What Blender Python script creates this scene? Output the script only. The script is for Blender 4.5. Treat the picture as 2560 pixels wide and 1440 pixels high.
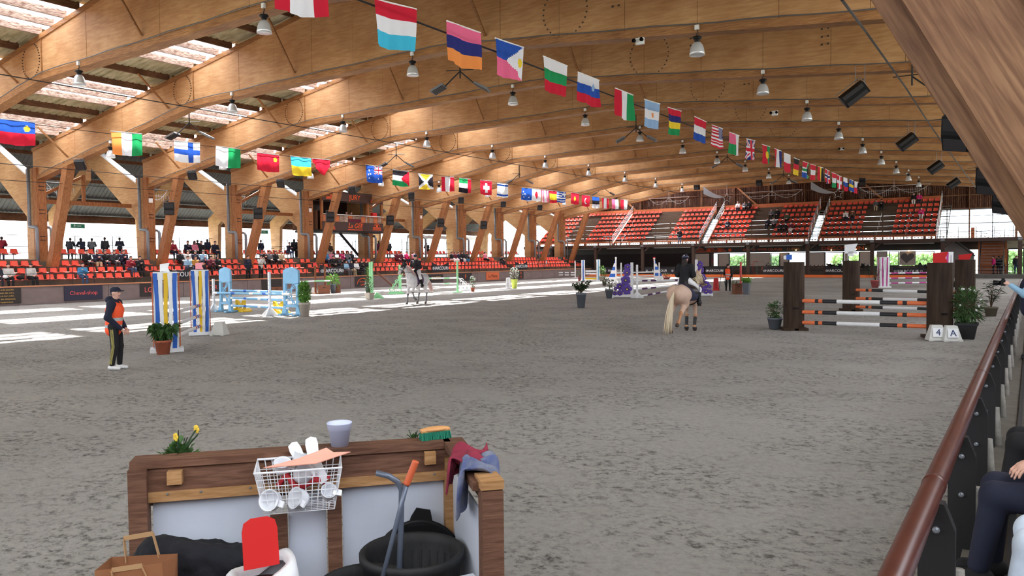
import bpy, math, random
import numpy as np
from mathutils import Vector, Matrix
random.seed(7); np.random.seed(7)
for o in list(bpy.data.objects): bpy.data.objects.remove(o)
C = bpy.context.scene.collection
sc = bpy.context.scene
PI = math.pi; R = math.radians
# ---------------------------------------------------------------- camera
H = 2.25
cam_d = bpy.data.cameras.new('camera'); cam = bpy.data.objects.new('camera', cam_d); C.objects.link(cam)
cam_d.sensor_width = 36; cam_d.lens = 36*1950/2560; cam_d.clip_start = .05; cam_d.clip_end = 2000
CAMM = Matrix.Translation((0, 0, H)) @ Matrix.Rotation(R(33.7), 4, 'Z') @ Matrix.Rotation(R(90-2.11), 4, 'X') @ Matrix.Rotation(R(-.57), 4, 'Z')
cam.matrix_world = CAMM
sc.camera = cam
# ---------------------------------------------------------------- world, sun, exposure
w = bpy.data.worlds.new('world'); sc.world = w; w.use_nodes = True
nt = w.node_tree; nt.nodes.clear()
wo = nt.nodes.new('ShaderNodeOutputWorld'); bg = nt.nodes.new('ShaderNodeBackground')
tc = nt.nodes.new('ShaderNodeTexCoord'); mp = nt.nodes.new('ShaderNodeMapping'); mp.inputs['Scale'].default_value = (2.2, 2.2, 5)
nz = nt.nodes.new('ShaderNodeTexNoise'); nz.inputs['Scale'].default_value = 1.6; nz.inputs['Detail'].default_value = 5
cr = nt.nodes.new('ShaderNodeValToRGB'); cr.color_ramp.elements[0].position = .38; cr.color_ramp.elements[1].position = .62
cr.color_ramp.elements[0].color = (.78, .87, 1, 1); cr.color_ramp.elements[1].color = (1, .99, .98, 1)
nt.links.new(tc.outputs['Generated'], mp.inputs[0]); nt.links.new(mp.outputs[0], nz.inputs[0]); nt.links.new(nz.outputs[0], cr.inputs[0])
nt.links.new(cr.outputs[0], bg.inputs[0]); bg.inputs[1].default_value = 2.6
nt.links.new(bg.outputs[0], wo.inputs[0])
sun_d = bpy.data.lights.new('sun', 'SUN'); sun = bpy.data.objects.new('sun', sun_d); C.objects.link(sun)
sun_d.energy = 16; sun_d.angle = R(1.2); sun_d.color = (1, .97, .93)
sdir = Vector((.56, -.3, -1)).normalized()
sun.rotation_euler = sdir.to_track_quat('-Z', 'Y').to_euler(); sun.location = (-60, 60, 60)
sc.view_settings.view_transform = 'Standard'; sc.view_settings.look = 'None'
sc.view_settings.gamma = 1; sc.view_settings.use_curve_mapping = False
sc.view_settings.exposure = 1.08
# ---------------------------------------------------------------- pixel -> place
def ray(px, py):
    return (CAMM.to_3x3() @ Vector(((px-1280)/1950, -(py-720)/1950, -1)))
def gz(px, py, z=0.):
    d = ray(px, py); t = (z-H)/d.z; return Vector((d.x*t, d.y*t, z))
def gx(px, py, X):
    d = ray(px, py); t = X/d.x; return Vector((X, d.y*t, H+d.z*t))
def gy(px, py, Y):
    d = ray(px, py); t = Y/d.y; return Vector((d.x*t, Y, H+d.z*t))
def gd(px, py, D):
    d = ray(px, py); h = math.hypot(d.x, d.y); t = D/h; return Vector((d.x*t, d.y*t, H+d.z*t))
# ---------------------------------------------------------------- mesh builder
class MB:
    def __init__(s): s.v = []; s.f = []; s.m = []
    def add(s, vs, fs, m=0, M=None):
        b = len(s.v)
        s.v += [tuple(M @ Vector(p)) for p in vs] if M is not None else [tuple(p) for p in vs]
        s.f += [tuple(i+b for i in f) for f in fs]; s.m += [m]*len(fs); return s
    def box(s, c, d, m=0, M=None):
        x, y, z = c; a, b, e = d[0]/2, d[1]/2, d[2]/2
        vs = [(x+i*a, y+j*b, z+k*e) for k in (-1, 1) for j in (-1, 1) for i in (-1, 1)]
        return s.add(vs, [(0, 2, 3, 1), (4, 5, 7, 6), (0, 1, 5, 4), (2, 6, 7, 3), (0, 4, 6, 2), (1, 3, 7, 5)], m, M)
    def beam(s, p, q, w, h, m=0, up=(0, 0, 1)):
        p, q = Vector(p), Vector(q); d = (q-p).normalized(); u = Vector(up)
        sd = d.cross(u)
        if sd.length < 1e-4: sd = d.cross(Vector((1, 0, 0)))
        sd.normalize(); u = sd.cross(d)
        vs = []
        for c in (p, q):
            for a, b in ((-1, -1), (1, -1), (1, 1), (-1, 1)): vs.append(c+sd*a*w/2+u*b*h/2)
        return s.add(vs, [(3, 2, 1, 0), (4, 5, 6, 7), (0, 1, 5, 4), (1, 2, 6, 5), (2, 3, 7, 6), (3, 0, 4, 7)], m)
    def tube(s, pts, r, n=8, m=0, cap=True):
        pts = [Vector(p) for p in pts]; rs = r if isinstance(r, (list, tuple)) else [r]*len(pts)
        vs = []; fs = []; ref = None
        for i, p in enumerate(pts):
            d = (pts[min(i+1, len(pts)-1)]-pts[max(i-1, 0)])
            if d.length < 1e-9: d = Vector((0, 0, 1))
            d.normalize()
            if ref is None: ref = d.orthogonal().normalized()
            a = (ref-d*ref.dot(d))
            a = a.normalized() if a.length > 1e-5 else d.orthogonal().normalized()
            ref = a; b = d.cross(a)
            for k in range(n):
                t = 2*PI*k/n; vs.append(p+(a*math.cos(t)+b*math.sin(t))*rs[i])
        for i in range(len(pts)-1):
            for k in range(n):
                fs.append((i*n+k, i*n+(k+1) % n, (i+1)*n+(k+1) % n, (i+1)*n+k))
        if cap:
            fs.append(tuple(range(n-1, -1, -1))); fs.append(tuple(range((len(pts)-1)*n, len(pts)*n)))
        return s.add(vs, fs, m)
    def lathe(s, prof, n=16, m=0, M=None, a0=0, a1=2*PI, cap=False):
        full = abs(a1-a0-2*PI) < 1e-6; k = n if full else n+1
        vs = [(r*math.cos(a0+(a1-a0)*i/n), r*math.sin(a0+(a1-a0)*i/n), z) for r, z in prof for i in range(k)]
        fs = [(j*k+i, j*k+(i+1) % k, (j+1)*k+(i+1) % k, (j+1)*k+i) for j in range(len(prof)-1) for i in range(n)]
        if cap: fs += [tuple(range(k-1, -1, -1)), tuple(range((len(prof)-1)*k, len(prof)*k))]
        return s.add(vs, fs, m, M)
    def prism(s, poly, d, m=0, M=None):           # polygon in local xz, extruded along y from -d/2 to d/2
        n = len(poly)
        vs = [(x, -d/2, z) for x, z in poly]+[(x, d/2, z) for x, z in poly]
        fs = [tuple(range(n)), tuple(range(2*n-1, n-1, -1))]+[(i, i+n, (i+1) % n+n, (i+1) % n) for i in range(n)]
        return s.add(vs, fs, m, M)
    def ball(s, c, r, m=0, n=10, k=6, M=None):
        if not isinstance(r, (list, tuple)): r = (r, r, r)
        vs = [(c[0], c[1], c[2]-r[2])]
        for j in range(1, k):
            t = -PI/2+PI*j/k
            vs += [(c[0]+r[0]*math.cos(t)*math.cos(2*PI*i/n), c[1]+r[1]*math.cos(t)*math.sin(2*PI*i/n), c[2]+r[2]*math.sin(t)) for i in range(n)]
        vs.append((c[0], c[1], c[2]+r[2])); L = len(vs)-1
        fs = [(0, 1+(i+1) % n, 1+i) for i in range(n)]
        for j in range(k-2):
            b = 1+j*n; fs += [(b+i, b+(i+1) % n, b+n+(i+1) % n, b+n+i) for i in range(n)]
        b = 1+(k-2)*n; fs += [(b+i, b+(i+1) % n, L) for i in range(n)]
        return s.add(vs, fs, m, M)
    def mesh(s, name, mats, smooth=False):
        me = bpy.data.meshes.new(name); me.from_pydata(s.v, [], s.f)
        if not isinstance(mats, (list, tuple)): mats = [mats]
        for q in mats: me.materials.append(q)
        if len(mats) > 1: me.polygons.foreach_set('material_index', s.m)
        if smooth: me.polygons.foreach_set('use_smooth', [True]*len(s.f))
        me.update(); return me
    def build(s, name, mats, parent=None, smooth=False, label=None, cat=None, group=None, kind=None, loc=None):
        return link(name, s.mesh(name, mats, smooth), parent, label, cat, group, kind, loc)
def link(name, me, parent=None, label=None, cat=None, group=None, kind=None, loc=None):
    o = bpy.data.objects.new(name, me); C.objects.link(o)
    if parent is not None: o.parent = parent
    if loc is not None: o.location = loc
    if label: o['label'] = label
    if cat: o['category'] = cat
    if group: o['group'] = group
    if kind: o['kind'] = kind
    return o
def thing(name, label, cat, loc=(0, 0, 0), rz=0, group=None):
    o = link(name, None, None, label, cat, group); o.location = loc; o.rotation_euler = (0, 0, rz); return o
def kids(o): return [c for c in C.objects if c.parent is o]
def dup(root, loc, rz=None, label=None, group=None, tree=None, scale=None):
    r = root.copy(); C.objects.link(r); r.location = loc
    if rz is not None: r.rotation_euler = (0, 0, rz)
    if scale: r.scale = (scale,)*3 if not isinstance(scale, tuple) else scale
    if label: r['label'] = label
    if group: r['group'] = group
    def rec(src, dst):
        for ch in src.children:
            c = ch.copy(); C.objects.link(c); c.parent = dst; rec(ch, c)
    rec(root, r); return r
def Mt(loc=(0, 0, 0), rz=0, rx=0, ry=0, sc_=None):
    M = Matrix.Translation(loc) @ Matrix.Rotation(rz, 4, 'Z') @ Matrix.Rotation(ry, 4, 'Y') @ Matrix.Rotation(rx, 4, 'X')
    if sc_: M = M @ Matrix.Diagonal((sc_[0], sc_[1], sc_[2], 1))
    return M
# ---------------------------------------------------------------- materials
def srgb(c): return tuple((v/255/12.92 if v/255 <= .04045 else ((v/255+.055)/1.055)**2.4) for v in c)
_mc = {}
def mat(name, col, rough=.6, var=.0, scale=8, stretch=(1, 1, 1), bump=0, metal=0, coord='Object', spec=.4, col2=None, emit=0):
    if name in _mc: return _mc[name]
    m = bpy.data.materials.new(name); m.use_nodes = True; n = m.node_tree; b = n.nodes['Principled BSDF']
    c = srgb(col); b.inputs['Base Color'].default_value = (*c, 1); b.inputs['Roughness'].default_value = rough
    b.inputs['Metallic'].default_value = metal; b.inputs['Specular IOR Level'].default_value = spec
    if emit: b.inputs['Emission Color'].default_value = (*c, 1); b.inputs['Emission Strength'].default_value = emit
    if var or bump or col2:
        t = n.nodes.new('ShaderNodeTexCoord'); mp = n.nodes.new('ShaderNodeMapping'); mp.inputs['Scale'].default_value = stretch
        z = n.nodes.new('ShaderNodeTexNoise'); z.inputs['Scale'].default_value = scale; z.inputs['Detail'].default_value = 6; z.inputs['Roughness'].default_value = .65
        n.links.new(t.outputs[coord], mp.inputs[0]); n.links.new(mp.outputs[0], z.inputs[0])
        r = n.nodes.new('ShaderNodeValToRGB'); r.color_ramp.elements[0].position = .3; r.color_ramp.elements[1].position = .7
        c2 = srgb(col2) if col2 else tuple(min(1, v*(1+var)) for v in c); c1 = c if col2 else tuple(v*(1-var) for v in c)
        r.color_ramp.elements[0].color = (*c1, 1); r.color_ramp.elements[1].color = (*c2, 1)
        n.links.new(z.outputs[0], r.inputs[0]); n.links.new(r.outputs[0], b.inputs['Base Color'])
        if bump:
            bp = n.nodes.new('ShaderNodeBump'); bp.inputs['Strength'].default_value = bump; bp.inputs['Distance'].default_value = .02
            n.links.new(z.outputs[0], bp.inputs['Height']); n.links.new(bp.outputs[0], b.inputs['Normal'])
    _mc[name] = m; return m
def two_noise(name, cols, s1, st1, s2, st2, rough=.7, bump=.2, dist=.02):
    m = bpy.data.materials.new(name); m.use_nodes = True; n = m.node_tree; b = n.nodes['Principled BSDF']; b.inputs['Roughness'].default_value = rough
    b.inputs['Specular IOR Level'].default_value = .3
    t = n.nodes.new('ShaderNodeTexCoord'); zs = []
    for s_, st in ((s1, st1), (s2, st2)):
        mp = n.nodes.new('ShaderNodeMapping'); mp.inputs['Scale'].default_value = st
        z = n.nodes.new('ShaderNodeTexNoise'); z.inputs['Scale'].default_value = s_; z.inputs['Detail'].default_value = 6; z.inputs['Distortion'].default_value = .4
        n.links.new(t.outputs['Object'], mp.inputs[0]); n.links.new(mp.outputs[0], z.inputs[0]); zs.append(z)
    r1 = n.nodes.new('ShaderNodeValToRGB'); r1.color_ramp.elements[0].position = .32; r1.color_ramp.elements[1].position = .68
    r1.color_ramp.elements[0].color = (*srgb(cols[0]), 1); r1.color_ramp.elements[1].color = (*srgb(cols[1]), 1)
    r2 = n.nodes.new('ShaderNodeValToRGB'); r2.color_ramp.elements[0].position = .35; r2.color_ramp.elements[1].position = .65
    r2.color_ramp.elements[0].color = (*srgb(cols[2]), 1); r2.color_ramp.elements[1].color = (1, 1, 1, 1)
    mx = n.nodes.new('ShaderNodeMix'); mx.data_type = 'RGBA'; mx.blend_type = 'MULTIPLY'; mx.inputs[0].default_value = 1
    n.links.new(zs[0].outputs[0], r1.inputs[0]); n.links.new(zs[1].outputs[0], r2.inputs[0])
    n.links.new(r1.outputs[0], mx.inputs[6]); n.links.new(r2.outputs[0], mx.inputs[7]); n.links.new(mx.outputs[2], b.inputs['Base Color'])
    bp = n.nodes.new('ShaderNodeBump'); bp.inputs['Strength'].default_value = bump; bp.inputs['Distance'].default_value = dist
    n.links.new(zs[1].outputs[0], bp.inputs['Height']); n.links.new(bp.outputs[0], b.inputs['Normal'])
    return m
PLY = two_noise('plywood', ((188, 142, 98), (210, 168, 122), (232, 222, 212)), .5, (1, 1, 1), 2.2, (.8, 1, 6), .6, .04)
CHORD = two_noise('chord_wood', ((160, 112, 70), (190, 140, 92), (190, 180, 170)), .6, (1, 1, 1), 6, (.3, 6, 6), .6, .1)
GLUE = two_noise('glulam', ((156, 102, 62), (178, 122, 78), (205, 195, 190)), .5, (1, 1, 1), 5, (4, 4, .5), .6, .1)
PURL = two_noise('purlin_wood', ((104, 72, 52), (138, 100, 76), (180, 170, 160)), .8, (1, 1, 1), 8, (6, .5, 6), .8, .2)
PURLP = two_noise('pale_purlin_wood', ((170, 145, 130), (200, 180, 165), (150, 130, 120)), .8, (1, 1, 1), 5, (6, 1, 6), .8, .2)
DECK = two_noise('deck_sheet', ((182, 172, 140), (205, 196, 164), (200, 200, 185)), .4, (1, 1, 1), 1.2, (1, 3, 1), .55, .05)
GDECK = mat('gallery_deck', (92, 94, 98), .6, .2, 2)
NEARW = two_noise('near_glulam', ((122, 86, 60), (150, 112, 80), (195, 184, 176)), 1.2, (1, 1, .5), 4, (5, 5, .35), .6, .12)
DARKW = mat('dark_stained_wood', (62, 44, 36), .7, .25, 6, (1, 1, 4))
DARK = mat('dark_steel', (38, 36, 38), .5, .1, 6)
BLACK = mat('black_plastic', (14, 14, 16), .5, spec=.25)
GREY = mat('grey_zinc', (120, 124, 130), .4, .1, 5, metal=.3)
WHITE = mat('white_paint', (235, 236, 236), .5, .04, 5)
ORANGE = mat('orange_board', (188, 106, 64), .6, .1, 3)
RED = mat('red_plastic', (200, 36, 36), .4)
# ================================================================ STRUCTURE
def sand_material():
    m = bpy.data.materials.new('arena_sand'); m.use_nodes = True; n = m.node_tree; b = n.nodes['Principled BSDF']
    b.inputs['Roughness'].default_value = .95; b.inputs['Specular IOR Level'].default_value = .15
    t = n.nodes.new('ShaderNodeTexCoord')
    def noise(sc_, det, st=(1, 1, 1), rot=0, rough=.6):
        mp = n.nodes.new('ShaderNodeMapping'); mp.inputs['Scale'].default_value = st; mp.inputs['Rotation'].default_value = (0, 0, rot)
        z = n.nodes.new('ShaderNodeTexNoise'); z.inputs['Scale'].default_value = sc_; z.inputs['Detail'].default_value = det; z.inputs['Roughness'].default_value = rough
        n.links.new(t.outputs['Object'], mp.inputs[0]); n.links.new(mp.outputs[0], z.inputs[0]); return z
    def ramp(z, p0, p1, c0, c1):
        r = n.nodes.new('ShaderNodeValToRGB'); r.color_ramp.elements[0].position = p0; r.color_ramp.elements[1].position = p1
        r.color_ramp.elements[0].color = (*c0, 1); r.color_ramp.elements[1].color = (*c1, 1); n.links.new(z.outputs[0], r.inputs[0]); return r
    a = noise(.12, 4); f = noise(14, 8, rough=.8); k = noise(9, 9, (.9, 1.1, 1), R(-34), .8); h = noise(60, 3)
    ra = ramp(a, .3, .7, srgb((164, 160, 155)), srgb((187, 183, 178)))
    rk = ramp(k, .39, .51, (.30, .295, .29), (1, 1, 1))
    # hoof-churned zone mask
    big = noise(.6, 8, (.8, 1.2, 1), R(-25), .72); rb = ramp(big, .44, .54, (.15, .15, .15), (1, 1, 1))
    m1 = n.nodes.new('ShaderNodeMix'); m1.data_type = 'RGBA'; m1.blend_type = 'MULTIPLY'
    n.links.new(rb.outputs[0], m1.inputs[0]); n.links.new(ra.outputs[0], m1.inputs[6]); n.links.new(rk.outputs[0], m1.inputs[7])
    rf = ramp(f, .3, .6, (.78, .77, .76), (1.02, 1.02, 1.02)); m2 = n.nodes.new('ShaderNodeMix'); m2.data_type = 'RGBA'; m2.blend_type = 'MULTIPLY'; m2.inputs[0].default_value = 1
    n.links.new(m1.outputs[2], m2.inputs[6]); n.links.new(rf.outputs[0], m2.inputs[7]); n.links.new(m2.outputs[2], b.inputs['Base Color'])
    ad = n.nodes.new('ShaderNodeMath'); ad.operation = 'ADD'; n.links.new(f.outputs[0], ad.inputs[0]); n.links.new(k.outputs[0], ad.inputs[1])
    bp = n.nodes.new('ShaderNodeBump'); bp.inputs['Strength'].default_value = .8; bp.inputs['Distance'].default_value = .05
    n.links.new(ad.outputs[0], bp.inputs['Height']); n.links.new(bp.outputs[0], b.inputs['Normal'])
    return m
SAND = sand_material()
# ground: near part is finely displaced
def sandgrid(x0, x1, y0, y1, st, amp):
    xs = np.arange(x0, x1+1e-6, st); ys = np.arange(y0, y1+1e-6, st); nx, ny = len(xs), len(ys)
    X, Y = np.meshgrid(xs, ys); rng = np.random.RandomState(3)
    Z = np.zeros_like(X)
    for sca, am in ((2.2, .35), (1.0, .3), (.45, .4), (.2, .5)):
        g = rng.rand(int((y1-y0)/sca)+4, int((x1-x0)/sca)+4)
        u = (X-x0)/sca; v = (Y-y0)/sca; i = u.astype(int); j = v.astype(int); fu = u-i; fv = v-j
        fu = fu*fu*(3-2*fu); fv = fv*fv*(3-2*fv)
        Z += am*(g[j, i]*(1-fu)*(1-fv)+g[j, i+1]*fu*(1-fv)+g[j+1, i]*(1-fu)*fv+g[j+1, i+1]*fu*fv-.5)
    e = np.minimum(np.minimum(X-x0, x1-X), np.minimum(Y-y0, y1-Y)); Z = Z*amp*np.clip(e/.8, 0, 1)
    v = np.stack([X, Y, Z-.004], -1).reshape(-1, 3)
    a = (np.arange(ny-1)[:, None]*nx+np.arange(nx-1)[None]).reshape(-1); f = np.stack([a, a+1, a+nx+1, a+nx], 1)
    me = bpy.data.meshes.new('floor'); me.vertices.add(len(v)); me.vertices.foreach_set('co', v.ravel())
    me.loops.add(len(f)*4); me.loops.foreach_set('vertex_index', f.ravel()); me.polygons.add(len(f))
    me.polygons.foreach_set('loop_start', np.arange(len(f))*4); me.polygons.foreach_set('loop_total', np.full(len(f), 4)); me.polygons.foreach_set('use_smooth', [True]*len(f))
    me.update(calc_edges=True); me.materials.append(SAND); return me
me = sandgrid(-32, 1.2, .5, 36, .07, .05); link('floor', me, kind='structure')
m = MB()
for x0, x1, y0, y1 in ((-46, 4, 36, 87), (-46, -32, -12, 36), (-32, 1.2, -12, .5), (1.2, 4, -12, 36)):
    m.add([(x0, y0, -.004), (x1, y0, -.004), (x1, y1, -.004), (x0, y1, -.004)], [(0, 1, 2, 3)])
m.build('floor_outer', SAND, kind='structure')
m = MB(); m.add([(-400, -300, -.15), (300, -300, -.15), (300, 400, -.15), (-400, 400, -.15)], [(0, 1, 2, 3)])
m.build('ground_outside', mat('outside_gravel', (165, 168, 155), .95, .15, .2), kind='structure')

GY = [9.5+7*k for k in range(12)]
BOT = [(-50.2, 7.3), (-34, 9.97), (-18.7, 10.2), (-3, 8.7), (3.5, 8.05)]
TOP = [(-50.2, 9.2), (-24.6, 13.2), (3.5, 10.4)]
def interp(P, x):
    for (a, b), (c, d) in zip(P, P[1:]):
        if x <= c or c == P[-1][0]: return b+(d-b)*(x-a)/(c-a)
bot = lambda x: interp(BOT, x); top = lambda x: interp(TOP, x)
# ---- ceiling: deck with ribs, skylights, purlins
SKY = [(-47.2, -44.5), (-41.0, -38.1), (-34.2, -31.2)]
def deck_mesh(x0, x1, y0, y1, zf, pitch=.33, hh=.045):
    m = MB(); ys = []; y = y0
    while y < y1:
        for dy, z in ((0, 0), (.22, 0), (.25, hh), (.30, hh)): ys.append((min(y+dy, y1), z))
        y += pitch
    ys.append((y1, 0)); v = []; f = []
    for x in (x0, x1): v += [(x, yy, zf(x)+z) for yy, z in ys]
    n = len(ys); f = [(i, i+1, i+1+n, i+n) for i in range(n-1)]
    return m.add(v, f)
zf = lambda x: top(x)+.27
segs = []; xs = [-50.2]
for a, b in SKY: segs.append((xs[-1], a)); xs += [a, b]
segs.append((-31.2, -24.6)); segs.append((-24.6, 3.5))
m = MB()
Y0, Y1 = -12, 96.4
for a, b in segs:
    q = deck_mesh(a, b, Y0, Y1, zf); m.add(q.v, q.f)
ceil = m.build('ceiling', DECK, kind='structure')
# translucent skylight sheets, dirty polycarbonate
sk = bpy.data.materials.new('skylight_sheet'); sk.use_nodes = True; n = sk.node_tree; n.nodes.clear()
o_ = n.nodes.new('ShaderNodeOutputMaterial'); tr = n.nodes.new('ShaderNodeBsdfTransparent'); tl = n.nodes.new('ShaderNodeBsdfTranslucent'); mx = n.nodes.new('ShaderNodeMixShader')
tcn = n.nodes.new('ShaderNodeTexCoord'); mpn = n.nodes.new('ShaderNodeMapping'); mpn.inputs['Scale'].default_value = (1.2, .5, 1); nzn = n.nodes.new('ShaderNodeTexNoise'); nzn.inputs['Scale'].default_value = 2.5; nzn.inputs['Detail'].default_value = 7
rp = n.nodes.new('ShaderNodeValToRGB'); rp.color_ramp.elements[0].position = .25; rp.color_ramp.elements[1].position = .42
rp.color_ramp.elements[0].color = (.62, .56, .56, 1); rp.color_ramp.elements[1].color = (.97, .97, 1, 1)
n.links.new(tcn.outputs['Object'], mpn.inputs[0]); n.links.new(mpn.outputs[0], nzn.inputs[0]); n.links.new(nzn.outputs[0], rp.inputs[0]); n.links.new(rp.outputs[0], tr.inputs[0])
tl.inputs[0].default_value = (.8, .82, .85, 1); mx.inputs[0].default_value = .25
n.links.new(tr.outputs[0], mx.inputs[1]); n.links.new(tl.outputs[0], mx.inputs[2]); n.links.new(mx.outputs[0], o_.inputs[0])
for a, b in SKY:
    for yb in [2.5]+GY:
        q = deck_mesh(a, b, yb, yb+7 if yb < 86 else Y1, zf, .33, .03); q.build('skylight_sheet', sk, ceil)
PX = [-49.5, -47.2, -46.3, -45.4, -44.5, -42.8, -41.0, -40.0, -39.05, -38.1, -36.2, -34.2, -33.2, -32.2, -31.2, -29.1, -26.9, -24.7, -22, -19.5, -17, -14, -11, -8, -5, -2, 1]
pale = {-47.2, -46.3, -45.4, -41.0, -40.0, -39.05, -34.2, -33.2, -32.2}  # purlins in the skylight bays take the paler wood tone
pm = {}
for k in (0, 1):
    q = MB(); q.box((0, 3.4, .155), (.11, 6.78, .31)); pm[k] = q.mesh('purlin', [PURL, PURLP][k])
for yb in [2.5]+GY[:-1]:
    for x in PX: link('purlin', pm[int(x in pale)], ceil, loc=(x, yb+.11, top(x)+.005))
# ---- girders
panel_cache = {}
nth = ['nearest the camera', 'second from camera', 'third from camera', 'fourth from camera', 'fifth from camera', 'sixth from camera', 'seventh from camera', 'eighth from camera', 'ninth from camera', 'tenth from camera', 'eleventh from camera', 'last before the end wall']
edges = [-50.2+2.445*i for i in range(23)]; edges[-1] = 3.5
knots = sorted(set(edges+[-34, -24.6, -18.7, -3]))
for gi, y in enumerate(GY):
    g = thing('roof_girder', 'deep plywood roof girder spanning the arena, '+nth[gi], 'girder', (0, y, 0), 0, 'roof girders')
    for i in range(22):
        if i not in panel_cache:
            a, b = edges[i]+.006, edges[i+1]-.006
            xs_ = [a]+[k for k in (-34, -24.6, -18.7, -3) if a < k < b]+[b]
            poly = [(x, bot(x)+.02) for x in xs_]+[(x, top(x)) for x in reversed(xs_)]
            q = MB(); q.prism(poly, .30+(.012 if i % 2 else 0)); panel_cache[i] = q.mesh('web_panel', PLY)
        link('web_panel', panel_cache[i], g)
    if 'ch' not in panel_cache:
        q = MB(); q2 = MB(); q3 = MB()
        for (a, b), (c, d) in zip(BOT, BOT[1:]): q.beam((a, 0, b), (c, 0, d), .5, .24)
        for (a, b), (c, d) in zip(TOP, TOP[1:]): q2.beam((a, 0, b-.1), (c, 0, d-.1), .42, .2)
        panel_cache['ch'] = q.mesh('lower_chord', CHORD); panel_cache['tc'] = q2.mesh('upper_chord', CHORD)
        def bolts(cx, cz, r, n_):
            q = MB()
            for i in range(n_):
                t = 2*PI*i/n_; q.box((cx+r*math.cos(t), -.17, cz+r*math.sin(t)), (.045, .03, .045))
            return q
        panel_cache['ring'] = bolts(-35, 10.75, .72, 36).mesh('bolt_ring', mat('bolt', (70, 55, 45), .5))
        q = bolts(-13.3, 10.65, .85, 30)
        for bx in (-11.5, -6.5):
            for i in range(2):
                for j in range(3): q.box((bx+i*.22, -.17, bot(bx)+.95+j*.28), (.06, .04, .06))
        panel_cache['ring2'] = q.mesh('bolt_plate', mat('bolt2', (95, 90, 85), .4, metal=.5))
        q = MB(); path = [(x, -.27, bot(x)+.16+.02*math.sin(x*1.7)) for x in np.arange(-49, 2, 1.0)]
        q.tube(path, .022, 5); panel_cache['cab'] = q.mesh('conduit', mat('conduit_grey', (105, 100, 98), .5))
    if 'st' not in panel_cache:
        q = MB()
        q.box((-34.1, -.17, (bot(-34.1)+top(-34.1))/2), (.05, .05, top(-34.1)-bot(-34.1))); panel_cache['st'] = q.mesh('stiffener', CHORD)
    for k_ in ('ch', 'tc', 'ring', 'ring2', 'cab', 'st'): link(panel_cache[k_].name.split('.')[0], panel_cache[k_], g)
# diagonal braces purlin -> girder
for gi, y in enumerate(GY):
    for bx in (-46, -36.1, -26.8, -16.6):
        if gi == 0 and bx < -20: continue
        q = MB(); q.beam((bx, y-1.8, top(bx)), (bx, y-.2, bot(bx)+.35), .09, .07, up=(0, 1, 0))
        q.build('knee_brace', CHORD, ceil)
# ---- left columns and struts
COLX = -50.2
def left_frames():
    for gi, y in enumerate(GY):
        if gi < 1: continue
        t = thing('column', 'plywood and glulam column in left stand, girder '+nth[gi], 'column', (COLX, y, 0), 0, 'left columns')
        q = MB(); q.box((-.32, 0, 4.0), (.85, .5, 8.0)); q.build('plywood_shaft', PLY, t)
        q = MB(); q.box((.36, 0, 4.0), (.5, .56, 8.0))
        q.build('glulam_post', GLUE, t)
        for z in (5.5, 6.9, 3.9):
            q = MB(); q.box((.615, 0, z), (.02, .34, .05)); q.box((.615, 0, z-.22), (.02, .34, .05)); q.build('slot', DARKW, t)
        s = thing('strut', 'slanted glulam strut before the left column, girder '+nth[gi], 'strut', (COLX+1.2, y, 0), 0, 'left slanted struts')
        q = MB(); q.beam((0, 0, 1.0), (2.75, 0, 8.05), .46, .55, up=(1, 0, 0)); q.build('timber', GLUE, s)
        q = MB(); q.beam((0, 0, .9), (.12, 0, 1.25), .5, .6, up=(1, 0, 0)); q.build('steel_shoe', DARK, s)
        # drain pipes on both flanks
        dp = thing('drain_pipe', 'grey cranked rainwater pipe beside the column, girder '+nth[gi], 'pipe', (COLX, y, 0), 0, 'rainwater pipes')
        for sg, nm in ((-1, 'near_pipe'), (1, 'far_pipe')):
            q = MB(); q.tube([(-.1, sg*.40, 8.0), (-.1, sg*.40, 4.7), (-.02, sg*.42, 4.5), (.7, sg*.42, 4.45), (.82, sg*.42, 4.25), (.82, sg*.42, 1.3)], .1, 10)
            q.build(nm, GREY, dp, smooth=True)
        # outer wing: rising haunch beam, outer leg
        w_ = thing('gallery_frame', 'plywood butterfly frame over left gallery, girder '+nth[gi], 'frame', (COLX, y, 0), 0, 'gallery frames')
        q = MB(); q.prism([(-.7, 5.0), (-.7, 7.6), (-7.2, 11.0), (-7.2, 9.6)], .34); q.build('rising_arm', PLY, w_)
        q = MB(); q.beam((-.7, 0, 7.66), (-7.2, 0, 11.06), .42, .1); q.build('arm_cap', WHITE, w_)
        q = MB(); q.prism([(-7.2, 9.6), (-7.2, 8.3), (-11.4, 5.6), (-11.6, 1.5), (-12.6, 1.5), (-12.9, 6.2)], .34); q.build('outer_leg', PLY, w_)
left_frames()
# ---- right struts
for gi, y in enumerate(GY[:6]):
    s = thing('strut', 'slanted right-hand glulam strut, girder '+nth[gi], 'strut', (0, y, 0), 0, 'right slanted struts')
    q = MB(); q.box((0, 0, 0), (.55, .3, 9.2)); o = q.build('inner_timber', NEARW, s); o.location = (-.75, .1, 4.25); o.rotation_euler = (0, -math.atan(4.4/8.1), 0)
    q = MB(); q.box((0, 0, 0), (1.0, .22, 9.2)); o = q.build('facing_timber', NEARW, s); o.location = (-.25, -.16, 4.25); o.rotation_euler = (0, -math.atan(4.2/8.1), 0)
    q = MB(); q.beam((2.36, -.3, .2), (-1.72, -.3, 8.3), .1, .3, up=(1, 0, 0)); q.build('edge_timber', GLUE, s)

m = MB(); m.box((-24, -12, 2.8), (58, .2, 5.6)); m.build('wall_rear_shade', PURL, kind='structure')  # unseen wall added behind the camera to dim the near sand, open above
m = MB(); m.box((5.2, 38, 2.7), (.2, 100, 5.4)); m.build('wall_right_shade', PURL, kind='structure')  # unseen side wall added, its height set to cut light from the right

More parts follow.
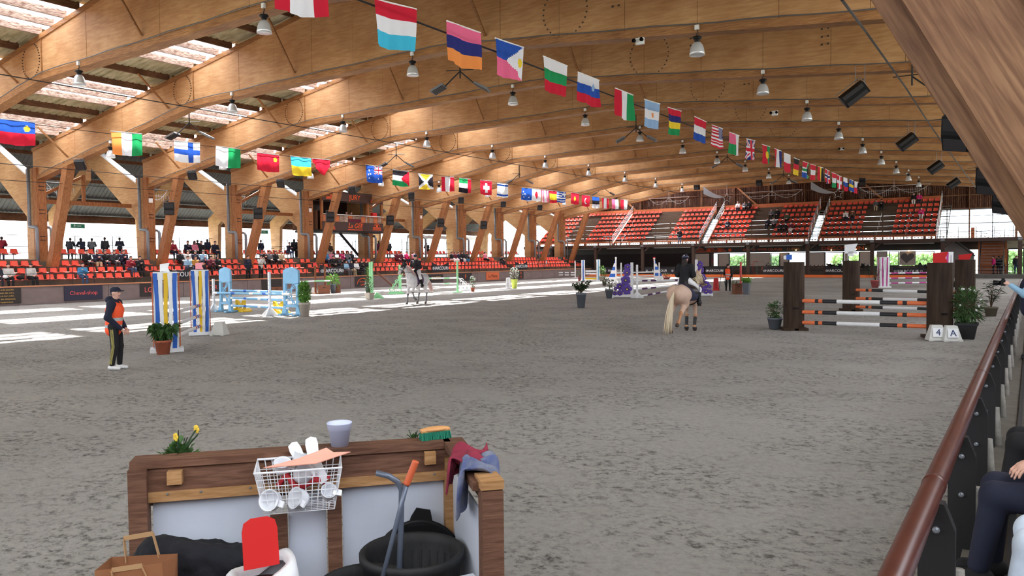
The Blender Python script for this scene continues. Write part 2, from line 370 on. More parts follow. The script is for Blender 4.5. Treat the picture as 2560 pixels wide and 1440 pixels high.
# ================================================================ LEFT STAND
WALLP = mat('kick_wall_board', (128, 112, 110), .6, .14, 1.2, (1, 1, 3))
CONC = mat('stand_concrete', (98, 88, 76), .85, .2, 1.5)
TREAD = mat('stand_board', (92, 76, 64), .8, .25, 1.5, (1, 1, 8))
SEATM = mat('seat_plastic', (232, 94, 76), .38, .05, 3)
CAP = mat('orange_cap', (206, 138, 100), .6, .1, 2)
# kick wall: board panels
m = MB(); m.box((-46.25, 37, .5), (.12, 100, 1.0)); wl = m.build('wall_left', WALLP, kind='structure')
pn = MB(); pn.box((0, 1.245, .49), (.05, 2.47, .97)); pn = pn.mesh('panel', WALLP)
for i in range(40): link('panel', pn, wl, loc=(-46.17, -12+2.5*i, 0))
m = MB(); m.box((-46.2, 37, 1.02), (.28, 100, .06)); m.build('wall_cap', CAP, wl)
m = MB()
ROWZ = [.95, 1.35, 1.75, 2.5]; ROWX = [-47.1, -47.95, -48.8, -51.4]
for i, (x, z) in enumerate(zip(ROWX[:3], ROWZ[:3])): m.box((x-.05, 37, z/2), (.86, 100, z))
m.box((-56.6, 37, 2.44), (14.0, 100, .14)); m.box((-49.45, 37, 1.2), (.5, 100, 2.4))
m.build('floor_left_stand', CONC, kind='structure')
# railing on the kick wall
rl = thing('railing', 'dark tubular railing along the top of the left kick wall', 'railing', (-46.2, 0, 0))
pm_ = MB(); pm_.tube([(0, 0, 1.0), (0, 0, 2.05)], .022, 6); pm_ = pm_.mesh('post', DARK)
for i in range(60): link('post', pm_, rl, loc=(0, 12.2+1.25*i, 0))
for z in (2.05, 1.7, 1.35):
    q = MB(); q.tube([(0, 10, z), (0, 86.8, z)], .02, 6); q.build('rail', DARK, rl)
rl = thing('railing', 'thin dark railing at the outer edge of the left gallery', 'railing', (-62.5, 0, 0))
pm_ = MB(); pm_.tube([(0, 0, 2.5), (0, 0, 4.4)], .03, 6); pm_ = pm_.mesh('post', DARK)
for i in range(24): link('post', pm_, rl, loc=(0, 14+3*i, 0))
for z in (4.4, 3.55, 3.1):
    q = MB(); q.tube([(0, 10, z), (0, 90, z)], .022, 6); q.build('rail', DARK, rl)
# seat shell
def seat_mesh():
    prof = [(.235, .385, .40), (.20, .405, .43), (.08, .395, .44), (-.08, .385, .44), (-.15, .40, .44), (-.19, .46, .43), (-.215, .56, .42), (-.235, .66, .385), (-.245, .70, .32)]
    n = 6; v = []
    for off in (0, .02):
        for (x, z, w_) in prof:
            for j in range(n):
                t = j/(n-1)*2-1; e = abs(t)**2.5
                v.append((x+(.03*e if z > .44 else 0)-(off if z > .44 else 0), t*w_/2, z+(.03*e if z <= .44 else 0)-(off if z <= .44 else 0)))
    L = len(prof)*n; f = []
    for i in range(len(prof)-1):
        for j in range(n-1):
            a = i*n+j; f.append((a, a+n, a+n+1, a+1)); f.append((a+L, a+1+L, a+n+1+L, a+n+L))
    for i in range(len(prof)-1):
        for a, b in ((i*n, (i+1)*n), (i*n+n-1, (i+1)*n+n-1)): f.append((a, b, b+L, a+L))
    for j in range(n-1):
        f.append((j, j+1, j+1+L, j+L)); b = (len(prof)-1)*n+j; f.append((b, b+1, b+1+L, b+L))
    m = MB(); m.add(v, f)
    for y in (-.12, .12): m.box((-.02, y, .36), (.30, .03, .03))
    return m
SEAT = seat_mesh(); seat_me = SEAT.mesh('stadium_seat', SEATM, smooth=True)
seats = []   # (x, y, z, rz, label)
colY = GY
rown = ['front', 'second', 'third', 'raised back']
AISLE = [12.6+7*k for k in range(12)]
for r_, (x, z) in enumerate(zip(ROWX, ROWZ)):
    y = 10.0
    while y < 86:
        y += .58
        ph = (y-9.5) % 7
        if r_ == 2 and (ph < .75 or ph > 6.4): continue
        if r_ == 3 and (ph < .7 or ph > 6.3): continue
        if 4.55 < ph < 5.4 and int((y-9.5)//7) % 2 == 0 and r_ < 3: continue
        seats.append((x-.05, y, z, 0, 'orange-red plastic seat in the %s row of the left stand' % rown[r_], 'left stand seats'))
# supports of the raised back row
for k in range(11):
    t = thing('seat_bench', 'steel frame under the raised back seats, bay of girder '+nth[k], 'bench frame', (-51.4, 9.5+7*k, 2.5), 0, 'raised bench frames')
    q = MB(); q.box((-.05, 3.5, .34), (.08, 5.6, .05)); q.build('beam', GREY, t)
    for j in range(6):
        q = MB(); q.tube([(-.05, .9+j*1.05, 0), (-.05, .9+j*1.05, .34)], .025, 6); q.build('leg', GREY, t)
# gallery roof
def slope(x0, z0, x1, z1): return lambda x: z0+(z1-z0)*(x-x0)/(x1-x0)
s1 = slope(-57.4, 11.6, -64.9, 5.85); s2 = slope(-50.2, 9.5, -57.4, 11.6)
m = MB()
for a, b, s_ in ((-57.4, -64.9, s1), (-50.1, -52.0, s2), (-53.8, -57.4, s2)):
    q = deck_mesh(a, b, 2.5, 90, s_); m.add(q.v, q.f)
gc = m.build('ceiling_gallery', GDECK, kind='structure')
q = deck_mesh(-52.0, -53.8, 2.5, 90, s2, .33, .03); q.build('skylight_sheet', sk, gc)  # translucent strip added in the gallery deck so sun reaches the arm caps
for x, z in ((-59, 10.2), (-61, 8.7), (-62.8, 7.3), (-64.4, 6.1), (-55.5, 10.9), (-53.2, 10.25), (-57.4, 11.4)):
    q = MB(); q.box((x, 46, z-.08), (.14, 88, .26)); q.build('purlin', PURL, gc)
m = MB(); m.box((-64.3, 46, 5.75), (.25, 88, .4)); m.build('wall_gallery_lintel', PURL, kind='structure')
m = MB(); m.box((-63.4, 46, 1.4), (.2, 88, 2.5)); m.build('wall_gallery_parapet', mat('gallery_parapet', (150, 145, 138), .8, .1, 1), kind='structure')
# cross braces in some gallery bays
for y, a, b in ((27, 0, 0), (41, 0, 0), (55, 0, 0)):
    t = thing('tie_beam', 'orange-brown timber tie with a king post in the gallery %s' % {27: 'near the leftmost column', 41: 'beside the jury box', 55: 'beyond the jury box'}[y], 'timber tie', (-51.5, y, 0))
    q = MB(); q.beam((0, -3.2, 6.15), (0, 3.2, 6.15), .2, .26); q.build('tie', GLUE, t)
    q = MB(); q.beam((0, -3.2, 6.2), (0, 0, 7.9), .14, .18); q.build('brace', GLUE, t)
    q = MB(); q.beam((0, 0, 6.2), (0, 0, 8.0), .18, .18, up=(1, 0, 0)); q.build('king_post', GLUE, t)
# ================================================================ END STAND
EY = 87.0; BZ = 3.87; EX0 = -56
m = MB(); m.box(((EX0+6)/2, 91.8, BZ-.08), (6-EX0, 9.6, .14)); m.build('floor_balcony', TREAD, kind='structure')
PX7 = [-7.3-6.35*k for k in range(8)]+[-.95]
m = MB(); m.box(((EX0+6)/2, EY, BZ-.17), (6-EX0, .3, .36)); be = m.build('trim_balcony_beam', DARKW, kind='structure')
for k, x in enumerate(PX7):
    t = thing('balcony_post', 'dark wooden post under the balcony, '+['first', 'second', 'third', 'fourth', 'fifth', 'sixth', 'seventh', 'eighth', 'rightmost'][k]+(' from the right-hand stand edge' if k < 8 else ' beside the glass doors'), 'post', (x, EY, 0), 0, 'balcony posts')
    q = MB(); q.box((0, .05, 1.74), (.34, .34, 3.47)); q.build('shaft', DARKW, t)
    q = MB(); q.beam((0, .1, 2.9), (.9, .1, 3.6), .14, .2, up=(0, 1, 0)); q.build('bracket', DARKW, t)
    q = MB(); q.box((0, -.2, BZ-.16), (.36, .06, .2)); q.build('plate', GREY, t)
# stand blocks
BLK = [(-55.2, 'leftmost'), (-43.9, 'second from the left'), (-31.6, 'third from the left'), (-19.3, 'rightmost')]
RD, RZ, SY = .85, .57, 89.0
for bi, (x0, nm) in enumerate(BLK):
    W = 11.2
    t = thing('grandstand', 'wooden stepped grandstand block on the balcony, %s of four' % nm, 'grandstand', (x0, SY, 0))
    for i in range(7):
        z = 4.22+RZ*i
        q = MB(); q.box((W/2, RD*i+RD/2, z-.03), (W, RD, .06)); q.build('tread', TREAD, t)
        for j in range(4):
            q = MB(); hgt = .455 if i < 5 else RZ-.06; q.box((W*(j+.5)/4, RD*(i+1), z+RZ-.06-hgt/2), (W/4-.01, .05, hgt)); q.build('riser', TREAD, t)
    q = MB(); q.box((W/2, -.02, 4.27), (W, .06, .22)); q.build('plinth_board', ORANGE, t)
    q = MB(); q.box((W/2, RD*7+.1, 8.35), (W, .08, .5)); q.build('back_board', ORANGE, t)
    for x in (0, W):
        q = MB(); q.beam((x, -.1, 3.95), (x, RD*7, 8.0), .1, .42); q.build('stringer', ORANGE, t)
    for k in range(7):
        q = MB(); q.box((.4+k*(W-.8)/6, .05, 4.02), (.14, .08, .32)); q.build('support_block', ORANGE, t)
    # hand rails on both flanks
    for x in (-.05, W+.05):
        h = thing('handrail', 'sloping steel handrail on the %s flank of the %s grandstand block' % ('left' if x < 0 else 'right', nm), 'handrail', (x0+x, SY, 0), 0)
        for dz in (1.0, .72, .45):
            q = MB(); q.tube([(0, -.3, 4.0+dz), (0, RD*7, 8.1+dz)], .025, 6); q.build('rail', mat('bright_rail', (205, 205, 210), .3, metal=.4), h)
        for k in range(5):
            yy = -.2+k*1.45; q = MB(); q.tube([(0, yy, 4.0+.68*yy), (0, yy, 5.0+.68*yy)], .025, 6); q.build('post', mat('bright_rail', (205, 205, 210)), h)
    # stairs between blocks
    t2 = thing('stair_flight', 'dark stair flight climbing along the right side of the %s grandstand block' % nm, 'stairs', (x0+W+.55, SY, 0))
    for i in range(12):
        q = MB(); q.box((0, .2+.42*i, 4.1+.30*i), (.8, .26, .05)); q.build('step', DARK, t2)
    q = MB()
    for s_ in (-.42, .42): q.beam((s_, 0, 3.9), (s_, 5.2, 7.6), .05, .22)
    q.build('stringer', DARK, t2)
    for i in range(7):
        for j in range(19):
            bare = 7 <= j < 12
            if bare and not (i == 6 and bi in (0, 3)): continue
            if i == 6 and bi in (1, 2) and 9 <= j < 12: continue
            seats.append((x0+.38+.58*j, SY+RD*i+.45, 4.22+RZ*i, -PI/2, 'orange-red plastic seat in %s row of the %s far grandstand block' % (['the bottom', 'the second', 'the third', 'the middle', 'the fifth', 'the sixth', 'the top'][i], nm.replace(' from the', '-from-')), 'far stand seats'))
# balcony railing
rl = thing('railing', 'dark railing along the front edge of the far balcony', 'railing', (0, EY+.1, 0))
pm_ = MB(); pm_.tube([(0, 0, BZ), (0, 0, BZ+1.05)], .025, 6); pm_ = pm_.mesh('post', DARK)
for i in range(41): link('post', pm_, rl, loc=(-55.5+1.5*i, 0, 0))
for z in (1.05, .7, .4):
    q = MB(); q.tube([(-55.5, 0, BZ+z), (5, 0, BZ+z)], .02, 6); q.build('rail', DARK, rl)
# ---- end wall
WOOD1 = two_noise('end_wall_planks', ((78, 46, 36), (128, 88, 66), (120, 100, 95)), 1.5, (3, 1, .2), 9, (4, 1, .3), .8, .2)
EWY = 96.2
m = MB()
ew = m.add([(-60, EWY+.15, 7.15), (6, EWY+.15, 7.15), (6, EWY+.15, 13.4), (-60, EWY+.15, 13.4)], [(0, 1, 2, 3)]).build('wall_end', WOOD1, kind='structure')
q = MB()
rr = random.Random(5); x = -60
while x < 6:
    w_ = .16+rr.random()*.05; q.box((x+w_/2, EWY+rr.random()*.06, 10.3), (w_-.03, .04, 6.3)); x += w_+.02
q.build('plank_cladding', WOOD1, ew, kind='stuff')
for x in np.arange(-56, 6, 4.2):
    q = MB(); q.box((x, EWY-.15, 8.5), (.22 if int((x+56)/4.2) % 2 else .12, .22, 9.4)); q.build('post', PURL, ew)
for z in (7.2, 8.6, 10.0, 11.3):
    q = MB(); q.box((-27, EWY-.08, z), (66, .12, .12)); q.build('girt', PURL, ew)
for x in (-47, -31, -17):
    q = MB(); q.beam((x, EWY-.25, 11.4), (x+3.4, EWY-.25, 8.2), .2, .26, up=(0, 1, 0)); q.build('diagonal_brace', GLUE, ew)
m = MB()
for z, h in ((3.95, .1), (5.6, .09), (4.7, .06), (6.4, .06), (7.1, .16)): m.box((-27, EWY, z), (66, .1, h))
fr = m.build('window_1', GREY, kind='structure')
for x in np.arange(-56, 6, 2.1):
    q = MB(); q.box((x, EWY, 5.5), (.09, .1, 3.2)); q.build('mullion', GREY, fr)
q = MB()
for x in np.arange(-56, 6, .35): q.box((x, EWY+.5, 4.2), (.18, .02, .16))
q.build('lattice_fence', mat('lattice', (170, 160, 155)), fr, kind='stuff')
glass = bpy.data.materials.new('window_glass'); glass.use_nodes = True; n = glass.node_tree; b = n.nodes['Principled BSDF']
b.inputs['Transmission Weight'].default_value = 0; tr = n.nodes.new('ShaderNodeBsdfTransparent'); gl = n.nodes.new('ShaderNodeBsdfGlossy'); gl.inputs['Roughness'].default_value = .05
mx = n.nodes.new('ShaderNodeMixShader'); mx.inputs[0].default_value = .12; tr.inputs[0].default_value = (.93, .97, .97, 1)
n.links.new(tr.outputs[0], mx.inputs[1]); n.links.new(gl.outputs[0], mx.inputs[2]); n.links.new(mx.outputs[0], n.nodes['Material Output'].inputs[0])
q = MB(); q.add([(-60, EWY+.04, 3.9), (6, EWY+.04, 3.9), (6, EWY+.04, 7.1), (-60, EWY+.04, 7.1)], [(0, 1, 2, 3)]); q.build('glazing', glass, fr)
# ---- under the balcony
m = MB(); m.box((-28, 90.5, .02), (60, 7.2, .2)); m.build('floor_gallery', mat('tile_floor', (120, 112, 108), .6, .1, 2), kind='structure')
FASC = mat('fascia_dark', (62, 60, 58), .6, .1, 2)
m = MB(); m.box((-27, 93.3, 3.25), (66, .1, .96)); fa = m.build('wall_shop_fascia', FASC, kind='structure')
m = MB(); m.box((-46, 93.4, 1.4), (27, .1, 2.8)); m.build('wall_dark_bar', mat('dark_bar', (36, 28, 28), .7, .2, 1), kind='structure')
m = MB(); m.box((-20, 93.35, .6), (26, .1, 1.1)); m.build('wall_shop_base', mat('shop_base', (96, 88, 82), .7, .1, 2), kind='structure')
PANEL = mat('cream_panel', (205, 192, 182), .6, .05, 2); FRM = mat('window_frame', (50, 48, 50), .5)
def X_at(px, Y): return gy(px, 650, Y).x
def panelrange(kind, pa, pb, nm, z0=1.15, z1=2.68, lab=None):
    a, b = X_at(pa, 93.2), X_at(pb, 93.2); c = (a+b)/2; w_ = b-a
    if kind == 'panel':
        t = MB(); t.box((0, 0, (z0+z1)/2), (w_, .06, z1-z0)); t.box((0, .04, (z0+z1)/2), (w_+.1, .04, z1-z0+.1), 1)
        o = t.build('wall_panel', [PANEL, FRM], label=lab, cat='panel', loc=(c, 93.2, 0)); return o
    t = thing('shop_window', lab, 'window', (c, 93.2, 0))
    for sx in (-1, 1):
        q = MB(); q.box((sx*w_/2, 0, (z0+z1)/2), (.08, .12, z1-z0)); q.build('frame_post', FRM, t)
    q = MB(); q.box((0, 0, z1), (w_, .12, .08)); q.box((0, 0, z0), (w_, .12, .08)); q.build('frame_rail', FRM, t)
    q = MB(); q.box((0, 0, (z0+z1)/2), (w_, .015, z1-z0)); q.build('pane', glass, t); return t
for kd, pa, pb, lb in (('panel', 1735, 1773, 'cream wall panel left of the narrow grey-green door pane'),
    ('win', 1777, 1795, 'narrow shop window between two cream panels, left of the orange vest'),
    ('panel', 1797, 1822, 'cream wall panel directly above the orange-vested man'),
    ('win', 1824, 1861, 'bright shop window right above the orange-vested man'),
    ('panel', 1872, 1925, 'wide cream wall panel behind the wire rack and coat hanger'),
    ('win', 1928, 1949, 'dim shop window right of the wide cream panel'),
    ('panel', 1951, 1971, 'small cream panel left of the bright arrow window'),
    ('win', 1973, 2015, 'bright shop window behind the nearest left log top'),
    ('panel', 2023, 2061, 'cream panel above the row of brown boots'),
    ('win', 2063, 2108, 'shop window with green garden view behind the saddles'),
    ('panel', 2109, 2119, 'narrow cream strip beside the garden window'),
    ('win', 2121, 2148, 'shop window half hidden by the rear left log'),
    ('panel', 2150, 2180, 'cream panel right of the rear left log'),
    ('panel', 2193, 2217, 'pale panel behind the pink striped pillar'),
    ('win', 2224, 2246, 'tall glass door pane left of the heart picture'),
    ('win', 2288, 2335, 'shop window right of the heart picture')):
    panelrange(kd, pa, pb, '', lab=lb)
# backing room with green outside for the shop windows
m = MB(); m.box((-20, 97.5, 1.5), (27, .1, 3)); 
def hedge(name, x0, x1, y, z1, col, lab):
    rr = random.Random(int(x0*7)); q = MB()
    for i in range(900):
        q.ball((x0+rr.random()*(x1-x0), y+rr.random()*1.5, rr.random()**.8*z1), .10+rr.random()*.16, 0, 6, 4)
    return q.build(name, mat('hedge_'+str(col), col, .9, .5, 2), label=lab, cat='hedge')
hedge('hedge', -21, -9, 104, 2.4, (150, 185, 120), 'sunlit green hedge seen through the shop windows')
hedge('hedge', -4, 3, 104, 2.6, (140, 175, 115), 'sunlit green hedge outside the glass doors at right')
hedge('hedge', -35, -27, 104, 2.4, (135, 170, 120), 'green hedge outside the window above the orange vest')
def text(name, s, size, m_, loc, rot, parent=None, ext=.01, align='CENTER', scale=None, shear=0, **k):
    cu = bpy.data.curves.new('t', 'FONT'); cu.body = s; cu.size = size; cu.extrude = ext; cu.align_x = align; cu.align_y = 'CENTER'; cu.resolution_u = 3; cu.shear = shear
    o = bpy.data.objects.new('t', cu); C.objects.link(o); bpy.context.view_layer.update()
    me = bpy.data.meshes.new_from_object(o.evaluated_get(bpy.context.evaluated_depsgraph_get())); bpy.data.objects.remove(o); me.name = name
    me.materials.clear(); me.materials.append(m_)
    o = link(name, me, parent, **k); o.location = loc; o.rotation_euler = rot
    if scale: o.scale = scale
    return o
ORT = mat('orange_letter', (232, 96, 48), .5); GOLD = mat('gold_letter', (205, 150, 90), .5); WT = mat('white_letter', (240, 240, 244), .5)
RT = (PI/2, 0, 0); LT = (PI/2, 0, PI/2)
text('fascia_sign', 'DECOSUNN', .55, ORT, (X_at(2105, 93), 93.2, 3.12), RT, scale=(1.5, 1, 1), label='orange spaced shop letters on the dark fascia beginning with a lit D', cat='sign')
text('fascia_sign', 'ONE  TO  WHITE COUTURE', .36, ORT, (X_at(1905, 93), 93.2, 3.1), RT, label='faint orange lettering on the fascia left of the lit gold word', cat='sign')
text('fascia_sign', 'CHEVAL', .4, GOLD, (X_at(1982, 93), 93.2, 3.1), RT, label='small gold lettering on the dark fascia lit by a spot', cat='sign')
for k, px in enumerate((1768, 1795, 1820)):
    t = thing('fascia_stripes', 'orange striped fascia emblem above the cream panels, %s of three' % ['left', 'middle', 'right'][k], 'emblem', (X_at(px-20, 93), 93.2, 0))
    for j in range(4):
        q = MB(); q.box((0, 0, 2.9+j*.14), (1.5-.2*j, .03, .05)); q.build('stripe', ORT, t)
    q = MB(); q.box((1.15, 0, 3.1), (.36, .03, .36)); q.build('square', ORT, t)
# heart picture
t = thing('heart_picture', 'pale framed picture of a large grey heart on the shop front', 'picture', (X_at(2268, 93.1), 93.15, 0))
q = MB(); q.box((0, 0, 1.95), (1.55, .08, 1.5)); q.build('board', PANEL, t)
pts = []
for i in range(28):
    a = 2*PI*i/28; x = 16*math.sin(a)**3; z = 13*math.cos(a)-5*math.cos(2*a)-2*math.cos(3*a)-math.cos(4*a)
    x += .25*z*.5; pts.append((x*.04, 2.0+z*.04))
q = MB(); q.prism(pts, .04, M=Mt((0, -.05, 0))); q.build('heart', mat('grey_heart', (105, 102, 100)), t)
# pipes/lamps under the balcony
for k in range(7):
    t = thing('duct_lamp', 'long pale strip light hung under the balcony, %s bay from the right' % ['first', 'second', 'third', 'fourth', 'fifth', 'sixth', 'seventh'][k], 'strip light', (PX7[k]-3.2, 88.5, 3.45), 0, 'strip lights under the balcony')
    q = MB(); q.box((0, 0, 0), (4.6, .22, .09)); q.build('tube_housing', mat('pale_housing', (190, 190, 185), .5), t)
    q = MB()
    for s_ in (-1.8, 1.8): q.tube([(s_, 0, .04), (s_, 0, .3)], .015, 5)
    q.build('hanger', DARK, t)
for k, (px, py) in enumerate(((2140, 623), (2272, 627), (1947, 635), (2165, 622), (1990, 625), (2078, 625))):
    p = gy(px, py, 92.9); q = MB(); q.ball((0, 0, 0), .06); q.build('spot_lamp', mat('warm_bulb', (255, 205, 130), emit=6), label='small glowing warm spot lamp on the shop fascia, %s' % ['right of the orange word', 'above the heart picture', 'above the dim window', 'near the rear log', 'over the gold word', 'over the letter D'][k], cat='lamp', loc=p)
# lower railing and orange kick board
rl = thing('railing', 'dark railing in front of the shops below the balcony', 'railing', (0, EY+.05, 0))
pm_ = MB(); pm_.tube([(0, 0, 0), (0, 0, 1.15)], .03, 6); pm_ = pm_.mesh('post', DARK)
for i in range(25): link('post', pm_, rl, loc=(-50+2.0*i, 0, 0))
for z in (1.15, .72): q = MB(); q.tube([(-52, 0, z), (-2, 0, z)], .025, 6); q.build('rail', DARK, rl)
m = MB(); m.box((-30.5, EY-.22, .14), (46, .1, .28)); m.build('wall_end_kickboard', mat('orange_kick', (246, 124, 62), .6, .15, 1), kind='structure')
m = MB(); m.box((-2.5, 88.5, .1), (9, 5, .5)); m.build('floor_platform', mat('grey_platform', (88, 84, 80), .8, .2, 2), kind='structure')
# ---- stairs and doors at far right
t = thing('staircase', 'open metal staircase rising at the right end of the balcony', 'stairs', (-3.3, 88.6, .3))
for i in range(11):
    q = MB(); q.box((0, .3*i, .25+.29*i), (1.9, .3, .05)); q.build('step', GREY, t)
for s_ in (-1, 1):
    q = MB(); q.beam((s_, -.1, 0), (s_, 3.3, 3.3), .06, .25); q.build('stringer', DARK, t)
    q = MB(); q.tube([(s_, -.2, 0), (s_, -.2, 1.1), (s_, 3.2, 4.4)], .03, 6); q.build('handrail', GREY, t)
m = MB(); m.box((-3.3, 92.6, 1.8), (2.6, .1, 3.5)); m.build('wall_stair_back', ORANGE, kind='structure')
t = thing('side_stair', 'sloping grey stair flank beside the rightmost grandstand posts', 'stairs', (-6, 90, 0))
q = MB(); q.prism([(-1.6, 3.6), (-.2, 3.6), (1.2, 2.4), (1.2, .3), (-1.6, .3)], .15); q.build('flank_wall', mat('grey_plaster', (130, 124, 120), .8), t)
q = MB(); q.beam((-.6, -.2, 3.7), (1.3, -.2, 2.1), .1, .3, up=(0, 1, 0)); q.build('stringer', DARK, t)
t = thing('stair_rail_screen', 'upper landing railing with sloping bars above the right staircase', 'railing', (-3.3, 87.4, BZ))
for dz in (.3, .6, .95): q = MB(); q.tube([(-1.3, 0, dz+.1), (1.6, 0, dz-.9)], .02, 6); q.build('bar', GREY, t)
q = MB(); q.box((-1.5, 0, .5), (.3, .08, 1.0)); q.build('orange_end_panel', ORANGE, t)
m = MB(); m.box((1.0, 92.0, 3.2), (6.2, .1, .8)); m.build('wall_over_doors', mat('cream_wall', (190, 182, 160), .8, .05), kind='structure')
dr = MB()
for x in (-2.0, -.7, .6, 1.9): dr.box((x, 92, 1.5), (.09, .1, 2.6))
dr.box((0, 92, 2.8), (4, .1, .1)); dr = dr.build('door_1', FRM, kind='structure')
q = MB(); q.box((0, 92.02, 1.5), (3.9, .02, 2.6)); q.build('pane', glass, dr)
# ---- jury box
jb = thing('jury_box', 'raised wooden jury cabin with dark signs between two left columns', 'cabin', (-49.3, 49, 0))
BRN = mat('sign_brown', (70, 50, 46), .6, .06)
LT_ = LT
q = MB(); q.box((.05, .1, 7.72), (.1, 7.3, .72)); q.build('upper_sign', BRN, jb)
q = MB(); q.box((.05, .1, 5.22), (.1, 7.3, .75)); q.build('lower_sign', BRN, jb)
q = MB(); q.box((-1.6, .1, 4.8), (3.3, 7.4, .2)); q.build('cabin_floor', DARK, jb)
q = MB(); q.box((-3.1, .1, 6.5), (.1, 7.3, 3.2)); q.build('back_wall', mat('cabin_dark', (58, 38, 32), .8), jb)
q = MB(); q.box((-1.6, .1, 8.12), (3.4, 7.4, .1)); q.build('cabin_roof', DARKW, jb)
for i in range(14):
    q = MB(); q.box((.0, -3.4+i*.52, 5.85), (.05, .48, .58)); q.build('board', PURLP if i % 3 else ORANGE, jb)
for y in (-3.5, 3.7, 1.9):
    q = MB(); q.box((-.05, y, 6.5), (.2, .2, 3.2)); q.build('post', GLUE, jb)
q = MB(); q.tube([(.15, -3.5, 6.2), (.15, 3.8, 6.2)], .03, 6); q.build('top_rail', WHITE, jb)
q = MB(); q.box((.09, .2, 5.75), (.03, 1.5, .3)); q.build('maroon_cloth', mat('maroon', (90, 25, 45)), jb)
q = MB(); q.box((-.2, 2.8, 6.35), (.4, .5, .4)); q.build('red_crate', RED, jb)
text('jury_letters', 'JURY', .62, ORT, (.12, .2, 7.72), LT, jb)
text('name_letters', 'La GÉE', .6, ORT, (.12, .2, 5.28), LT, jb, shear=.3)
q = MB(); q.box((.12, .2, 4.95), (.02, 1.8, .05)); q.build('underline', ORT, jb)
def emblem(parent, y, z, s=1):
    q = MB()
    for j in range(3): q.box((.12, y, z-.25*s+.1*j*s), (.02, (1.1-.05*j)*s, .055*s))
    path = [(.12, y+.35*s*math.cos(a), z+.02+.28*s*math.sin(a)) for a in np.linspace(.2, PI-.2, 8)]
    q.tube(path, .03*s, 5); q.ball((.12, y, z+.1*s), (.02, .14*s, .1*s))
    q.build('emblem', ORT, parent)
for y, z in ((2.7, 7.72), (2.9, 5.25), (-2.6, 7.72), (-2.7, 5.2)): emblem(jb, y, z)
t = thing('side_cabin', 'plank clad side wall of the jury cabin with a coffee machine', 'cabin wall', (-51.0, 45.2, 0))
for i in range(8):
    q = MB(); q.box((-1.4+i*.38, 0, 5.7), (.36, .06, 1.6)); q.build('plank', PURL, t)
q = MB(); q.box((1.0, .25, 6.73), (.6, .4, .45)); q.build('coffee_machine', DARK, t)
t = thing('cabin_stair', 'dark stair descending under the jury box', 'stairs', (-51.5, 50.2, 2.5))
for i in range(8): q = MB(); q.box((0, -1+.32*i, 2.2-.28*i), (.9, .3, .04)); q.build('step', GREY, t)
q = MB(); q.beam((.45, -1.2, 2.35), (.45, 1.6, -.1), .05, .25); q.build('stringer', DARK, t)
# ---- white tents outside the left gallery
TENT = mat('tent_canvas', (236, 238, 242), .7, .03)
for k, (y, x, s_) in enumerate(((78, -69, 9), (88, -69, 9), (98, -69, 9))):
    t = thing('marquee', 'white pagoda tent outside beyond the left stand, %s of three' % ['nearest', 'middle', 'farthest'][k], 'tent', (x, y, 0), 0)
    n_ = 8; v = []; f = []
    for j in range(n_+1):
        u = j/n_; w_ = (1-u)**1.5*s_/2+.05; z = 5.4+4.2*u**1.3
        v += [(-w_, -w_, z), (w_, -w_, z), (w_, w_, z), (-w_, w_, z)]
    for j in range(n_):
        for i in range(4): f.append((j*4+i, j*4+(i+1) % 4, j*4+4+(i+1) % 4, j*4+4+i))
    q = MB().add(v, f); q.build('roof', TENT, t, smooth=False)
    q = MB(); rr = s_/2
    for sx, sy in ((1, 0), (-1, 0), (0, 1), (0, -1)):
        for i in range(14):
            o_ = -rr+(i+.5)*s_/14; q.box((sx*rr+(0 if sx else o_), sy*rr+(0 if sy else o_), 5.2-.04*(i % 2)), (.04 if sx else s_/14, .04 if sy else s_/14, .4))
    q.build('scalloped_valance', TENT, t)
    for sx in (-1, 1):
        for sy in (-1, 1):
            q = MB(); q.tube([(sx*rr, sy*rr, 0), (sx*rr, sy*rr, 5.3)], .08, 6); q.build('pole', GREY, t)
# ---- place all seats: the 300 that show largest singly, the rest joined
cp = Vector((0, 0, H))
def vis_px(s):
    v = CAMM.inverted() @ Vector((s[0], s[1], s[2]+.5)); 
    if v.z > -1: return 0
    px = 1280-1950*v.x/v.z
    if px < -30 or px > 2590: return 0
    r = math.hypot(s[0], s[1]); vx, vy = s[0]/r, s[1]/r
    fw = abs(vy) if s[3] != 0 else abs(vx)
    return 1/r*(.4+.6*fw)
seats.sort(key=lambda s: -vis_px(s))
for s in seats[:300]:
    o = link('stadium_seat', seat_me, None, s[4], 'seat', s[5], loc=s[:3]); o.rotation_euler = (0, 0, s[3])
rest = MB()
for s in seats[300:]:
    if vis_px(s) > 0: rest.add(SEAT.v, SEAT.f, 0, Mt(s[:3], s[3]))
rest.build('seat_rows', SEATM, smooth=True, label='more distant orange-red plastic seats of the left and far stands', cat='seats', kind='stuff')
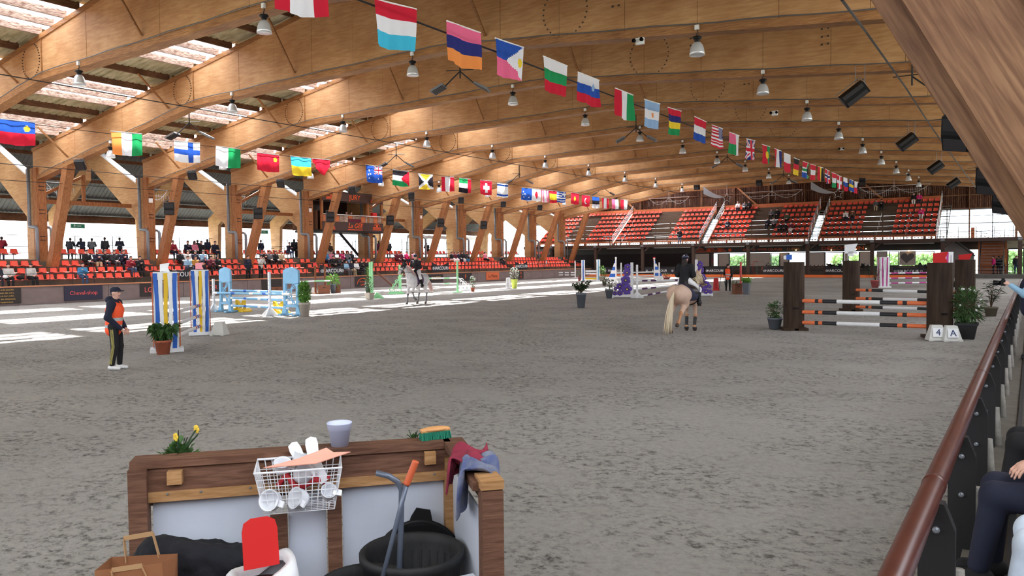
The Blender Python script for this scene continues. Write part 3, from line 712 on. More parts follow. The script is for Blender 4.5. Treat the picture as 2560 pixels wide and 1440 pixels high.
# ================================================================ HANGING THINGS
ALU = mat('aluminium', (222, 225, 230), .3, metal=.45)
GLASSM = mat('lamp_glass', (225, 228, 230), .15)
def lamp(label, loc, group):
    t = thing('high_bay_lamp', label, 'lamp', loc, 0, group)
    q = MB(); q.box((0, 0, -.02), (.12, .12, .14)); q.build('junction_box', WHITE, t)
    q = MB(); q.tube([(0, 0, -.1), (.02, 0, -.16), (-.02, 0, -.22), (0, 0, -.28)], .014, 6); q.build('hook', DARK, t)
    q = MB(); q.lathe([(.03, -.27), (.13, -.30), (.15, -.34), (.10, -.38), (.07, -.44), (.09, -.47)], 14, cap=True); q.build('gear_housing', BLACK, t, smooth=True)
    q = MB(); q.lathe([(.07, -.46), (.12, -.49), (.17, -.56), (.205, -.66), (.225, -.78), (.235, -.86), (.225, -.86), (.21, -.78), (.19, -.66), (.12, -.52)], 18); q.build('reflector', ALU, t, smooth=True)
    q = MB(); q.lathe([(.0, -.875), (.225, -.865)], 18); q.build('cover_glass', GLASSM, t)
    return t
ROWL = [(-41.4, 'far left row'), (-31.0, 'left centre row'), (-20.0, 'centre row'), (-8.6, 'right row')]
l0 = None
for x, rn in ROWL:
    for gi, y in enumerate(GY):
        if gi < 1 or (x == -41.4 and gi < 2) or gi == 11: continue
        lab = 'silver bell-shaped high bay lamp in the %s, girder %s' % (rn, nth[gi]); loc = (x, y-.28, bot(x)+.05)
        if l0 is None: l0 = lamp(lab, loc, 'high bay lamps')
        else: dup(l0, loc, label=lab)
# ---- flags
def cloth(name, col):
    m = bpy.data.materials.new(name); m.use_nodes = True; n = m.node_tree; b = n.nodes['Principled BSDF']; c = (*srgb(col), 1)
    b.inputs['Base Color'].default_value = c; b.inputs['Roughness'].default_value = .7; b.inputs['Specular IOR Level'].default_value = .15
    t = n.nodes.new('ShaderNodeBsdfTranslucent'); t.inputs[0].default_value = c; mx = n.nodes.new('ShaderNodeMixShader'); mx.inputs[0].default_value = .5
    n.links.new(b.outputs[0], mx.inputs[1]); n.links.new(t.outputs[0], mx.inputs[2]); n.links.new(mx.outputs[0], n.nodes['Material Output'].inputs[0]); return m
FC = {k: cloth('cloth_'+k, v) for k, v in dict(red=(205, 40, 62), white=(232, 234, 240), blue=(45, 85, 175), sky=(70, 190, 225), green=(40, 150, 90), yellow=(240, 210, 60), orange=(240, 150, 80), black=(40, 38, 44), navy=(48, 52, 120), pale=(150, 185, 225), pink=(235, 110, 150)).items()}
FK = list(FC)
def hs(*c): return lambda u, v: c[min(int(v*len(c)), len(c)-1)]
def vs(*c): return lambda u, v: c[min(int(u*len(c)), len(c)-1)]
def cross(bg, c, w_=.09, cx=.5, cy=.5, in_=None):
    def f(u, v):
        if in_ and (abs(u-cx) < w_*.45 or abs(v-cy) < w_*.6): return in_
        return c if (abs(u-cx) < w_ or abs(v-cy) < w_*1.35) else bg
    return f
def uk(u, v):
    if abs(u-.5) < .07 or abs(v-.5) < .1: return 'red'
    if abs(u-.5) < .12 or abs(v-.5) < .17: return 'white'
    d = min(abs(u-v), abs(u-(1-v)))
    return 'red' if d < .045 else 'white' if d < .12 else 'navy'
def disc(bgf, c, cx, cy, r, asp=1.5): return lambda u, v: c if ((u-cx)*asp)**2+(v-cy)**2 < r*r else bgf(u, v)
def canton(bgf, cf, u0, u1, v1): return lambda u, v: cf((u-u0)/(u1-u0), v/v1) if u0 <= u < u1 and v < v1 else bgf(u, v)
def phil(u, v):
    if (1-u) < .62*(1-abs(v-.5)*2): return 'yellow' if ((u-.85)*1.5)**2+(v-.5)**2 < .02 else 'white'
    return 'blue' if v < .5 else 'pink'
def safr(u, v):
    s = 1-u; c = abs(v-.5); ed = .5-s*.9 if s < .5 else .0
    if s < .35 and c < .36-s*.95: return 'black'
    if c < .1 or abs(c-max(0, .48-s)) < .09: return 'green'
    if c < .17 or abs(c-max(0, .48-s)) < .15: return 'white'
    return 'red' if v < .5 else 'blue'
def jama(u, v):
    d = min(abs(u-v), abs(u-(1-v)))
    if d < .1: return 'white'
    return 'black' if abs(u-.5) > abs(v-.5) else 'yellow'
usa = canton(lambda u, v: ('red', 'white')[int(v*13) % 2], lambda u, v: 'white' if (int(u*8)+int(v*7)) % 2 and (u*8 % 1) < .5 else 'navy', .55, 1.01, .54)
stars = lambda bg: (lambda u, v: 'white' if any(((u-a)*1.5)**2+(v-b)**2 < .0035 for a, b in ((.2, .3), (.3, .5), (.15, .55), (.22, .75), (.75, .75))) else bg)
FL1 = [('red and white maple-leaf', 688, -104, 813, -76, 42, disc(lambda u, v: 'red' if u < .26 or u > .74 else 'white', 'red', .5, .5, .18)),
 ('red, white and light-blue banded', 935, -3, 1041, 23, 128, hs('red', 'white', 'sky')),
 ('red, blue and orange banded', 1117, 52, 1201, 82, 175, hs('pink', 'navy', 'orange')),
 ('blue and pink with white sun triangle', 1238, 95, 1309, 119, 202, phil),
 ('white, green and red banded', 1358, 140, 1418, 165, 242, hs('white', 'green', 'red')),
 ('white, blue and red banded with a shield', 1445, 180, 1498, 201, 268, disc(hs('white', 'blue', 'red'), 'pale', .72, .34, .12)),
 ('red, white and green upright-striped', 1538, 220, 1583, 238, 302, vs('red', 'white', 'green')),
 ('pale blue and white banded with a sun', 1611, 248, 1650, 260, 323, disc(hs('pale', 'white', 'pale'), 'orange', .5, .5, .1)),
 ('red, blue, yellow and green banded', 1669, 268, 1703, 278, 339, hs('red', 'navy', 'yellow', 'green')),
 ('red, white and blue banded', 1736, 291, 1766, 305, 359, hs('red', 'white', 'blue')),
 ('star-spangled red and white striped', 1780, 312, 1807, 322, 372, usa),
 ('pink and green with white fly', 1823, 330, 1848, 339, 389, lambda u, v: 'white' if u > .62 else ('pink' if v < .5 else 'green')),
 ('blue with red and white crosses', 1866, 347, 1888, 352, 400, uk),
 ('red and green with a gold ring', 1905, 361, 1925, 367, 410, disc(lambda u, v: 'red' if u < .6 else 'green', 'yellow', .6, .5, .2)),
 ('red, white and navy upright-striped', 1936, 371, 1954, 378, 419, vs('red', 'white', 'navy')),
 ('white over red', 1960, 382, 1976, 388, 431, hs('white', 'red')),
 ('black, red and yellow banded', 1984, 394, 1999, 400, 439, hs('black', 'red', 'yellow')),
 ('six-coloured with a sideways Y', 2007, 403, 2022, 408, 446, safr),
 ('red, white and red banded', 2025, 410, 2039, 414, 450, hs('red', 'white', 'red')),
 ('red, yellow and black upright-striped', 2045, 416, 2058, 420, 453, vs('red', 'yellow', 'black')),
 ('red with navy-on-white cross', 2063, 422, 2074, 428, 459, cross('red', 'white', .13, .62, .5, 'navy')),
 ('red, white and green banded', 2079, 431, 2091, 435, 469, hs('red', 'white', 'green')),
 ('red with a white cross', 2093, 437, 2104, 442, 473, cross('red', 'white', .09, .62)),
 ('white, blue and red plain banded', 2109, 443, 2118, 447, 478, hs('white', 'blue', 'red')),
 ('blue with a yellow cross', 2124, 448, 2133, 452, 480, cross('blue', 'yellow', .1, .62)),
 ('white and red with blue wedge', 2136, 453, 2145, 456, 484, lambda u, v: 'blue' if (1-u) < .5*(1-abs(v-.5)*2) else ('white' if v < .5 else 'red'))]
FL2 = [('blue over red with a gold crown', -6, 296, 87, 306, 364, disc(lambda u, v: 'blue' if v < .5 else 'red', 'yellow', .78, .3, .12)),
 ('orange, white and green upright-striped', 277, 328, 355, 335, 389, vs('orange', 'white', 'green')),
 ('white with a blue cross', 435, 352, 500, 358, 406, cross('white', 'blue', .1, .62)),
 ('white and pale green halved', 540, 365, 600, 373, 420, vs('white', 'green')),
 ('red with small yellow stars', 643, 381, 698, 388, 430, disc(hs('red'), 'yellow', .8, .3, .12)),
 ('sky-blue over yellow', 726, 390, 778, 396, 440, hs('sky', 'yellow')),
 ('folded crimson', 781, 396, 826, 400, 432, hs('red')),
 ('blue starred with a small cross canton', 914, 412, 956, 417, 457, canton(stars('blue'), uk, .5, 1.01, .5)),
 ('black, white and green with red wedge', 982, 424, 1022, 429, 466, lambda u, v: 'red' if (1-u) < .5*(1-abs(v-.5)*2) else hs('black', 'white', 'green')(u, v)),
 ('yellow and black quartered by a pale saltire', 1045, 434, 1082, 437, 473, jama),
 ('red with a broad white centre', 1103, 441, 1135, 443, 478, lambda u, v: 'white' if .3 < u < .7 else 'red'),
 ('green, white and black with red fly', 1148, 445, 1177, 448, 482, lambda u, v: 'red' if u > .75 else hs('green', 'white', 'black')(u, v)),
 ('red with a stubby white cross', 1201, 450, 1230, 453, 487, lambda u, v: 'white' if (abs(u-.5) < .08 and abs(v-.5) < .33) or (abs(v-.5) < .12 and abs(u-.5) < .24) else 'red'),
 ('white with two blue bars', 1243, 457, 1270, 460, 493, lambda u, v: 'blue' if .1 < v < .22 or .78 < v < .9 else 'white'),
 ('deep blue starred', 1304, 469, 1329, 471, 500, stars('blue')),
 ('white with a red disc', 1330, 471, 1352, 474, 503, disc(hs('white'), 'red', .5, .5, .28)),
 ('pink and white finely striped', 1353, 474, 1372, 476, 505, lambda u, v: ('pink', 'white')[int(u*7) % 2]),
 ('red and yellow banded', 1373, 476, 1392, 478, 507, lambda u, v: 'yellow' if .25 < v < .75 else 'red'),
 ('blue and white barred', 1393, 478, 1414, 480, 506, canton(lambda u, v: ('blue', 'white')[int(v*9) % 2], cross('blue', 'white', .12), .6, 1.01, .5)),
 ('red with one gold star', 1428, 481, 1447, 484, 511, disc(hs('red'), 'yellow', .5, .5, .2)),
 ('red with a white crescent', 1455, 487, 1475, 489, 516, disc(disc(hs('red'), 'white', .5, .5, .26), 'red', .58, .5, .2)),
 ('blue, black and white banded', 1480, 491, 1498, 493, 520, hs('blue', 'black', 'white')),
 ('pink-red and white triple upright', 1504, 494, 1522, 496, 521, vs('red', 'white', 'red')),
 ('red left and white right, wrinkled', 1529, 497, 1546, 499, 522, vs('pink', 'white')),
 ('red and white halved, last on the string', 1552, 498, 1569, 500, 523, vs('red', 'white'))]
def make_flag(desc, where, X, xl, yl, xr, yr, yb, pat, seed):
    a = gx(xl, yl, X); b = gx(xr, yr, X); c = gx(xr, yb, X); hgt = max(.75, min(1.3, b.z-c.z))
    rr = random.Random(seed); ph = rr.random()*6; am = .03+.03*rr.random(); n_, k_ = 36, 24
    v = []; f = []; mi = []
    tri = 'folded' in desc
    for j in range(k_+1):
        for i in range(n_+1):
            u = i/n_; w_ = j/k_
            p = a.lerp(b, u); sag = .05*math.sin(PI*u)
            hh = hgt*(.35+.65*(1-abs(u*2-1.15))) if tri else hgt
            pinch = 1-.06*w_*math.sin(ph)
            y = p.y+(0.5-u)*(a.y-b.y)*0+ (b.y-a.y)*(u-.5)*(pinch-1)
            v.append((X+am*(w_+.2)*math.sin(u*(11 if X < -20 else 8)+ph+w_*1.5)+.02*math.sin(u*25+ph*2)*w_, y, p.z-hh*w_-sag*w_))
    for j in range(k_):
        for i in range(n_):
            q = j*(n_+1)+i; f.append((q, q+1, q+n_+2, q+n_+1)); mi.append(FK.index(pat((i+.5)/n_, (j+.5)/k_)))
    t = thing('flag', '%s flag %s' % (desc, where), 'flag', (0, 0, 0), 0, 'flags on the '+('near' if X > -20 else 'left')+' string')
    org = (a+b)/2; t.location = org
    m = MB(); m.add([(p[0]-org.x, p[1]-org.y, p[2]-org.z) for p in v], f); m.m = mi; m.build('cloth', [FC[k] for k in FK], t, smooth=True)
    q = MB(); q.tube([a-org, b-org], .018, 6); q.build('sleeve', WHITE, t)
for i, F in enumerate(FL1): make_flag(F[0], 'on the near string', -11.2, *F[1:6], F[6], i)
for i, F in enumerate(FL2): make_flag(F[0], 'on the left string', -29.0, *F[1:6], F[6], 50+i)
def cable(label, pts, r=.02):
    m = MB(); m.tube(pts, r, 5, cap=False); return m.build('cable', DARK, label=label, cat='cable')
def alongY(X, pa, pb, n_=30, sag=0):
    a = gx(pa[0], pa[1], X); b = gx(pb[0], pb[1], X); return [a.lerp(b, i/n_)+Vector((0, 0, -sag*math.sin(PI*i/n_))) for i in range(n_+1)]
cable('thick black cable carrying the near string of flags', alongY(-11.29, (700, -75), (2160, 478)), .022)
cable('thin line the left string of flags hangs from', alongY(-29.08, (-200, 275), (1600, 501)), .012)
cable('black cable running past the left centre lamps', alongY(-31.4, (-100, 168), (1900, 518)), .022)
cable('dark cable stretched in front of the left columns', alongY(-45.2, (-50, 404), (1380, 528)), .02)
cable('lower dark cable along the left columns', alongY(-46.6, (-50, 446), (1380, 540)), .018)
pts = [gx(2060, -90, -3.0), gx(2105, 0, -3.0), gy(2165, 80, 22), gy(2265, 220, 32), gy(2330, 320, 42), gy(2388, 400, 52), gy(2440, 470, 66)]
cable('thick black cable descending across the girders at upper right', pts, .03)
# ---- infrared heaters
def heater(loc, label, two=True, rz=0):
    t = thing('heater', label, 'heater', loc, rz, 'infrared heaters')
    for s_ in ((-1, 1) if two else (1,)):
        M = Mt((0, s_*.95, -.5), rx=s_*R(-28))
        q = MB(); q.box((0, 0, 0), (.75, .62, .09), M=M); q.build('reflector_case', GREY, t)
        q = MB()
        for k in range(5): q.box((-.28+.14*k, 0, -.055), (.09, .54, .02), M=M)
        q.build('ceramic_plate', DARK, t)
        q = MB(); q.tube([(0, 0, .2), (0, s_*.7, -.42)], .03, 6); q.build('arm', DARK, t)
    q = MB(); q.tube([(0, 0, 1.0), (0, 0, -.1)], .03, 6); q.tube([(0, -.6, .25), (0, .6, .25)], .02, 6); q.build('hanger', DARK, t)
    return t
k_ = ['first', 'second', 'third', 'fourth']
for i, y in enumerate((25.7, 42.2, 58.3, 74.6)): heater((-38, y, 9.6), 'twin black infrared heater of the left row, %s from camera' % k_[i], rz=PI/2+.55)
for i, y in enumerate((26.5, 44.1, 61.2, 78)): heater((-20.2, y, 10.0), 'twin black infrared heater below the centre girders, %s from camera' % k_[i], rz=PI/2+.4)
for i, (px, py, Y) in enumerate(((2280, 235, 30.2), (2365, 330, 44.3), (2415, 402, 58.3), (2440, 440, 72))):
    p = gy(px, py, Y); heater((p.x, p.y, p.z+.4), 'single tilted heater on a bracket at right, %s from camera' % k_[i], False, rz=-PI/2)
# ---- loudspeakers
def speaker(name, loc, label, rot, size, group):
    t = thing(name, label, 'speaker', loc, 0, group); t.rotation_euler = rot; a, b, c = size
    q = MB(); q.prism([(-a/2, -c/2), (a/2*.8, -c/2*.86), (a/2, 0), (a/2*.8, c/2*.86), (-a/2, c/2)], b, M=Mt()); q.build('cabinet', BLACK, t)
    q = MB(); q.box((a/2*.86+.01, 0, 0), (.02, b*.86, c*.8)); q.build('grille', DARK, t)
    q = MB(); q.tube([(0, -b/2-.03, 0), (0, -b/2-.03, c/2+.12), (0, b/2+.03, c/2+.12), (0, b/2+.03, 0)], .015, 5); q.build('bracket', GREY, t)
    return t
for i, y in enumerate((30.2, 44.3, 58.3, 72.3)):
    t = speaker('loudspeaker', (-5.3, y-.3, 7.95), 'tilted black box loudspeaker hung at right, %s from camera' % k_[i], (R(15), R(0), R(-110)), (.5, .9, .5), 'tilted right loudspeakers')
    t.rotation_euler = (R(38), R(15), R(-70))
    q = MB(); q.tube([(-5.3, y-.1, 8.2), (-5.3, y-.1, 9.0)], .012, 5); q.tube([(-5.0, y-.1, 8.2), (-5.0, y-.1, 9.0)], .012, 5)
    q.build('hanging_chain', GREY, label='thin chains holding the tilted right loudspeaker, %s from camera' % k_[i], cat='chain')
for i, (px, py, Y, s_) in enumerate(((2400, 328, 15.9, .72), (2476, 448, 22.9, .8), (2508, 505, 29.9, .8))):
    p = gy(px, py, Y); t = speaker('loudspeaker', p, 'large black moulded loudspeaker on the right struts, %s from camera' % k_[i], (R(-12), R(25), R(-115)), (s_*.6, s_*.62, s_), 'large right loudspeakers')
for i, (px, py) in enumerate(((1535, 490), (1742, 465), (1898, 455), (2156, 452))):
    p = gy(px, py, 84.6); speaker('loudspeaker', p, 'rounded black loudspeaker near the end wall, %s from left' % k_[i], (0, R(10), -PI/2), (.5, .55, .95), 'end loudspeakers')
for gi in range(3, 9):
    speaker('loudspeaker', (-46.75, GY[gi]-.5, 5.75), 'black loudspeaker on the left strut, girder '+nth[gi], (0, R(8), R(-35)), (.42, .6, .85), 'strut loudspeakers')
for gi in range(2, 10):
    speaker('spotlight_panel', (-44.4, GY[gi]-.35, 7.75), 'small dark tilted floodlight under the girder '+nth[gi], (0, R(38), R(-50)), (.22, .5, .6), 'left floodlights')
# white emergency lights on the lower chords
for i, (px, py, gi) in enumerate(((1600, 103, 2), (1937, 283, 4), (2000+8, 0, 3), (2105, 372, 7), (2268, 432, 10))):
    if py == 0: continue
    p = gy(px, py, GY[gi]-.32)
    t = thing('emergency_light', 'white twin-beam emergency light on the girder '+nth[gi], 'emergency light', p, 0, 'emergency lights')
    q = MB(); q.box((0, 0, 0), (.26, .12, .2)); q.build('case', WHITE, t)
    for s_ in (-1, 1):
        q = MB(); q.lathe([(.0, 0), (.05, .02), (.065, .1)], 10, M=Mt((s_*.13, -.1, .0), rx=R(90))); q.build('lamp_head', BLACK, t)
# festoon frames (unlit garland frames)
WIRE = mat('garland_wire', (190, 188, 190), .5)
def garland(loc, rz, W, label, ic=24):
    t = thing('garland_frame', label, 'garland', loc, rz, 'garland frames')
    q = MB(); q.tube([(-W/2, 0, 0), (W/2, 0, 0)], .03, 4); q.tube([(-W*.42, 0, -.45), (W*.42, 0, -.45)], .02, 4); q.tube([(0, 0, .9), (0, 0, -.5)], .025, 4); q.build('bar', WIRE, t)
    for s_ in (-1, 1):
        q = MB(); q.tube([(s_*(W/2-.02)+(-s_)*W*.5*i/10, 0, -.75*math.sin(PI*i/10)) for i in range(11)], .022, 4); q.build('arc', WIRE, t)
    q = MB(); rr = random.Random(int(W*10+loc[1]))
    for i in range(ic):
        x = -W/2+W*i/(ic-1); L = .25+rr.random()*.7; q.tube([(x, 0, -.3), (x+.03, 0, -.3-L)], .012, 4)
    q.build('icicle_strand', WIRE, t, kind='stuff')
for i, (px, py, W) in enumerate(((1672, 494, 5), (1930, 478, 6.3), (2235, 464, 6.5))):
    p = gy(px, py, 86); garland(p, 0, W, 'unlit pale garland frame hung before the end wall, %s' % ['leftmost of three', 'middle of three', 'rightmost of three'][i], 10 if i < 2 else 34)
for i, gi in enumerate((2, 3, 4, 5, 6, 7)):
    garland((-54.5, GY[gi]+2.6, 7.7), PI/2, 3.6, 'unlit white garland frame with icicles in the left gallery, girder '+nth[gi], 20)
def star(loc, label):
    t = thing('star_ornament', label, 'ornament', loc, 0, 'star ornaments')
    q = MB()
    P5 = [((.55 if i % 2 == 0 else .24)*math.sin(PI*i/5), 0, (.55 if i % 2 == 0 else .24)*math.cos(PI*i/5)) for i in range(11)]
    q.tube(P5, .03, 4); q.build('star', WIRE, t)
    m_ = MB(); nn = 10; v = []; f = []
    for i in range(nn+1):
        u = i/nn; x = -.3-2.4*u
        v += [(x, 0, .1+.5*u-.25*math.sin(PI*u)), (x, 0, .05+1.3*u-.2*math.sin(PI*u)+.1)]
    for i in range(nn): f.append((2*i, 2*i+1, 2*i+3, 2*i+2))
    m_.add(v, f); m_.build('mesh_tail', mat('wire_mesh', (150, 150, 158), .6), t)
    q = MB(); q.tube([(0, 0, .5), (0, 0, 1.6)], .02, 4); q.build('hanger', WIRE, t)
for i, (px, py) in enumerate(((1817, 495), (2095, 484))): star(gy(px, py, 86.2), 'star-shaped unlit ornament with mesh tail before the end wall, %s one' % ['left', 'right'][i])
# exit signs
GRN = mat('exit_green', (30, 130, 90), .5)
for i, (px, py) in enumerate(((194, 565), (658, 580))):
    p = gx(px, py, -60.8); t = thing('exit_sign', 'green and white exit sign in the left gallery, %s one' % ['nearer', 'farther'][i], 'sign', p, 0, 'exit signs')
    q = MB(); q.box((0, 0, 0), (.06, 1.1, .35)); q.build('plate', WHITE, t)
    q = MB(); q.box((.035, 0, 0), (.01, 1.0, .27)); q.build('green_field', GRN, t); q = MB(); q.tube([(0, 0, .1), (0, 0, 4.2)], .012, 4); q.build('hanger', DARK, t)
    q = MB(); q.ball((.045, -.25, .08), (.01, .04, .04)); q.beam((.045, -.25, .05), (.045, -.3, -.04), .01, .05); q.beam((.045, -.3, -.04), (.045, -.2, -.1), .01, .03); q.beam((.045, -.25, .0), (.045, -.12, .02), .01, .03); q.box((.045, .1, 0), (.01, .3, .05)); q.build('pictogram', WHITE, t)
# ================================================================ PLANTS AND POTS
LEAF = mat('leaf_green', (62, 98, 48), .6, .35, 6); LEAFD = mat('leaf_dark', (40, 62, 36), .6, .3, 6); LEAFL = mat('leaf_light', (110, 160, 70), .6, .3, 6)
PETW = mat('petal_white', (240, 240, 240), .6); PETY = mat('petal_yellow', (225, 190, 60), .6); STEM = mat('stem_brown', (92, 78, 60), .8); SOIL = mat('soil', (58, 46, 38), .95, .2, 20)
def leaf(m, p, d, L, W, mi=0, droop=.3):
    d = Vector(d).normalized(); s_ = d.cross(Vector((0, 0, 1)))
    if s_.length < .05: s_ = Vector((1, 0, 0))
    s_.normalize(); p = Vector(p); a = p+d*L*.45; b = p+d*L-Vector((0, 0, droop*L))
    m.add([p, a+s_*W/2, b, a-s_*W/2], [(0, 1, 2), (0, 2, 3)], mi)
def rdir(rr, up=.3):
    a = rr.random()*2*PI; z = up+(rr.random()-.5)*1.2; return Vector((math.cos(a), math.sin(a), z)).normalized()
def pot(t, r, h, mt, style='round', taper=.72):
    q = MB()
    if style == 'square': n_ = 4; M = Mt(rz=PI/4); k = 1.3
    else: n_ = 20; M = Mt(); k = 1
    q.lathe([(0, .0), (r*taper*k, 0), (r*k*.97, h*.84), (r*k*1.06, h*.84), (r*k*1.06, h), (r*k*.95, h), (r*k*.9, h*.88)], n_, M=M); q.build('pot', mt, t, smooth=(style != 'square'))
    q = MB(); q.lathe([(0, h*.9), (r*k*.92, h*.9)], n_, M=M); q.build('soil', SOIL, t)
def bush(t, h0, R_, Hh, n_, L, W, mt, seed, shape='ball', stems=5, flower=None, nf=0, droop=.3):
    rr = random.Random(seed); s_ = MB(); m = MB(); f = MB()
    tips = []
    for i in range(stems):
        a = rr.random()*2*PI; rad = R_*(.3+.6*rr.random()); tip = Vector((rad*math.cos(a), rad*math.sin(a), h0+Hh*(.6+.4*rr.random())))
        mid = Vector((tip.x*.35, tip.y*.35, h0+(tip.z-h0)*.5)); s_.tube([(0, 0, h0-.03), mid, tip], [.014, .01, .004], 5); tips.append((mid, tip))
    s_.build('stems', STEM, t)
    for i in range(n_):
        if shape == 'ball':
            d = Vector((rr.gauss(0, 1), rr.gauss(0, 1), rr.gauss(0, 1))).normalized(); c = Vector((0, 0, h0+Hh*.5)); u = rr.random()**.4; p = c+Vector((d.x*R_*u, d.y*R_*u, d.z*Hh*.5*u)); dd = (d+rdir(rr)*.7)
        else:
            mid, tip = tips[i % stems]; u = rr.random(); p = mid.lerp(tip, u)if rr.random() < .7 else Vector((0, 0, h0)).lerp(mid, .4+.6*u); dd = rdir(rr, .35)
        leaf(m, p, dd, L*(.6+.6*rr.random()), W*(.7+.5*rr.random()), 0, droop*rr.random())
    m.build('foliage', mt, t, kind='stuff')
    if nf:
        for i in range(nf):
            d = Vector((rr.gauss(0, 1), rr.gauss(0, 1), rr.gauss(.3, 1))).normalized(); p = Vector((d.x*R_*.95, d.y*R_*.95, h0+Hh*.52+d.z*Hh*.5)); f.ball(p, .028, 0, 6, 4)
        f.build('blossoms', flower, t, kind='stuff')
TERRA = mat('terracotta', (168, 92, 68), .8, .12, 5); PGREY = mat('pot_grey', (98, 104, 112), .6, .05, 4); PCREAM = mat('pot_stone', (176, 168, 156), .8, .12, 8)
PBLACK = mat('pot_black', (34, 34, 36), .6); PPINK = mat('pot_pink', (180, 96, 96), .7); PLIME = mat('pot_lime', (196, 214, 96), .5); POLIVE = mat('pot_olive', (112, 108, 92), .7)
def px_scale(px, py):
    p = gz(px, py); v = CAMM.inverted() @ p; return p, -v.z/1950     # metres per pixel there
def plant(px, pyb, wpx, ptop, ytop, rpx, mtp, mtl, label, style='round', shape='ball', n_=260, L=.13, W=.05, flower=None, nf=0, stems=6, droop=.3, taper=.72):
    p, s = px_scale(px, pyb); t = thing('potted_plant', label, 'plant', p, 0)
    h = (pyb-ptop)*s; pot(t, wpx*s/2, h, mtp, style, taper)
    bush(t, h, rpx*s, (ptop-ytop)*s, n_, L, W, mtl, int(px), shape, stems, flower, nf, droop); return t
plant(408, 886, 40, 850, 806, 46, TERRA, LEAF, 'trailing fern in a terracotta pot at the near blue and yellow wing', shape='stem', n_=1100, L=.15, W=.022, stems=34, droop=1.5)
plant(762, 791, 28, 756, 704, 15, PCREAM, LEAFL, 'clipped bushy topiary in a pale stone pot beside the light blue wing', n_=1300, L=.11, W=.08)
plant(924, 748, 20, 732, 692, 11, PCREAM, LEAF, 'leafy green plant in a pale pot beside the green uprights', n_=260, L=.12, flower=PETW, nf=10, style='square')
plant(921, 735, 15, 716, 668, 9, PGREY, LEAFL, 'taller green shrub in a grey tub behind the pale pot', n_=220, L=.12)
plant(1182, 729, 10, 719, 689, 7, TERRA, LEAF, 'slim white-flowered plant in a small terracotta pot', n_=160, L=.1, flower=PETW, nf=26)
plant(1286, 721, 16, 698, 669, 12, PLIME, LEAF, 'white-blossomed plant in a lime green pot by the start sign', n_=160, L=.16, flower=PETW, nf=90)
plant(1453, 769, 25, 732, 700, 34, PGREY, LEAFD, 'small palm with arching fronds in a tall grey pot', shape='stem', n_=620, L=.14, W=.025, stems=13, droop=1.0)
plant(1523, 746, 21, 723, 696, 15, PGREY, LEAFD, 'dark leafy plant with white flowers in a rounded grey pot', n_=260, L=.12, flower=PETW, nf=16, taper=.6)
plant(1504, 703, 14, 690, 665, 10, PCREAM, LEAFL, 'bright bushy plant in a pale pot left of the striped sail wing', n_=260, L=.14)
plant(1511, 714, 12, 700, 680, 9, POLIVE, LEAF, 'brownish plant in an olive pot near the striped sail wing', n_=160, L=.14)
plant(1449, 702, 9, 692, 676, 9, PPINK, LEAF, 'small spiky plant in a pink pot left of the blue and white pillar', n_=140, L=.16, W=.03)
plant(1665, 698, 22, 693, 683, 14, PPINK, LEAF, 'low flowering trough plant beside the right sail wing', n_=160, L=.1, flower=PETW, nf=20)
plant(1866, 736, 18, 706, 694, 12, PGREY, LEAFL, 'spider-like green plant in a square grey planter by the wooden boxes', style='square', shape='stem', n_=240, L=.28, W=.03, stems=14, droop=.9)
plant(1937, 822, 36, 794, 755, 20, PGREY, LEAF, 'dense green shrub in a grey pot left of the nearest left log', n_=420, L=.09, W=.045)
plant(2416, 847, 52, 806, 722, 33, PBLACK, LEAF, 'big green oleander in a square black tub beside the letter A marker', style='square', n_=700, L=.22, W=.03, stems=12, flower=PETW, nf=14)
plant(2477, 791, 31, 767, 702, 34, POLIVE, LEAFD, 'sparse branching oleander in a grey-green pot near the rail', shape='stem', n_=180, L=.24, W=.03, stems=9)
plant(2188, 719, 22, 700, 660, 24, PPINK, LEAFD, 'wispy shrub in a pink pot beside the pink striped pillar', n_=420, L=.16, W=.025, stems=9)
plant(2386, 718, 12, 706, 700, 4, PBLACK, LEAFD, 'small dark pot between the two right logs', n_=40, L=.08)
# ================================================================ JUMPS
def axis(pa, pb):
    a, b = gz(*pa), gz(*pb); return a, b, math.atan2(b.y-a.y, b.x-a.x)
WHT = mat('jump_white', (232, 234, 236), .45, .05, 4); BLU = mat('jump_blue', (40, 96, 190), .5, .05, 3); YEL = mat('jump_yellow', (232, 190, 40), .5, .05, 3)
LBL = mat('jump_light_blue', (128, 180, 215), .5, .08, 4); MINT = mat('jump_mint', (150, 215, 160), .5, .05, 4); PUR = mat('jump_purple', (92, 66, 160), .5, .08, 4); PURD = mat('jump_plum', (84, 48, 92), .5)
ORP = mat('pole_orange', (226, 118, 72), .5, .1, 4); BLKP = mat('pole_black', (40, 40, 44), .5, .1, 4); PNK = mat('jump_magenta', (184, 60, 140), .5); REDP = mat('pole_red', (200, 70, 70), .5); LOG = two_noise('log_wood', ((52, 40, 32), (76, 58, 44), (190, 180, 170)), 1, (1, 1, .3), 5, (3, 3, .3), .8, .4)
def pole(a, b, r, bands, label, group=None, name='jump_pole'):
    """bands: list of (length fraction, material); a/b world ends"""
    a, b = Vector(a), Vector(b); mats = []; m = MB(); u = 0; tot = sum(x for x, _ in bands)
    for fr_, mt in bands:
        if mt not in mats: mats.append(mt)
        m.tube([a.lerp(b, u/tot)-a, a.lerp(b, (u+fr_)/tot)-a], r, 12, mats.index(mt)); u += fr_
    return m.build(name, mats, smooth=False, label=label, cat='pole', group=group, loc=a)
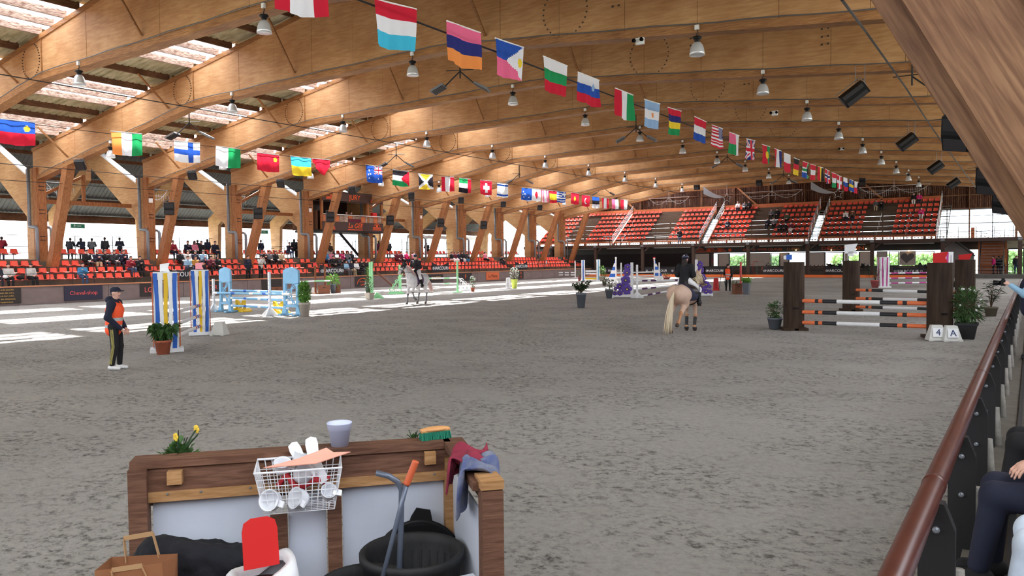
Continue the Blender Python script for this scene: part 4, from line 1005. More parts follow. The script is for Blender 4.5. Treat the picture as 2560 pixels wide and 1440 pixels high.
# -- J1 ribbon wings
a1, b1, rz1 = axis((418, 879), (503, 836))
def ribbon_pillar(loc, rz, w_, h, cols, label, accent=None, dpt=.42):
    t = thing('jump_wing', label, 'jump wing', loc, rz)
    for sx in (-1, 1):
        for sy in (-1, 1):
            q = MB(); q.box((sx*(w_/2-.03), sy*(dpt/2-.03), h/2), (.05, .05, h)); q.build('corner_post', WHT, t)
    q = MB(); q.box((0, 0, h-.1), (w_, dpt, .2)); q.build('frame_board', WHT, t); q = MB(); q.box((0, 0, .06), (w_, dpt, .1)); q.build('frame_board', WHT, t)
    q = MB(); q.box((0, -dpt/2-.02, .05), (w_+.22, .12, .1)); q.build('foot', WHT, t); q = MB(); q.box((0, dpt/2+.02, .05), (w_+.22, .12, .1)); q.build('foot', WHT, t)
    for side in range(4):
        n_ = len(cols) if side < 2 else max(2, len(cols)//2); wd = (w_ if side < 2 else dpt)
        for i in range(n_):
            c = cols[i % len(cols)]; x0 = -wd/2+(i+.5)*wd/n_; x1 = -wd*.42+(i+.5)*wd*.84/n_; bw = wd/n_*.92
            vs_ = []
            for k in range(9):
                u = k/8; xc = x0+(x1-x0)*u+.012*math.sin(u*7+i*2); off = (dpt/2 if side < 2 else w_/2)+.012+.012*math.sin(u*9+i)
                for e in (-1, 1):
                    tw = bw/2*(1-.15*math.sin(u*PI)); xx = xc+e*tw
                    vs_.append({0: (xx, -off, h-.03-u*(h-.12)), 1: (xx, off, h-.03-u*(h-.12)), 2: (off, xx, h-.03-u*(h-.12)), 3: (-off, xx, h-.03-u*(h-.12))}[side])
            q = MB(); q.add(vs_, [(2*k, 2*k+1, 2*k+3, 2*k+2) for k in range(8)]); q.build('ribbon', c, t)
    if accent:
        q = MB()
        for s_ in (-1, 1): q.box((s_*(w_/2+.03), -dpt/2, h*.5), (.03, .03, h*.96))
        q.build('edge_strip', accent, t)
    return t
RIB = [WHT, BLU, WHT, YEL, WHT, BLU]
ribbon_pillar(a1, rz1+PI/2+.2, .56, 2.02, [BLU, WHT, YEL, WHT, BLU], 'near jump wing of hanging blue, yellow and white ribbons', ORP)
ribbon_pillar(b1, rz1+PI/2+.2, .50, 2.02, [BLU, WHT, YEL, WHT, BLU], 'far jump wing of hanging blue, yellow and white ribbons', ORP)
u1 = (b1-a1).normalized(); pb = [(.06, WHT), (.08, REDP), (.04, WHT), (.1, BLU), (.04, WHT), (.08, REDP), (1.2, WHT), (.08, REDP), (.04, WHT), (.1, BLU), (.04, WHT), (.08, REDP), (.06, WHT)]
for z, nm in ((.92, 'top'), (.6, 'middle'), (.28, 'lowest')):
    pole(a1+u1*.18+Vector((0, 0, z)), b1-u1*.18+Vector((0, 0, z)), .05, pb, 'white pole with red and blue bands between the ribbon wings, %s one' % nm, 'ribbon jump poles')
def flagplate(px, py, col, label, size=.26, zz=None, ref=None):
    p, s = px_scale(*ref); q = MB(); q.prism([(-size/2, -size*.35), (size/2, -size*.4), (size*.3, 0), (size/2, size*.45), (-size/2, size*.35)], .015)
    z = H-(py-(648-.01*(px-1280)))*s; q.tube([(-size/2, 0, -size), (-size/2, 0, size*.35)], .01, 5)
    o = q.build('jump_flag', col, label=label, cat='flag marker', loc=(p.x, p.y, z)); o.rotation_euler = (0, 0, R(25)); return o
flagplate(413, 669, WHT, 'white pennant plate on the near ribbon wing', ref=(418, 879))
flagplate(496, 665, mat('pennant_pink', (235, 150, 160), .5), 'pink pennant plate on the far ribbon wing', ref=(503, 836))
def marker(px, py, ch, label, colr=None):
    p, s = px_scale(px, py); t = thing('number_marker', label, 'marker', p, R(24)); M_ = mat('marker_plastic', (205, 205, 200), .6, .04, 5)
    q = MB(); w0, w1, h, d0, d1 = .46, .26, .40, .36, .16
    q.add([(-w0/2, -d0/2, 0), (w0/2, -d0/2, 0), (w0/2, d0/2, 0), (-w0/2, d0/2, 0), (-w1/2, -d1/2, h), (w1/2, -d1/2, h), (w1/2, d1/2, h), (-w1/2, d1/2, h)], [(0, 1, 5, 4), (1, 2, 6, 5), (2, 3, 7, 6), (3, 0, 4, 7), (4, 5, 6, 7)])
    q.build('shell', M_, t)
    for s_ in (-1, 1): q = MB(); q.box((s_*(w0/2-.05), -d0/2, .02), (.1, .05, .06)); q.build('foot', M_, t)
    th = math.atan((d0-d1)/2/h)
    if ch:
        q = MB(); q.box((0, 0, 0), (.26, .01, .24), M=Mt((0, -.152, .215), rx=-th)); q.build('label_panel', WHT, t)
        text('figure', ch, .24, mat('marker_navy', (30, 44, 92), .5), (0, -.162, .21), (PI/2-th, 0, 0), t, ext=.004)
    return t
marker(550, 837, None, 'blank white marker block right of the ribbon jump')
marker(2340, 850, '4', 'white marker block with the number 4 before the near right log')
marker(2377, 852, 'A', 'white marker block with the letter A before the near right log')
def standard(px, py, ytop, label, mt=None, w_=.09):
    p, s = px_scale(px, py); t = thing('jump_standard', label, 'standard', p, 0); h = (py-ytop)*s; mt = mt or WHT
    q = MB(); q.box((0, 0, h/2), (w_, w_, h)); q.build('upright', mt, t)
    for k in range(4):
        M = Mt(rz=k*PI/2+.4); q = MB(); q.prism([(.03, 0), (.36, 0), (.36, .05), (.06, .34), (.03, .34)], .04, M=M); q.build('foot', mt, t)
    q = MB()
    for k in range(6): q.box((0, -w_/2-.005, h*.3+k*h*.1), (.025, .01, .025))
    q.build('peg_holes', DARK, t, kind='stuff'); return t
# -- J2 light blue oxer
def scroll(m, x0, x1, z0, z1, y, r, mi=0):
    """pierced scroll work between two stiles"""
    w_ = x1-x0; n_ = max(2, int((z1-z0)/(w_*.75)))
    for i in range(n_):
        zc = z0+(i+.5)*(z1-z0)/n_; s_ = 1 if i % 2 else -1; hh = (z1-z0)/n_
        for q_ in (-1, 1):
            cx = (x0+x1)/2+q_*w_*.22*s_; pts = [(cx+(w_*.24)*(1-a/9)*math.cos(a*q_), y, zc+q_*hh*.2+(w_*.24)*(1-a/9)*math.sin(a*q_)) for a in np.linspace(0, 7, 14)]
            m.tube(pts, r, 4, mi)
        m.tube([((x0+x1)/2-w_*.4*s_, y, zc-hh*.5), ((x0+x1)/2, y, zc), ((x0+x1)/2+w_*.4*s_, y, zc+hh*.5)], r*1.1, 4, mi)
        m.ball(((x0+x1)/2, y, zc), (w_*.12, r, w_*.12), mi, 8, 4)
def blue_wing(px, py, ytop, wpx, rz, label):
    p, s = px_scale(px, py); t = thing('jump_wing', label, 'jump wing', p, rz); h = (py-ytop)*s; w_ = wpx*s*1.4
    pts = [(-w_/2, h*.66), (w_/2, h*.66), (w_/2, h*.93), (w_*.3, h*.97), (0, h), (-w_*.3, h*.97), (-w_/2, h*.93)]
    q = MB(); q.prism(pts, .1); q.build('arched_head', LBL, t)
    for s_ in (-1, 1):
        q = MB(); q.box((s_*w_*.42, 0, h*.42), (w_*.16, .1, h*.52)); q.build('stile', LBL, t)
        q = MB(); q.prism([(s_*w_*.30, .0), (s_*w_*.62, 0), (s_*w_*.62, .06), (s_*w_*.5, h*.2), (s_*w_*.34, h*.2)], .12); q.box((s_*w_*.45, 0, .04), (.16, .6, .07)); q.build('splayed_foot', LBL, t)
    q = MB(); q.box((0, 0, h*.2), (w_, .1, h*.05)); q.build('cross_rail', LBL, t)
    q = MB(); scroll(q, -w_*.34, w_*.34, h*.22, h*.66, 0, .022); q.build('scroll_panel', LBL, t, kind='stuff'); return t
a2, b2, rz2 = axis((565, 780), (730, 789))
blue_wing(565, 780, 668, 33, rz2, 'light blue arched jump wing with pierced scrolls, left of the oxer')
blue_wing(730, 789, 668, 42, rz2, 'light blue arched jump wing with pierced scrolls, right of the oxer')
standard(535, 779, 697, 'white upright standard left of the blue oxer'); standard(675, 789, 680, 'white upright standard before the right light blue wing')
LB = [(.15, WHT), (.5, LBL), (.12, BLU), (.5, LBL), (.12, WHT), (.3, LBL), (.12, BLU), (.5, LBL), (.2, WHT)]
c2, d2 = gz(535, 779), gz(675, 789)
pole(c2+Vector((0, 0, .86)), c2+(d2-c2)*1.32+Vector((0, 0, .92)), .05, LB, 'pale blue top pole on the front of the oxer')
for z, n_ in ((.98, 'upper'), (.64, 'middle'), (.3, 'lower')): pole(a2.lerp(b2, .07)+Vector((0, 0, z)), a2.lerp(b2, .95)+Vector((0, 0, z)), .05, LB, 'pale blue %s pole between the two light blue wings' % n_)
def mfill(px, py, label):
    p, s = px_scale(px, py); t = thing('yellow_filler', label, 'filler', p, rz2); w_ = .5
    for s_ in (-1, 1):
        q = MB(); q.box((s_*.28, 0, .28), (.1, .1, .5)); q.build('block_side', YEL, t)
        q = MB(); q.prism([(s_*.2, 0), (s_*.5, 0), (s_*.5, .06), (s_*.3, .16), (s_*.2, .1)], .5); q.build('foot', YEL, t)
    q = MB(); q.beam((-.26, 0, .5), (0, 0, .2), .1, .1); q.beam((.26, 0, .5), (0, 0, .2), .1, .1); q.box((0, 0, .1), (.5, .1, .08)); q.build('m_brace', YEL, t); return t
mfill(602, 779, 'yellow M-shaped filler block under the blue poles, left one'); mfill(697, 784, 'yellow M-shaped filler block under the blue poles, right one')
p_ = gz(530, 776)
# -- J3 brown boxes and posts
BOXW = mat('box_brown', (122, 74, 50), .6, .15, 4)
def wbox(px, py, wpx, hpx, label, dark=0):
    p, s = px_scale(px, py); t = thing('wooden_box', label, 'box', p, R(50)); w_, h = wpx*s, hpx*s
    q = MB(); q.box((0, 0, h/2), (w_, w_*.7, h)); q.build('body', BOXW, t)
    q = MB(); q.box((0, 0, h-.03), (w_+.04, w_*.7+.04, .06)); q.build('rim', BOXW, t)
    q = MB(); q.box((0, -w_*.35-.012, h*.72), (w_*.25, .02, .05)); q.build('hand_slot', DARK, t)
wbox(810, 734, 28, 21, 'brown wooden box with a hand slot under the dark posts, left'); wbox(841, 732, 20, 20, 'brown wooden box with a hand slot under the dark posts, right'); wbox(692, 736, 24, 19, 'brown wooden box against the kick wall behind the white standard')
def bpost(px, py, ytop, mt, label):
    p, s = px_scale(px, py); q = MB(); h = (py-ytop)*s; q.box((0, 0, h/2), (.1, .1, h)); q.box((0, 0, .03), (.5, .5, .06)); return q.build('jump_post', mt, label=label, cat='post', loc=p)
bpost(789, 734, 664, BOXW, 'slim brown jump post with the red pennant'); bpost(813, 732, 665, BOXW, 'slim brown jump post right of the pennant post')
flagplate(791, 660, RED, 'red pennant plate on the slim brown post', ref=(789, 734))
p0, p1 = gz(742, 741), gz(826, 738); pole(p0+Vector((0, 0, .95)), p1+Vector((0, 0, .95)), .05, [(.4, WHT), (.15, MINT), (.3, WHT), (.5, MINT), (.3, WHT)], 'white and mint pole behind the topiary')
t = plant(833, 733, 14, 710, 682, 12, PGREY, LEAFL, 'mint green drooping leaves on the right wooden box', n_=120, L=.3, W=.08, droop=1)
marker(786, 733, None, 'small blank white marker before the wooden boxes')
# -- J4 mint green jump
for px, py, yt, lb in ((931, 743, 654, 'left'), (1000, 734, 662, 'second'), (1144, 731, 652, 'right')):
    bpost(px, py, yt, MINT, 'mint green jump upright, %s one beside the grey horse' % lb)
bpost(926, 742, 655, MINT, 'mint green jump upright doubled with the left one'); 
p, s = px_scale(941, 746); t = thing('jump_foot', 'mint green spread foot of the left upright', 'jump foot', p, rz2)
for k in range(4): q = MB(); q.prism([(.05, 0), (.5, 0), (.5, .05), (.1, .35), (.05, .35)], .05, M=Mt(rz=k*PI/2+.3)); q.build('foot', MINT, t)
def scrollwing(px, py, ytop, wpx, mt, label, flip=1):
    p, s = px_scale(px, py); t = thing('scroll_wing', label, 'jump wing', p, R(30)); w_, h = wpx*s, (py-ytop)*s
    q = MB(); pts = [(flip*w_/2, 0, h)]+[(flip*(w_/2-w_*(1-math.cos(a))), 0, h*math.cos(a)**.8*.95) for a in np.linspace(.2, 1.45, 8)]; q.tube(pts, .035, 5)
    for k in range(4):
        c = (flip*(w_*.3-w_*.22*k), .0, h*(.8-.2*k)); q.tube([(c[0]+.17*(1-a/9)*math.cos(a), 0, c[2]+.17*(1-a/9)*math.sin(a)) for a in np.linspace(0, 7, 12)], .028, 4)
    for k in range(5): q.tube([(flip*(w_*.4-w_*.18*k), 0, .1), (flip*(w_*.4-w_*.18*k), 0, h*(.75-.15*k))], .025, 4)
    q.build('scroll_work', mt, t, kind='stuff')
    q = MB(); q.box((0, 0, .08), (w_, .12, .16)); q.box((0, 0, .03), (w_*1.1, .5, .05)); q.build('base', mt, t)
    for k in range(3): q = MB(); q.ball((-w_*.3+w_*.3*k, -.08, .25), (.1, .04, .1)); q.build('flower_disc', PETW, t)
scrollwing(990, 735, 684, 34, MINT, 'mint green jump wing of pierced scrolls left of the grey horse', 1)
scrollwing(1163, 727, 694, 32, WHT, 'white jump wing of pierced scrolls right of the right mint upright', -1)
g0, g1 = gz(1000, 733), gz(1144, 731)
MB4 = [(.3, WHT), (.2, MINT), (.5, WHT), (.2, MINT), (.5, WHT), (.2, MINT), (.3, WHT)]
for z, n_ in ((1.0, 'upper'), (.62, 'lower')): pole(g0+Vector((0, 0, z)), g1+Vector((0, 0, z)), .05, MB4, 'white pole with mint bands behind the grey horse, %s' % n_)
pole(gz(1003, 731)+Vector((0, 0, .35)), gz(1098, 730)+Vector((0, 0, .35)), .045, [(1, WHT)], 'short low white plank pole behind the grey horse')
# start sign left
def startsign(px, py, hpx, wpx, mt, lt, label):
    p, s = px_scale(px, py); t = thing('start_sign', label, 'sign', p, R(20)); h, w_ = hpx*s, wpx*s
    q = MB(); q.prism([(-w_/2*1.15, 0), (w_/2*1.15, 0), (w_/2, h*.9), (w_*.4, h), (-w_*.4, h), (-w_/2, h*.9)], .25); q.build('panel', mt, t)
    for k, ch in enumerate('START'): text('letter', ch, h*.17, lt, (0, -.135, h*(.84-.17*k)), (PI/2, 0, 0), t, ext=.005)
    q = MB(); q.box((0, 0, .02), (w_*1.5, .4, .04)); q.build('base', mt, t)
BLT = mat('black_letter', (25, 25, 28), .5)
startsign(1271, 722, 28, 10, WHT, BLT, 'white upright start sign left of the lime green pot')
startsign(1790, 726, 31, 12, RED, BLT, 'red upright start sign left of the orange-vested man')
# -- J5 far jumps
def pillar(px, py, ytop, wpx, cols, label):
    p, s = px_scale(px, py); return ribbon_pillar(p, R(30), wpx*s*.9, (py-ytop)*s, cols, label, None, wpx*s*.7)
p5a = pillar(1458, 704, 650, 10, [WHT, BLU, WHT], 'white and blue ribbon pillar, left of the far plank jump'); p5b = pillar(1496, 703, 649, 10, [WHT, LBL, WHT], 'white and pale blue ribbon pillar, right of the far plank jump')
q0, q1 = gz(1464, 703), gz(1491, 703)
for k, (z, mt, n_) in enumerate(((1.0, WHT, 'white top'), (.75, WHT, 'white second'), (.5, ORANGE, 'orange'), (.25, YEL, 'yellow lowest'))):
    m = MB(); m.beam(Vector((0, 0, 0)), q1-q0, .04, .16); m.build('plank', mt, label='%s plank of the far plank jump' % n_, cat='plank', loc=q0+Vector((0, 0, z)))
for px, yt, lb in ((1351, 654, 'left'), (1366, 651, 'right')): bpost(px, 695, yt, WHT, 'slim white post of the far left wing, %s one' % lb)
def sailtri(pts, px, py, label, mats=None, rz=R(20), bands=None):
    p, s = px_scale(px, py); t = thing('sail_wing', label, 'jump wing', p, rz)
    return t, s
p, s = px_scale(1358, 695); t = thing('sail_panel', 'white curved triangular panel between the far left posts', 'panel', p, R(33))
q = MB(); q.prism([(-.28, .1), (.3, .1), (.0, .4), (-.2, .9), (-.28, 1.3)], .03); q.prism([(-.28, 1.55), (.3, 1.55), (.1, 1.75), (-.2, 1.8)], .03); q.build('cloth_panel', WHT, t)
for px, py, yt in ((1438, 695, 652),): bpost(px, py, yt, WHT, 'slim white post with a pennant left of the blue pillar')
q0, q1 = gz(1368, 695), gz(1438, 695); BW = [(.3, WHT), (.1, BLKP)]*4+[(.3, WHT)]
for z, n_ in ((.62, 'upper'), (.35, 'lower')): pole(q0+Vector((0, 0, z)), q1+Vector((0, 0, z)), .05, BW, 'black and white pole of the farthest jump, %s' % n_)
def sail(px, py, ytop, wpx, flip, label):
    p, s = px_scale(px, py); h = (py-ytop)*s; w_ = wpx*s; t = thing('sail_wing', label, 'jump wing', p, R(22))
    q = MB(); q.box((0, 0, h/2), (.12, .1, h)); q.build('mast', WHT, t)
    wd = lambda u: w_*(1-u)**.8*(.55+.45*(1-u))
    for i in range(6):
        u0, u1 = .08+i*.14, .08+(i+1)*.14
        q = MB(); q.prism([(0, h*u0), (flip*wd(u0), h*u0), (flip*wd(u1), h*u1), (0, h*u1)] if flip > 0 else [(0, h*u0), (0, h*u1), (flip*wd(u1), h*u1), (flip*wd(u0), h*u0)], .04); q.build('sail_band', BLU if i % 2 else WHT, t)
    q = MB(); q.box((flip*w_/2, 0, .06), (w_*1.1, .3, .1)); q.build('base', WHT, t)
    q = MB(); q.ball((0, 0, h), .1, 0, 8, 5); q.build('finial', WHT, t)
sail(1540, 706, 645, 24, -1, 'blue and white striped sail wing with the mast at right'); sail(1636, 702, 647, 26, 1, 'blue and white striped sail wing with the mast at left')
flagplate(1638, 645, RED, 'red pennant plate on the right sail wing', ref=(1636, 702)); standard(1553, 708, 657, 'white standard right of the left sail wing'); standard(1648, 703, 656, 'white standard right of the right sail mast')
q0, q1 = gz(1543, 707), gz(1636, 703)
for z, n_ in ((.9, 'upper'), (.55, 'middle'), (.2, 'lower')): pole(q0+Vector((0, 0, z)), q1+Vector((0, 0, z)), .06, [(1, WHT), (.1, BLKP), (1, WHT)], 'white pole between the sail wings, %s' % n_)
# purple flower wings
def flower(q, x, z, r, mi, mc, y=-.06):
    for k in range(6):
        a = k*PI/3+x*7; q.ball((x+r*.55*math.cos(a), y+.015*(k % 2), z+r*.55*math.sin(a)), (r*.45, .03, r*.45), mi, 8, 4)
    q.ball((x, y-.03, z), (r*.3, .03, r*.3), mc, 8, 4); q.ball((x, y-.05, z), (r*.17, .03, r*.17), mc+1, 8, 4)
def purple_wing(px, py, ytop, wpx, flip, label):
    p, s = px_scale(px, py); h = (py-ytop)*s; w_ = wpx*s; t = thing('flower_wing', label, 'jump wing', p, R(22))
    q = MB(); q.box((0, 0, h*.51), (.16, .14, h)); q.build('upright', WHT, t)
    q = MB(); q.box((flip*w_*.5, 0, .1), (w_*1.1, .12, .14)); q.box((flip*w_, 0, .04), (.1, .6, .08)); q.box((0, 0, .04), (.1, .6, .08)); q.build('base', WHT, t)
    for fx, fz, fr in ((.22, .88, .15), (.25, .72, .17), (.32, .5, .22), (.25, .24, .24), (.62, .32, .17), (.62, .13, .13), (.88, .12, .1), (.85, .26, .09), (.42, .37, .12)):
        q = MB(); flower(q, flip*fx*w_, fz*h, fr*1.35, 0, 1); q.build('flower', [PUR, mat('flower_dark', (40, 24, 60)), mat('flower_yellow', (225, 195, 110))], t)
purple_wing(1580, 744, 657, 48, -1, 'wing of big purple painted flowers left of the palomino'); purple_wing(1741, 740, 650, 38, 1, 'wing of big purple painted flowers right of the palomino')
standard(1593, 745, 662, 'white standard with a spread foot beside the left flower wing')
r0, r1 = gz(1582, 744), gz(1741, 740); PW = [(.3, WHT), (.2, PURD), (.12, WHT), (.2, PURD), (.7, WHT), (.2, PURD), (.12, WHT), (.2, PURD), (.3, WHT)]
for (a, za), (b, zb), n_ in ((((1584, 744), .95), ((1741, 740), .95), 'upper level'), (((1584, 744), .45), ((1741, 740), .75), 'middle sloping'), (((1600, 745), .1), ((1741, 741), .6), 'lower sloping')):
    pole(gz(*a)+Vector((0, 0, za)), gz(*b)+Vector((0, 0, zb)), .05, PW, 'plum and white banded pole behind the palomino, %s' % n_)
# -- J6 log jump
def log(px, py, ytop, wpx, label):
    p, s = px_scale(px, py); h = (py-ytop)*s; w_ = wpx*s; t = thing('log_tower', label, 'post', p, R(27)); r_ = w_/2
    rr = random.Random(int(px)); prof = []
    n_ = 20; v = []; f = []
    for j, z in enumerate(np.linspace(.06, h, 9)):
        for i in range(n_):
            a = 2*PI*i/n_; r = r_*(1+.03*math.sin(a*5+px)+.02*rr.random()); v.append((r*math.cos(a), r*math.sin(a)*.8, z))
    for j in range(8): f += [(j*n_+i, j*n_+(i+1) % n_, (j+1)*n_+(i+1) % n_, (j+1)*n_+i) for i in range(n_)]
    f.append(tuple(range(8*n_, 9*n_))); q = MB(); q.add(v, f); q.build('trunk', LOG, t, smooth=False)
    q = MB(); q.box((0, -r_*.8, h*.33), (.14, .04, .04)); q.build('slot', BLACK, t)
    for s_ in (-1, 1): q = MB(); q.box((s_*r_*.7, 0, .04), (r_*.9, r_*2.1, .08)); q.build('foot_block', LOG, t)
LA = (1985, 825); LBk = (2127, 777); LC = (2350, 845); LD = (2412, 795)
log(*LA, 655, 50, 'nearest left dark log tower of the orange pole jump'); log(*LBk, 652, 40, 'rear left dark log tower of the orange pole jump'); log(*LC, 657, 60, 'nearest right dark log tower behind the 4 and A markers'); log(*LD, 649, 46, 'rear right dark log tower behind the oleander')
OB = [(.30, ORP), (.08, BLKP), (.09, ORP), (.32, BLKP), (.92, WHT), (.36, BLKP), (.10, ORP), (.09, BLKP), (.40, ORP)]
for (pa, pb_, ys, nm) in ((LA, LC, ((751, 759), (779, 789), (805, 817)), 'front'), (LBk, LD, ((724, 732), (745, 752), (766, 775)), 'rear')):
    A, B = gz(*pa), gz(*pb_)
    for (ya, yb_), lv in zip(ys, ('top', 'middle', 'bottom')):
        sa = px_scale(*pa)[1]; sb = px_scale(*pb_)[1]
        za = H-(ya-(648-.01*(pa[0]-1280)))*sa; zb = H-(yb_-(648-.01*(pb_[0]-1280)))*sb
        uu = (B-A).normalized(); pole(A+uu*.26+Vector((0, 0, za)), B-uu*.3+Vector((0, 0, zb)), .058, OB, 'orange, black and white pole, %s one of the %s log pair' % (lv, nm), 'log jump poles')
flagplate(2185, 622, WHT, 'white arrow plate above the rear left log', ref=LBk, size=.5); flagplate(2153, 634, WHT, 'small white plate on the rear left log', ref=LBk, size=.25)
flagplate(2331, 645, RED, 'red square plate on the near right log', ref=LC, size=.38); flagplate(2403, 648, RED, 'red arrow plate on the rear right log', ref=LD, size=.45)
p, s = px_scale(*LA); q = MB(); q.box((0, 0, 0), (.16, .05, .16)); q.box((-.12, 0, -.01), (.08, .05, .12), 1); q.build('number_plate', [BLU, WHT], label='blue and white number plate on the nearest left log', cat='plate', loc=(p.x-.15, p.y, 2.23))
# -- J7 pink striped pillars
pillar(2208, 719, 643, 26, [WHT, PNK, WHT, WHT, PNK, WHT], 'pillar of pink and white ribbons beside the pink pot'); pillar(2366, 716, 630, 26, [WHT, PNK, WHT, WHT], 'pillar of pink and white ribbons behind the near right log')
q0, q1 = gz(2209, 719), gz(2366, 716); PB = [(.2, WHT), (.2, PNK)]*4+[(.2, WHT)]
for z, n_ in ((1.0, 'top'), (.65, 'middle'), (.3, 'bottom')): pole(q0+Vector((0, 0, z)), q1+Vector((0, 0, z)), .05, PB, 'pink and white banded pole, %s one' % n_)
# planter boxes near the orange vest
wbox(1843, 735, 20, 26, 'brown planter box beside the orange-vested man'); bpost(1852, 733, 655, REDP, 'dark red slim post rising from the planter box')
p, s = px_scale(1806, 725); t = thing('trestle', 'thin dark trestle stand behind the red start sign', 'stand', p, 0)
for s_ in (-1, 1): q = MB(); q.tube([(s_*.25, 0, 0), (s_*.05, 0, 1.2)], .02, 5); q.build('leg', DARK, t)
plant(1835, 727, 12, 716, 704, 12, PGREY, LEAF, 'low green plant behind the orange-vested man', n_=120, L=.15)
# -- things on the kick wall and railing
HB = mat('banner_black', (34, 34, 40), .7, .1, 2)
def banner(kind, pa, pb, z0, z1, label, txt='HARCOUR', cut=True):
    if kind == 'L': a, b = gx(pa, 690, -46.05), gx(pb, 690, -46.05); rz = PI/2; o = (-46.12, (a.y+b.y)/2, 0); w_ = abs(b.y-a.y)
    else: a, b = gy(pa, 690, EY-.05), gy(pb, 690, EY-.05); rz = 0; o = ((a.x+b.x)/2, EY-.08, 0); w_ = b.x-a.x
    t = thing('banner', label, 'banner', o, rz, 'black show banners')
    n_ = 16; v = []; f = []
    for j in range(5):
        for i in range(n_+1):
            u = i/n_; sag = (.35*(z1-z0)*math.sin(PI*u)**1.5 if cut else .04*math.sin(PI*u))*(1 if j == 0 else (.15 if j < 4 else .05)*(1-j/5)); z = z1-(z1-z0)*j/4-sag
            v.append((-w_/2+w_*u, -.02-.02*math.sin(u*11+j), z))
    for j in range(4): f += [(j*(n_+1)+i, j*(n_+1)+i+1, (j+1)*(n_+1)+i+1, (j+1)*(n_+1)+i) for i in range(n_)]
    q = MB(); q.add(v, f); q.build('cloth', HB, t, smooth=True)
    zc = z0+(z1-z0)*(.38 if cut else .5); text('lettering', txt, min(.42, (z1-z0)*.5, w_*.19), WT, (0, -.05, zc), (PI/2, 0, 0), t, ext=.004)
    for s_ in (-1, 1):
        q = MB(); q.tube([(s_*w_*.42+.11*math.cos(a_), -.05, zc+.11*math.sin(a_)) for a_ in np.linspace(0, 2*PI, 13)], .014, 4); q.box((s_*w_*.42, -.05, zc), (.03, .01, .1)); q.build('roundel', WT, t)
banner('L', 406, 484, 1.15, 2.0, 'black letter banner on the railing between the ribbon wings'); banner('L', 800, 862, 1.15, 2.0, 'black letter banner on the railing left of seated spectators in white')
banner('L', 1081, 1123, 1.15, 2.0, 'black letter banner on the railing right of the grey horse'); banner('L', 1289, 1320, 1.15, 2.0, 'black letter banner near the far left corner')
for pa, pb_, lb in ((1510, 1566, 'behind the left sail wing'), (1612, 1688, 'left of the palomino rider'), (1764, 1812, 'left of the orange-vested man'), (1907, 1963, 'left of the nearest left log'), (2063, 2118, 'between the two left logs')):
    banner('E', pa, pb_, .32, 1.1, 'black letter banner on the far railing '+lb, cut=False)
banner('E', 2232, 2310, .35, 1.15, 'black letter banner with a sagging top below the heart picture')
def wallsign(pa, pb, z0, z1, bgm, lines, fm, label, size=None, extra=None):
    a, b = gx(pa, 720, -46.1), gx(pb, 720, -46.1); w_ = abs(b.y-a.y); t = thing('wall_sign', label, 'sign', (-46.12, (a.y+b.y)/2, 0), PI/2)
    q = MB(); q.box((0, -.015, (z0+z1)/2), (w_, .03, z1-z0)); q.build('board', bgm, t)
    n_ = len(lines)
    for i, ln in enumerate(lines):
        sz = size or min((z1-z0)/n_*.75, w_/max(3, len(ln))*1.6); text('lettering', ln, sz, fm, (0, -.036, z1-(z1-z0)*(i+.5)/n_), (PI/2, 0, 0), t, ext=.003)
    if extra == 'dome':
        q = MB(); q.tube([(w_*.38*math.cos(a_), -.04, z0+.2*(z1-z0)+(z1-z0)*.62*math.sin(a_)) for a_ in np.linspace(.1, PI-.1, 9)], .03, 4); q.build('arch', fm, t)
    return t
NAVY = mat('sign_navy', (48, 46, 66), .6, .05, 3); RLET = mat('red_letter', (225, 92, 92), .5); GLET = mat('yellow_letter', (212, 170, 90), .5)
wallsign(-40, 52, .12, .95, mat('sign_dark', (52, 46, 46), .6), ['confort et la sécurité', 'pour le soin des cuirs,', 'aimaux et de leurs selles,', 'entretien des vêtements', 'et des équipements'], GLET, 'dark wall sign with five lines of yellow italic text at far left')
wallsign(160, 256, .12, .95, NAVY, ['Cheval-shop'], RLET, 'dark navy wall sign with pink-red shop lettering below the blue-shirted spectator')
wallsign(350, 391, .15, .95, mat('sign_dark', (52, 46, 46)), ['LG'], RLET, 'small dark wall sign with a thin red L and G', size=.45)
wallsign(512, 552, .15, .95, mat('sign_dark', (52, 46, 46)), ['O R'], RLET, 'dark red-marked wall sign behind the white standard of the oxer', size=.4)
wallsign(655, 705, .15, .95, mat('sign_dark', (52, 46, 46)), [''], RLET, 'plain dark wall board behind the middle of the oxer')
wallsign(888, 925, .12, .95, mat('sign_dark', (52, 46, 46)), ['', 'Boulerie', 'JUMP'], ORT, 'brown wall sign with an orange arch and lettering behind the tall shrub', extra='dome')
wallsign(1072, 1108, .2, .9, mat('sign_dark', (52, 46, 46)), ['ORIFETI'], GLET, 'brown wall sign with small yellow capitals right of the grey horse', size=.4)
wallsign(1148, 1180, .2, .95, mat('sign_dark', (52, 46, 46)), ['F'], ORT, 'brown wall sign with an orange mark beside the right mint upright')
wallsign(1216, 1248, .15, .95, mat('sign_orange', (214, 108, 66)), ['La Maine'], mat('black_letter', (25, 25, 28)), 'bright orange wall sign with black handwriting left of the lime pot')
wallsign(1296, 1309, .15, .95, mat('sign_dark', (52, 46, 46)), ['JB', 'VS'], ORT, 'narrow brown wall sign with red squares right of the lime pot')
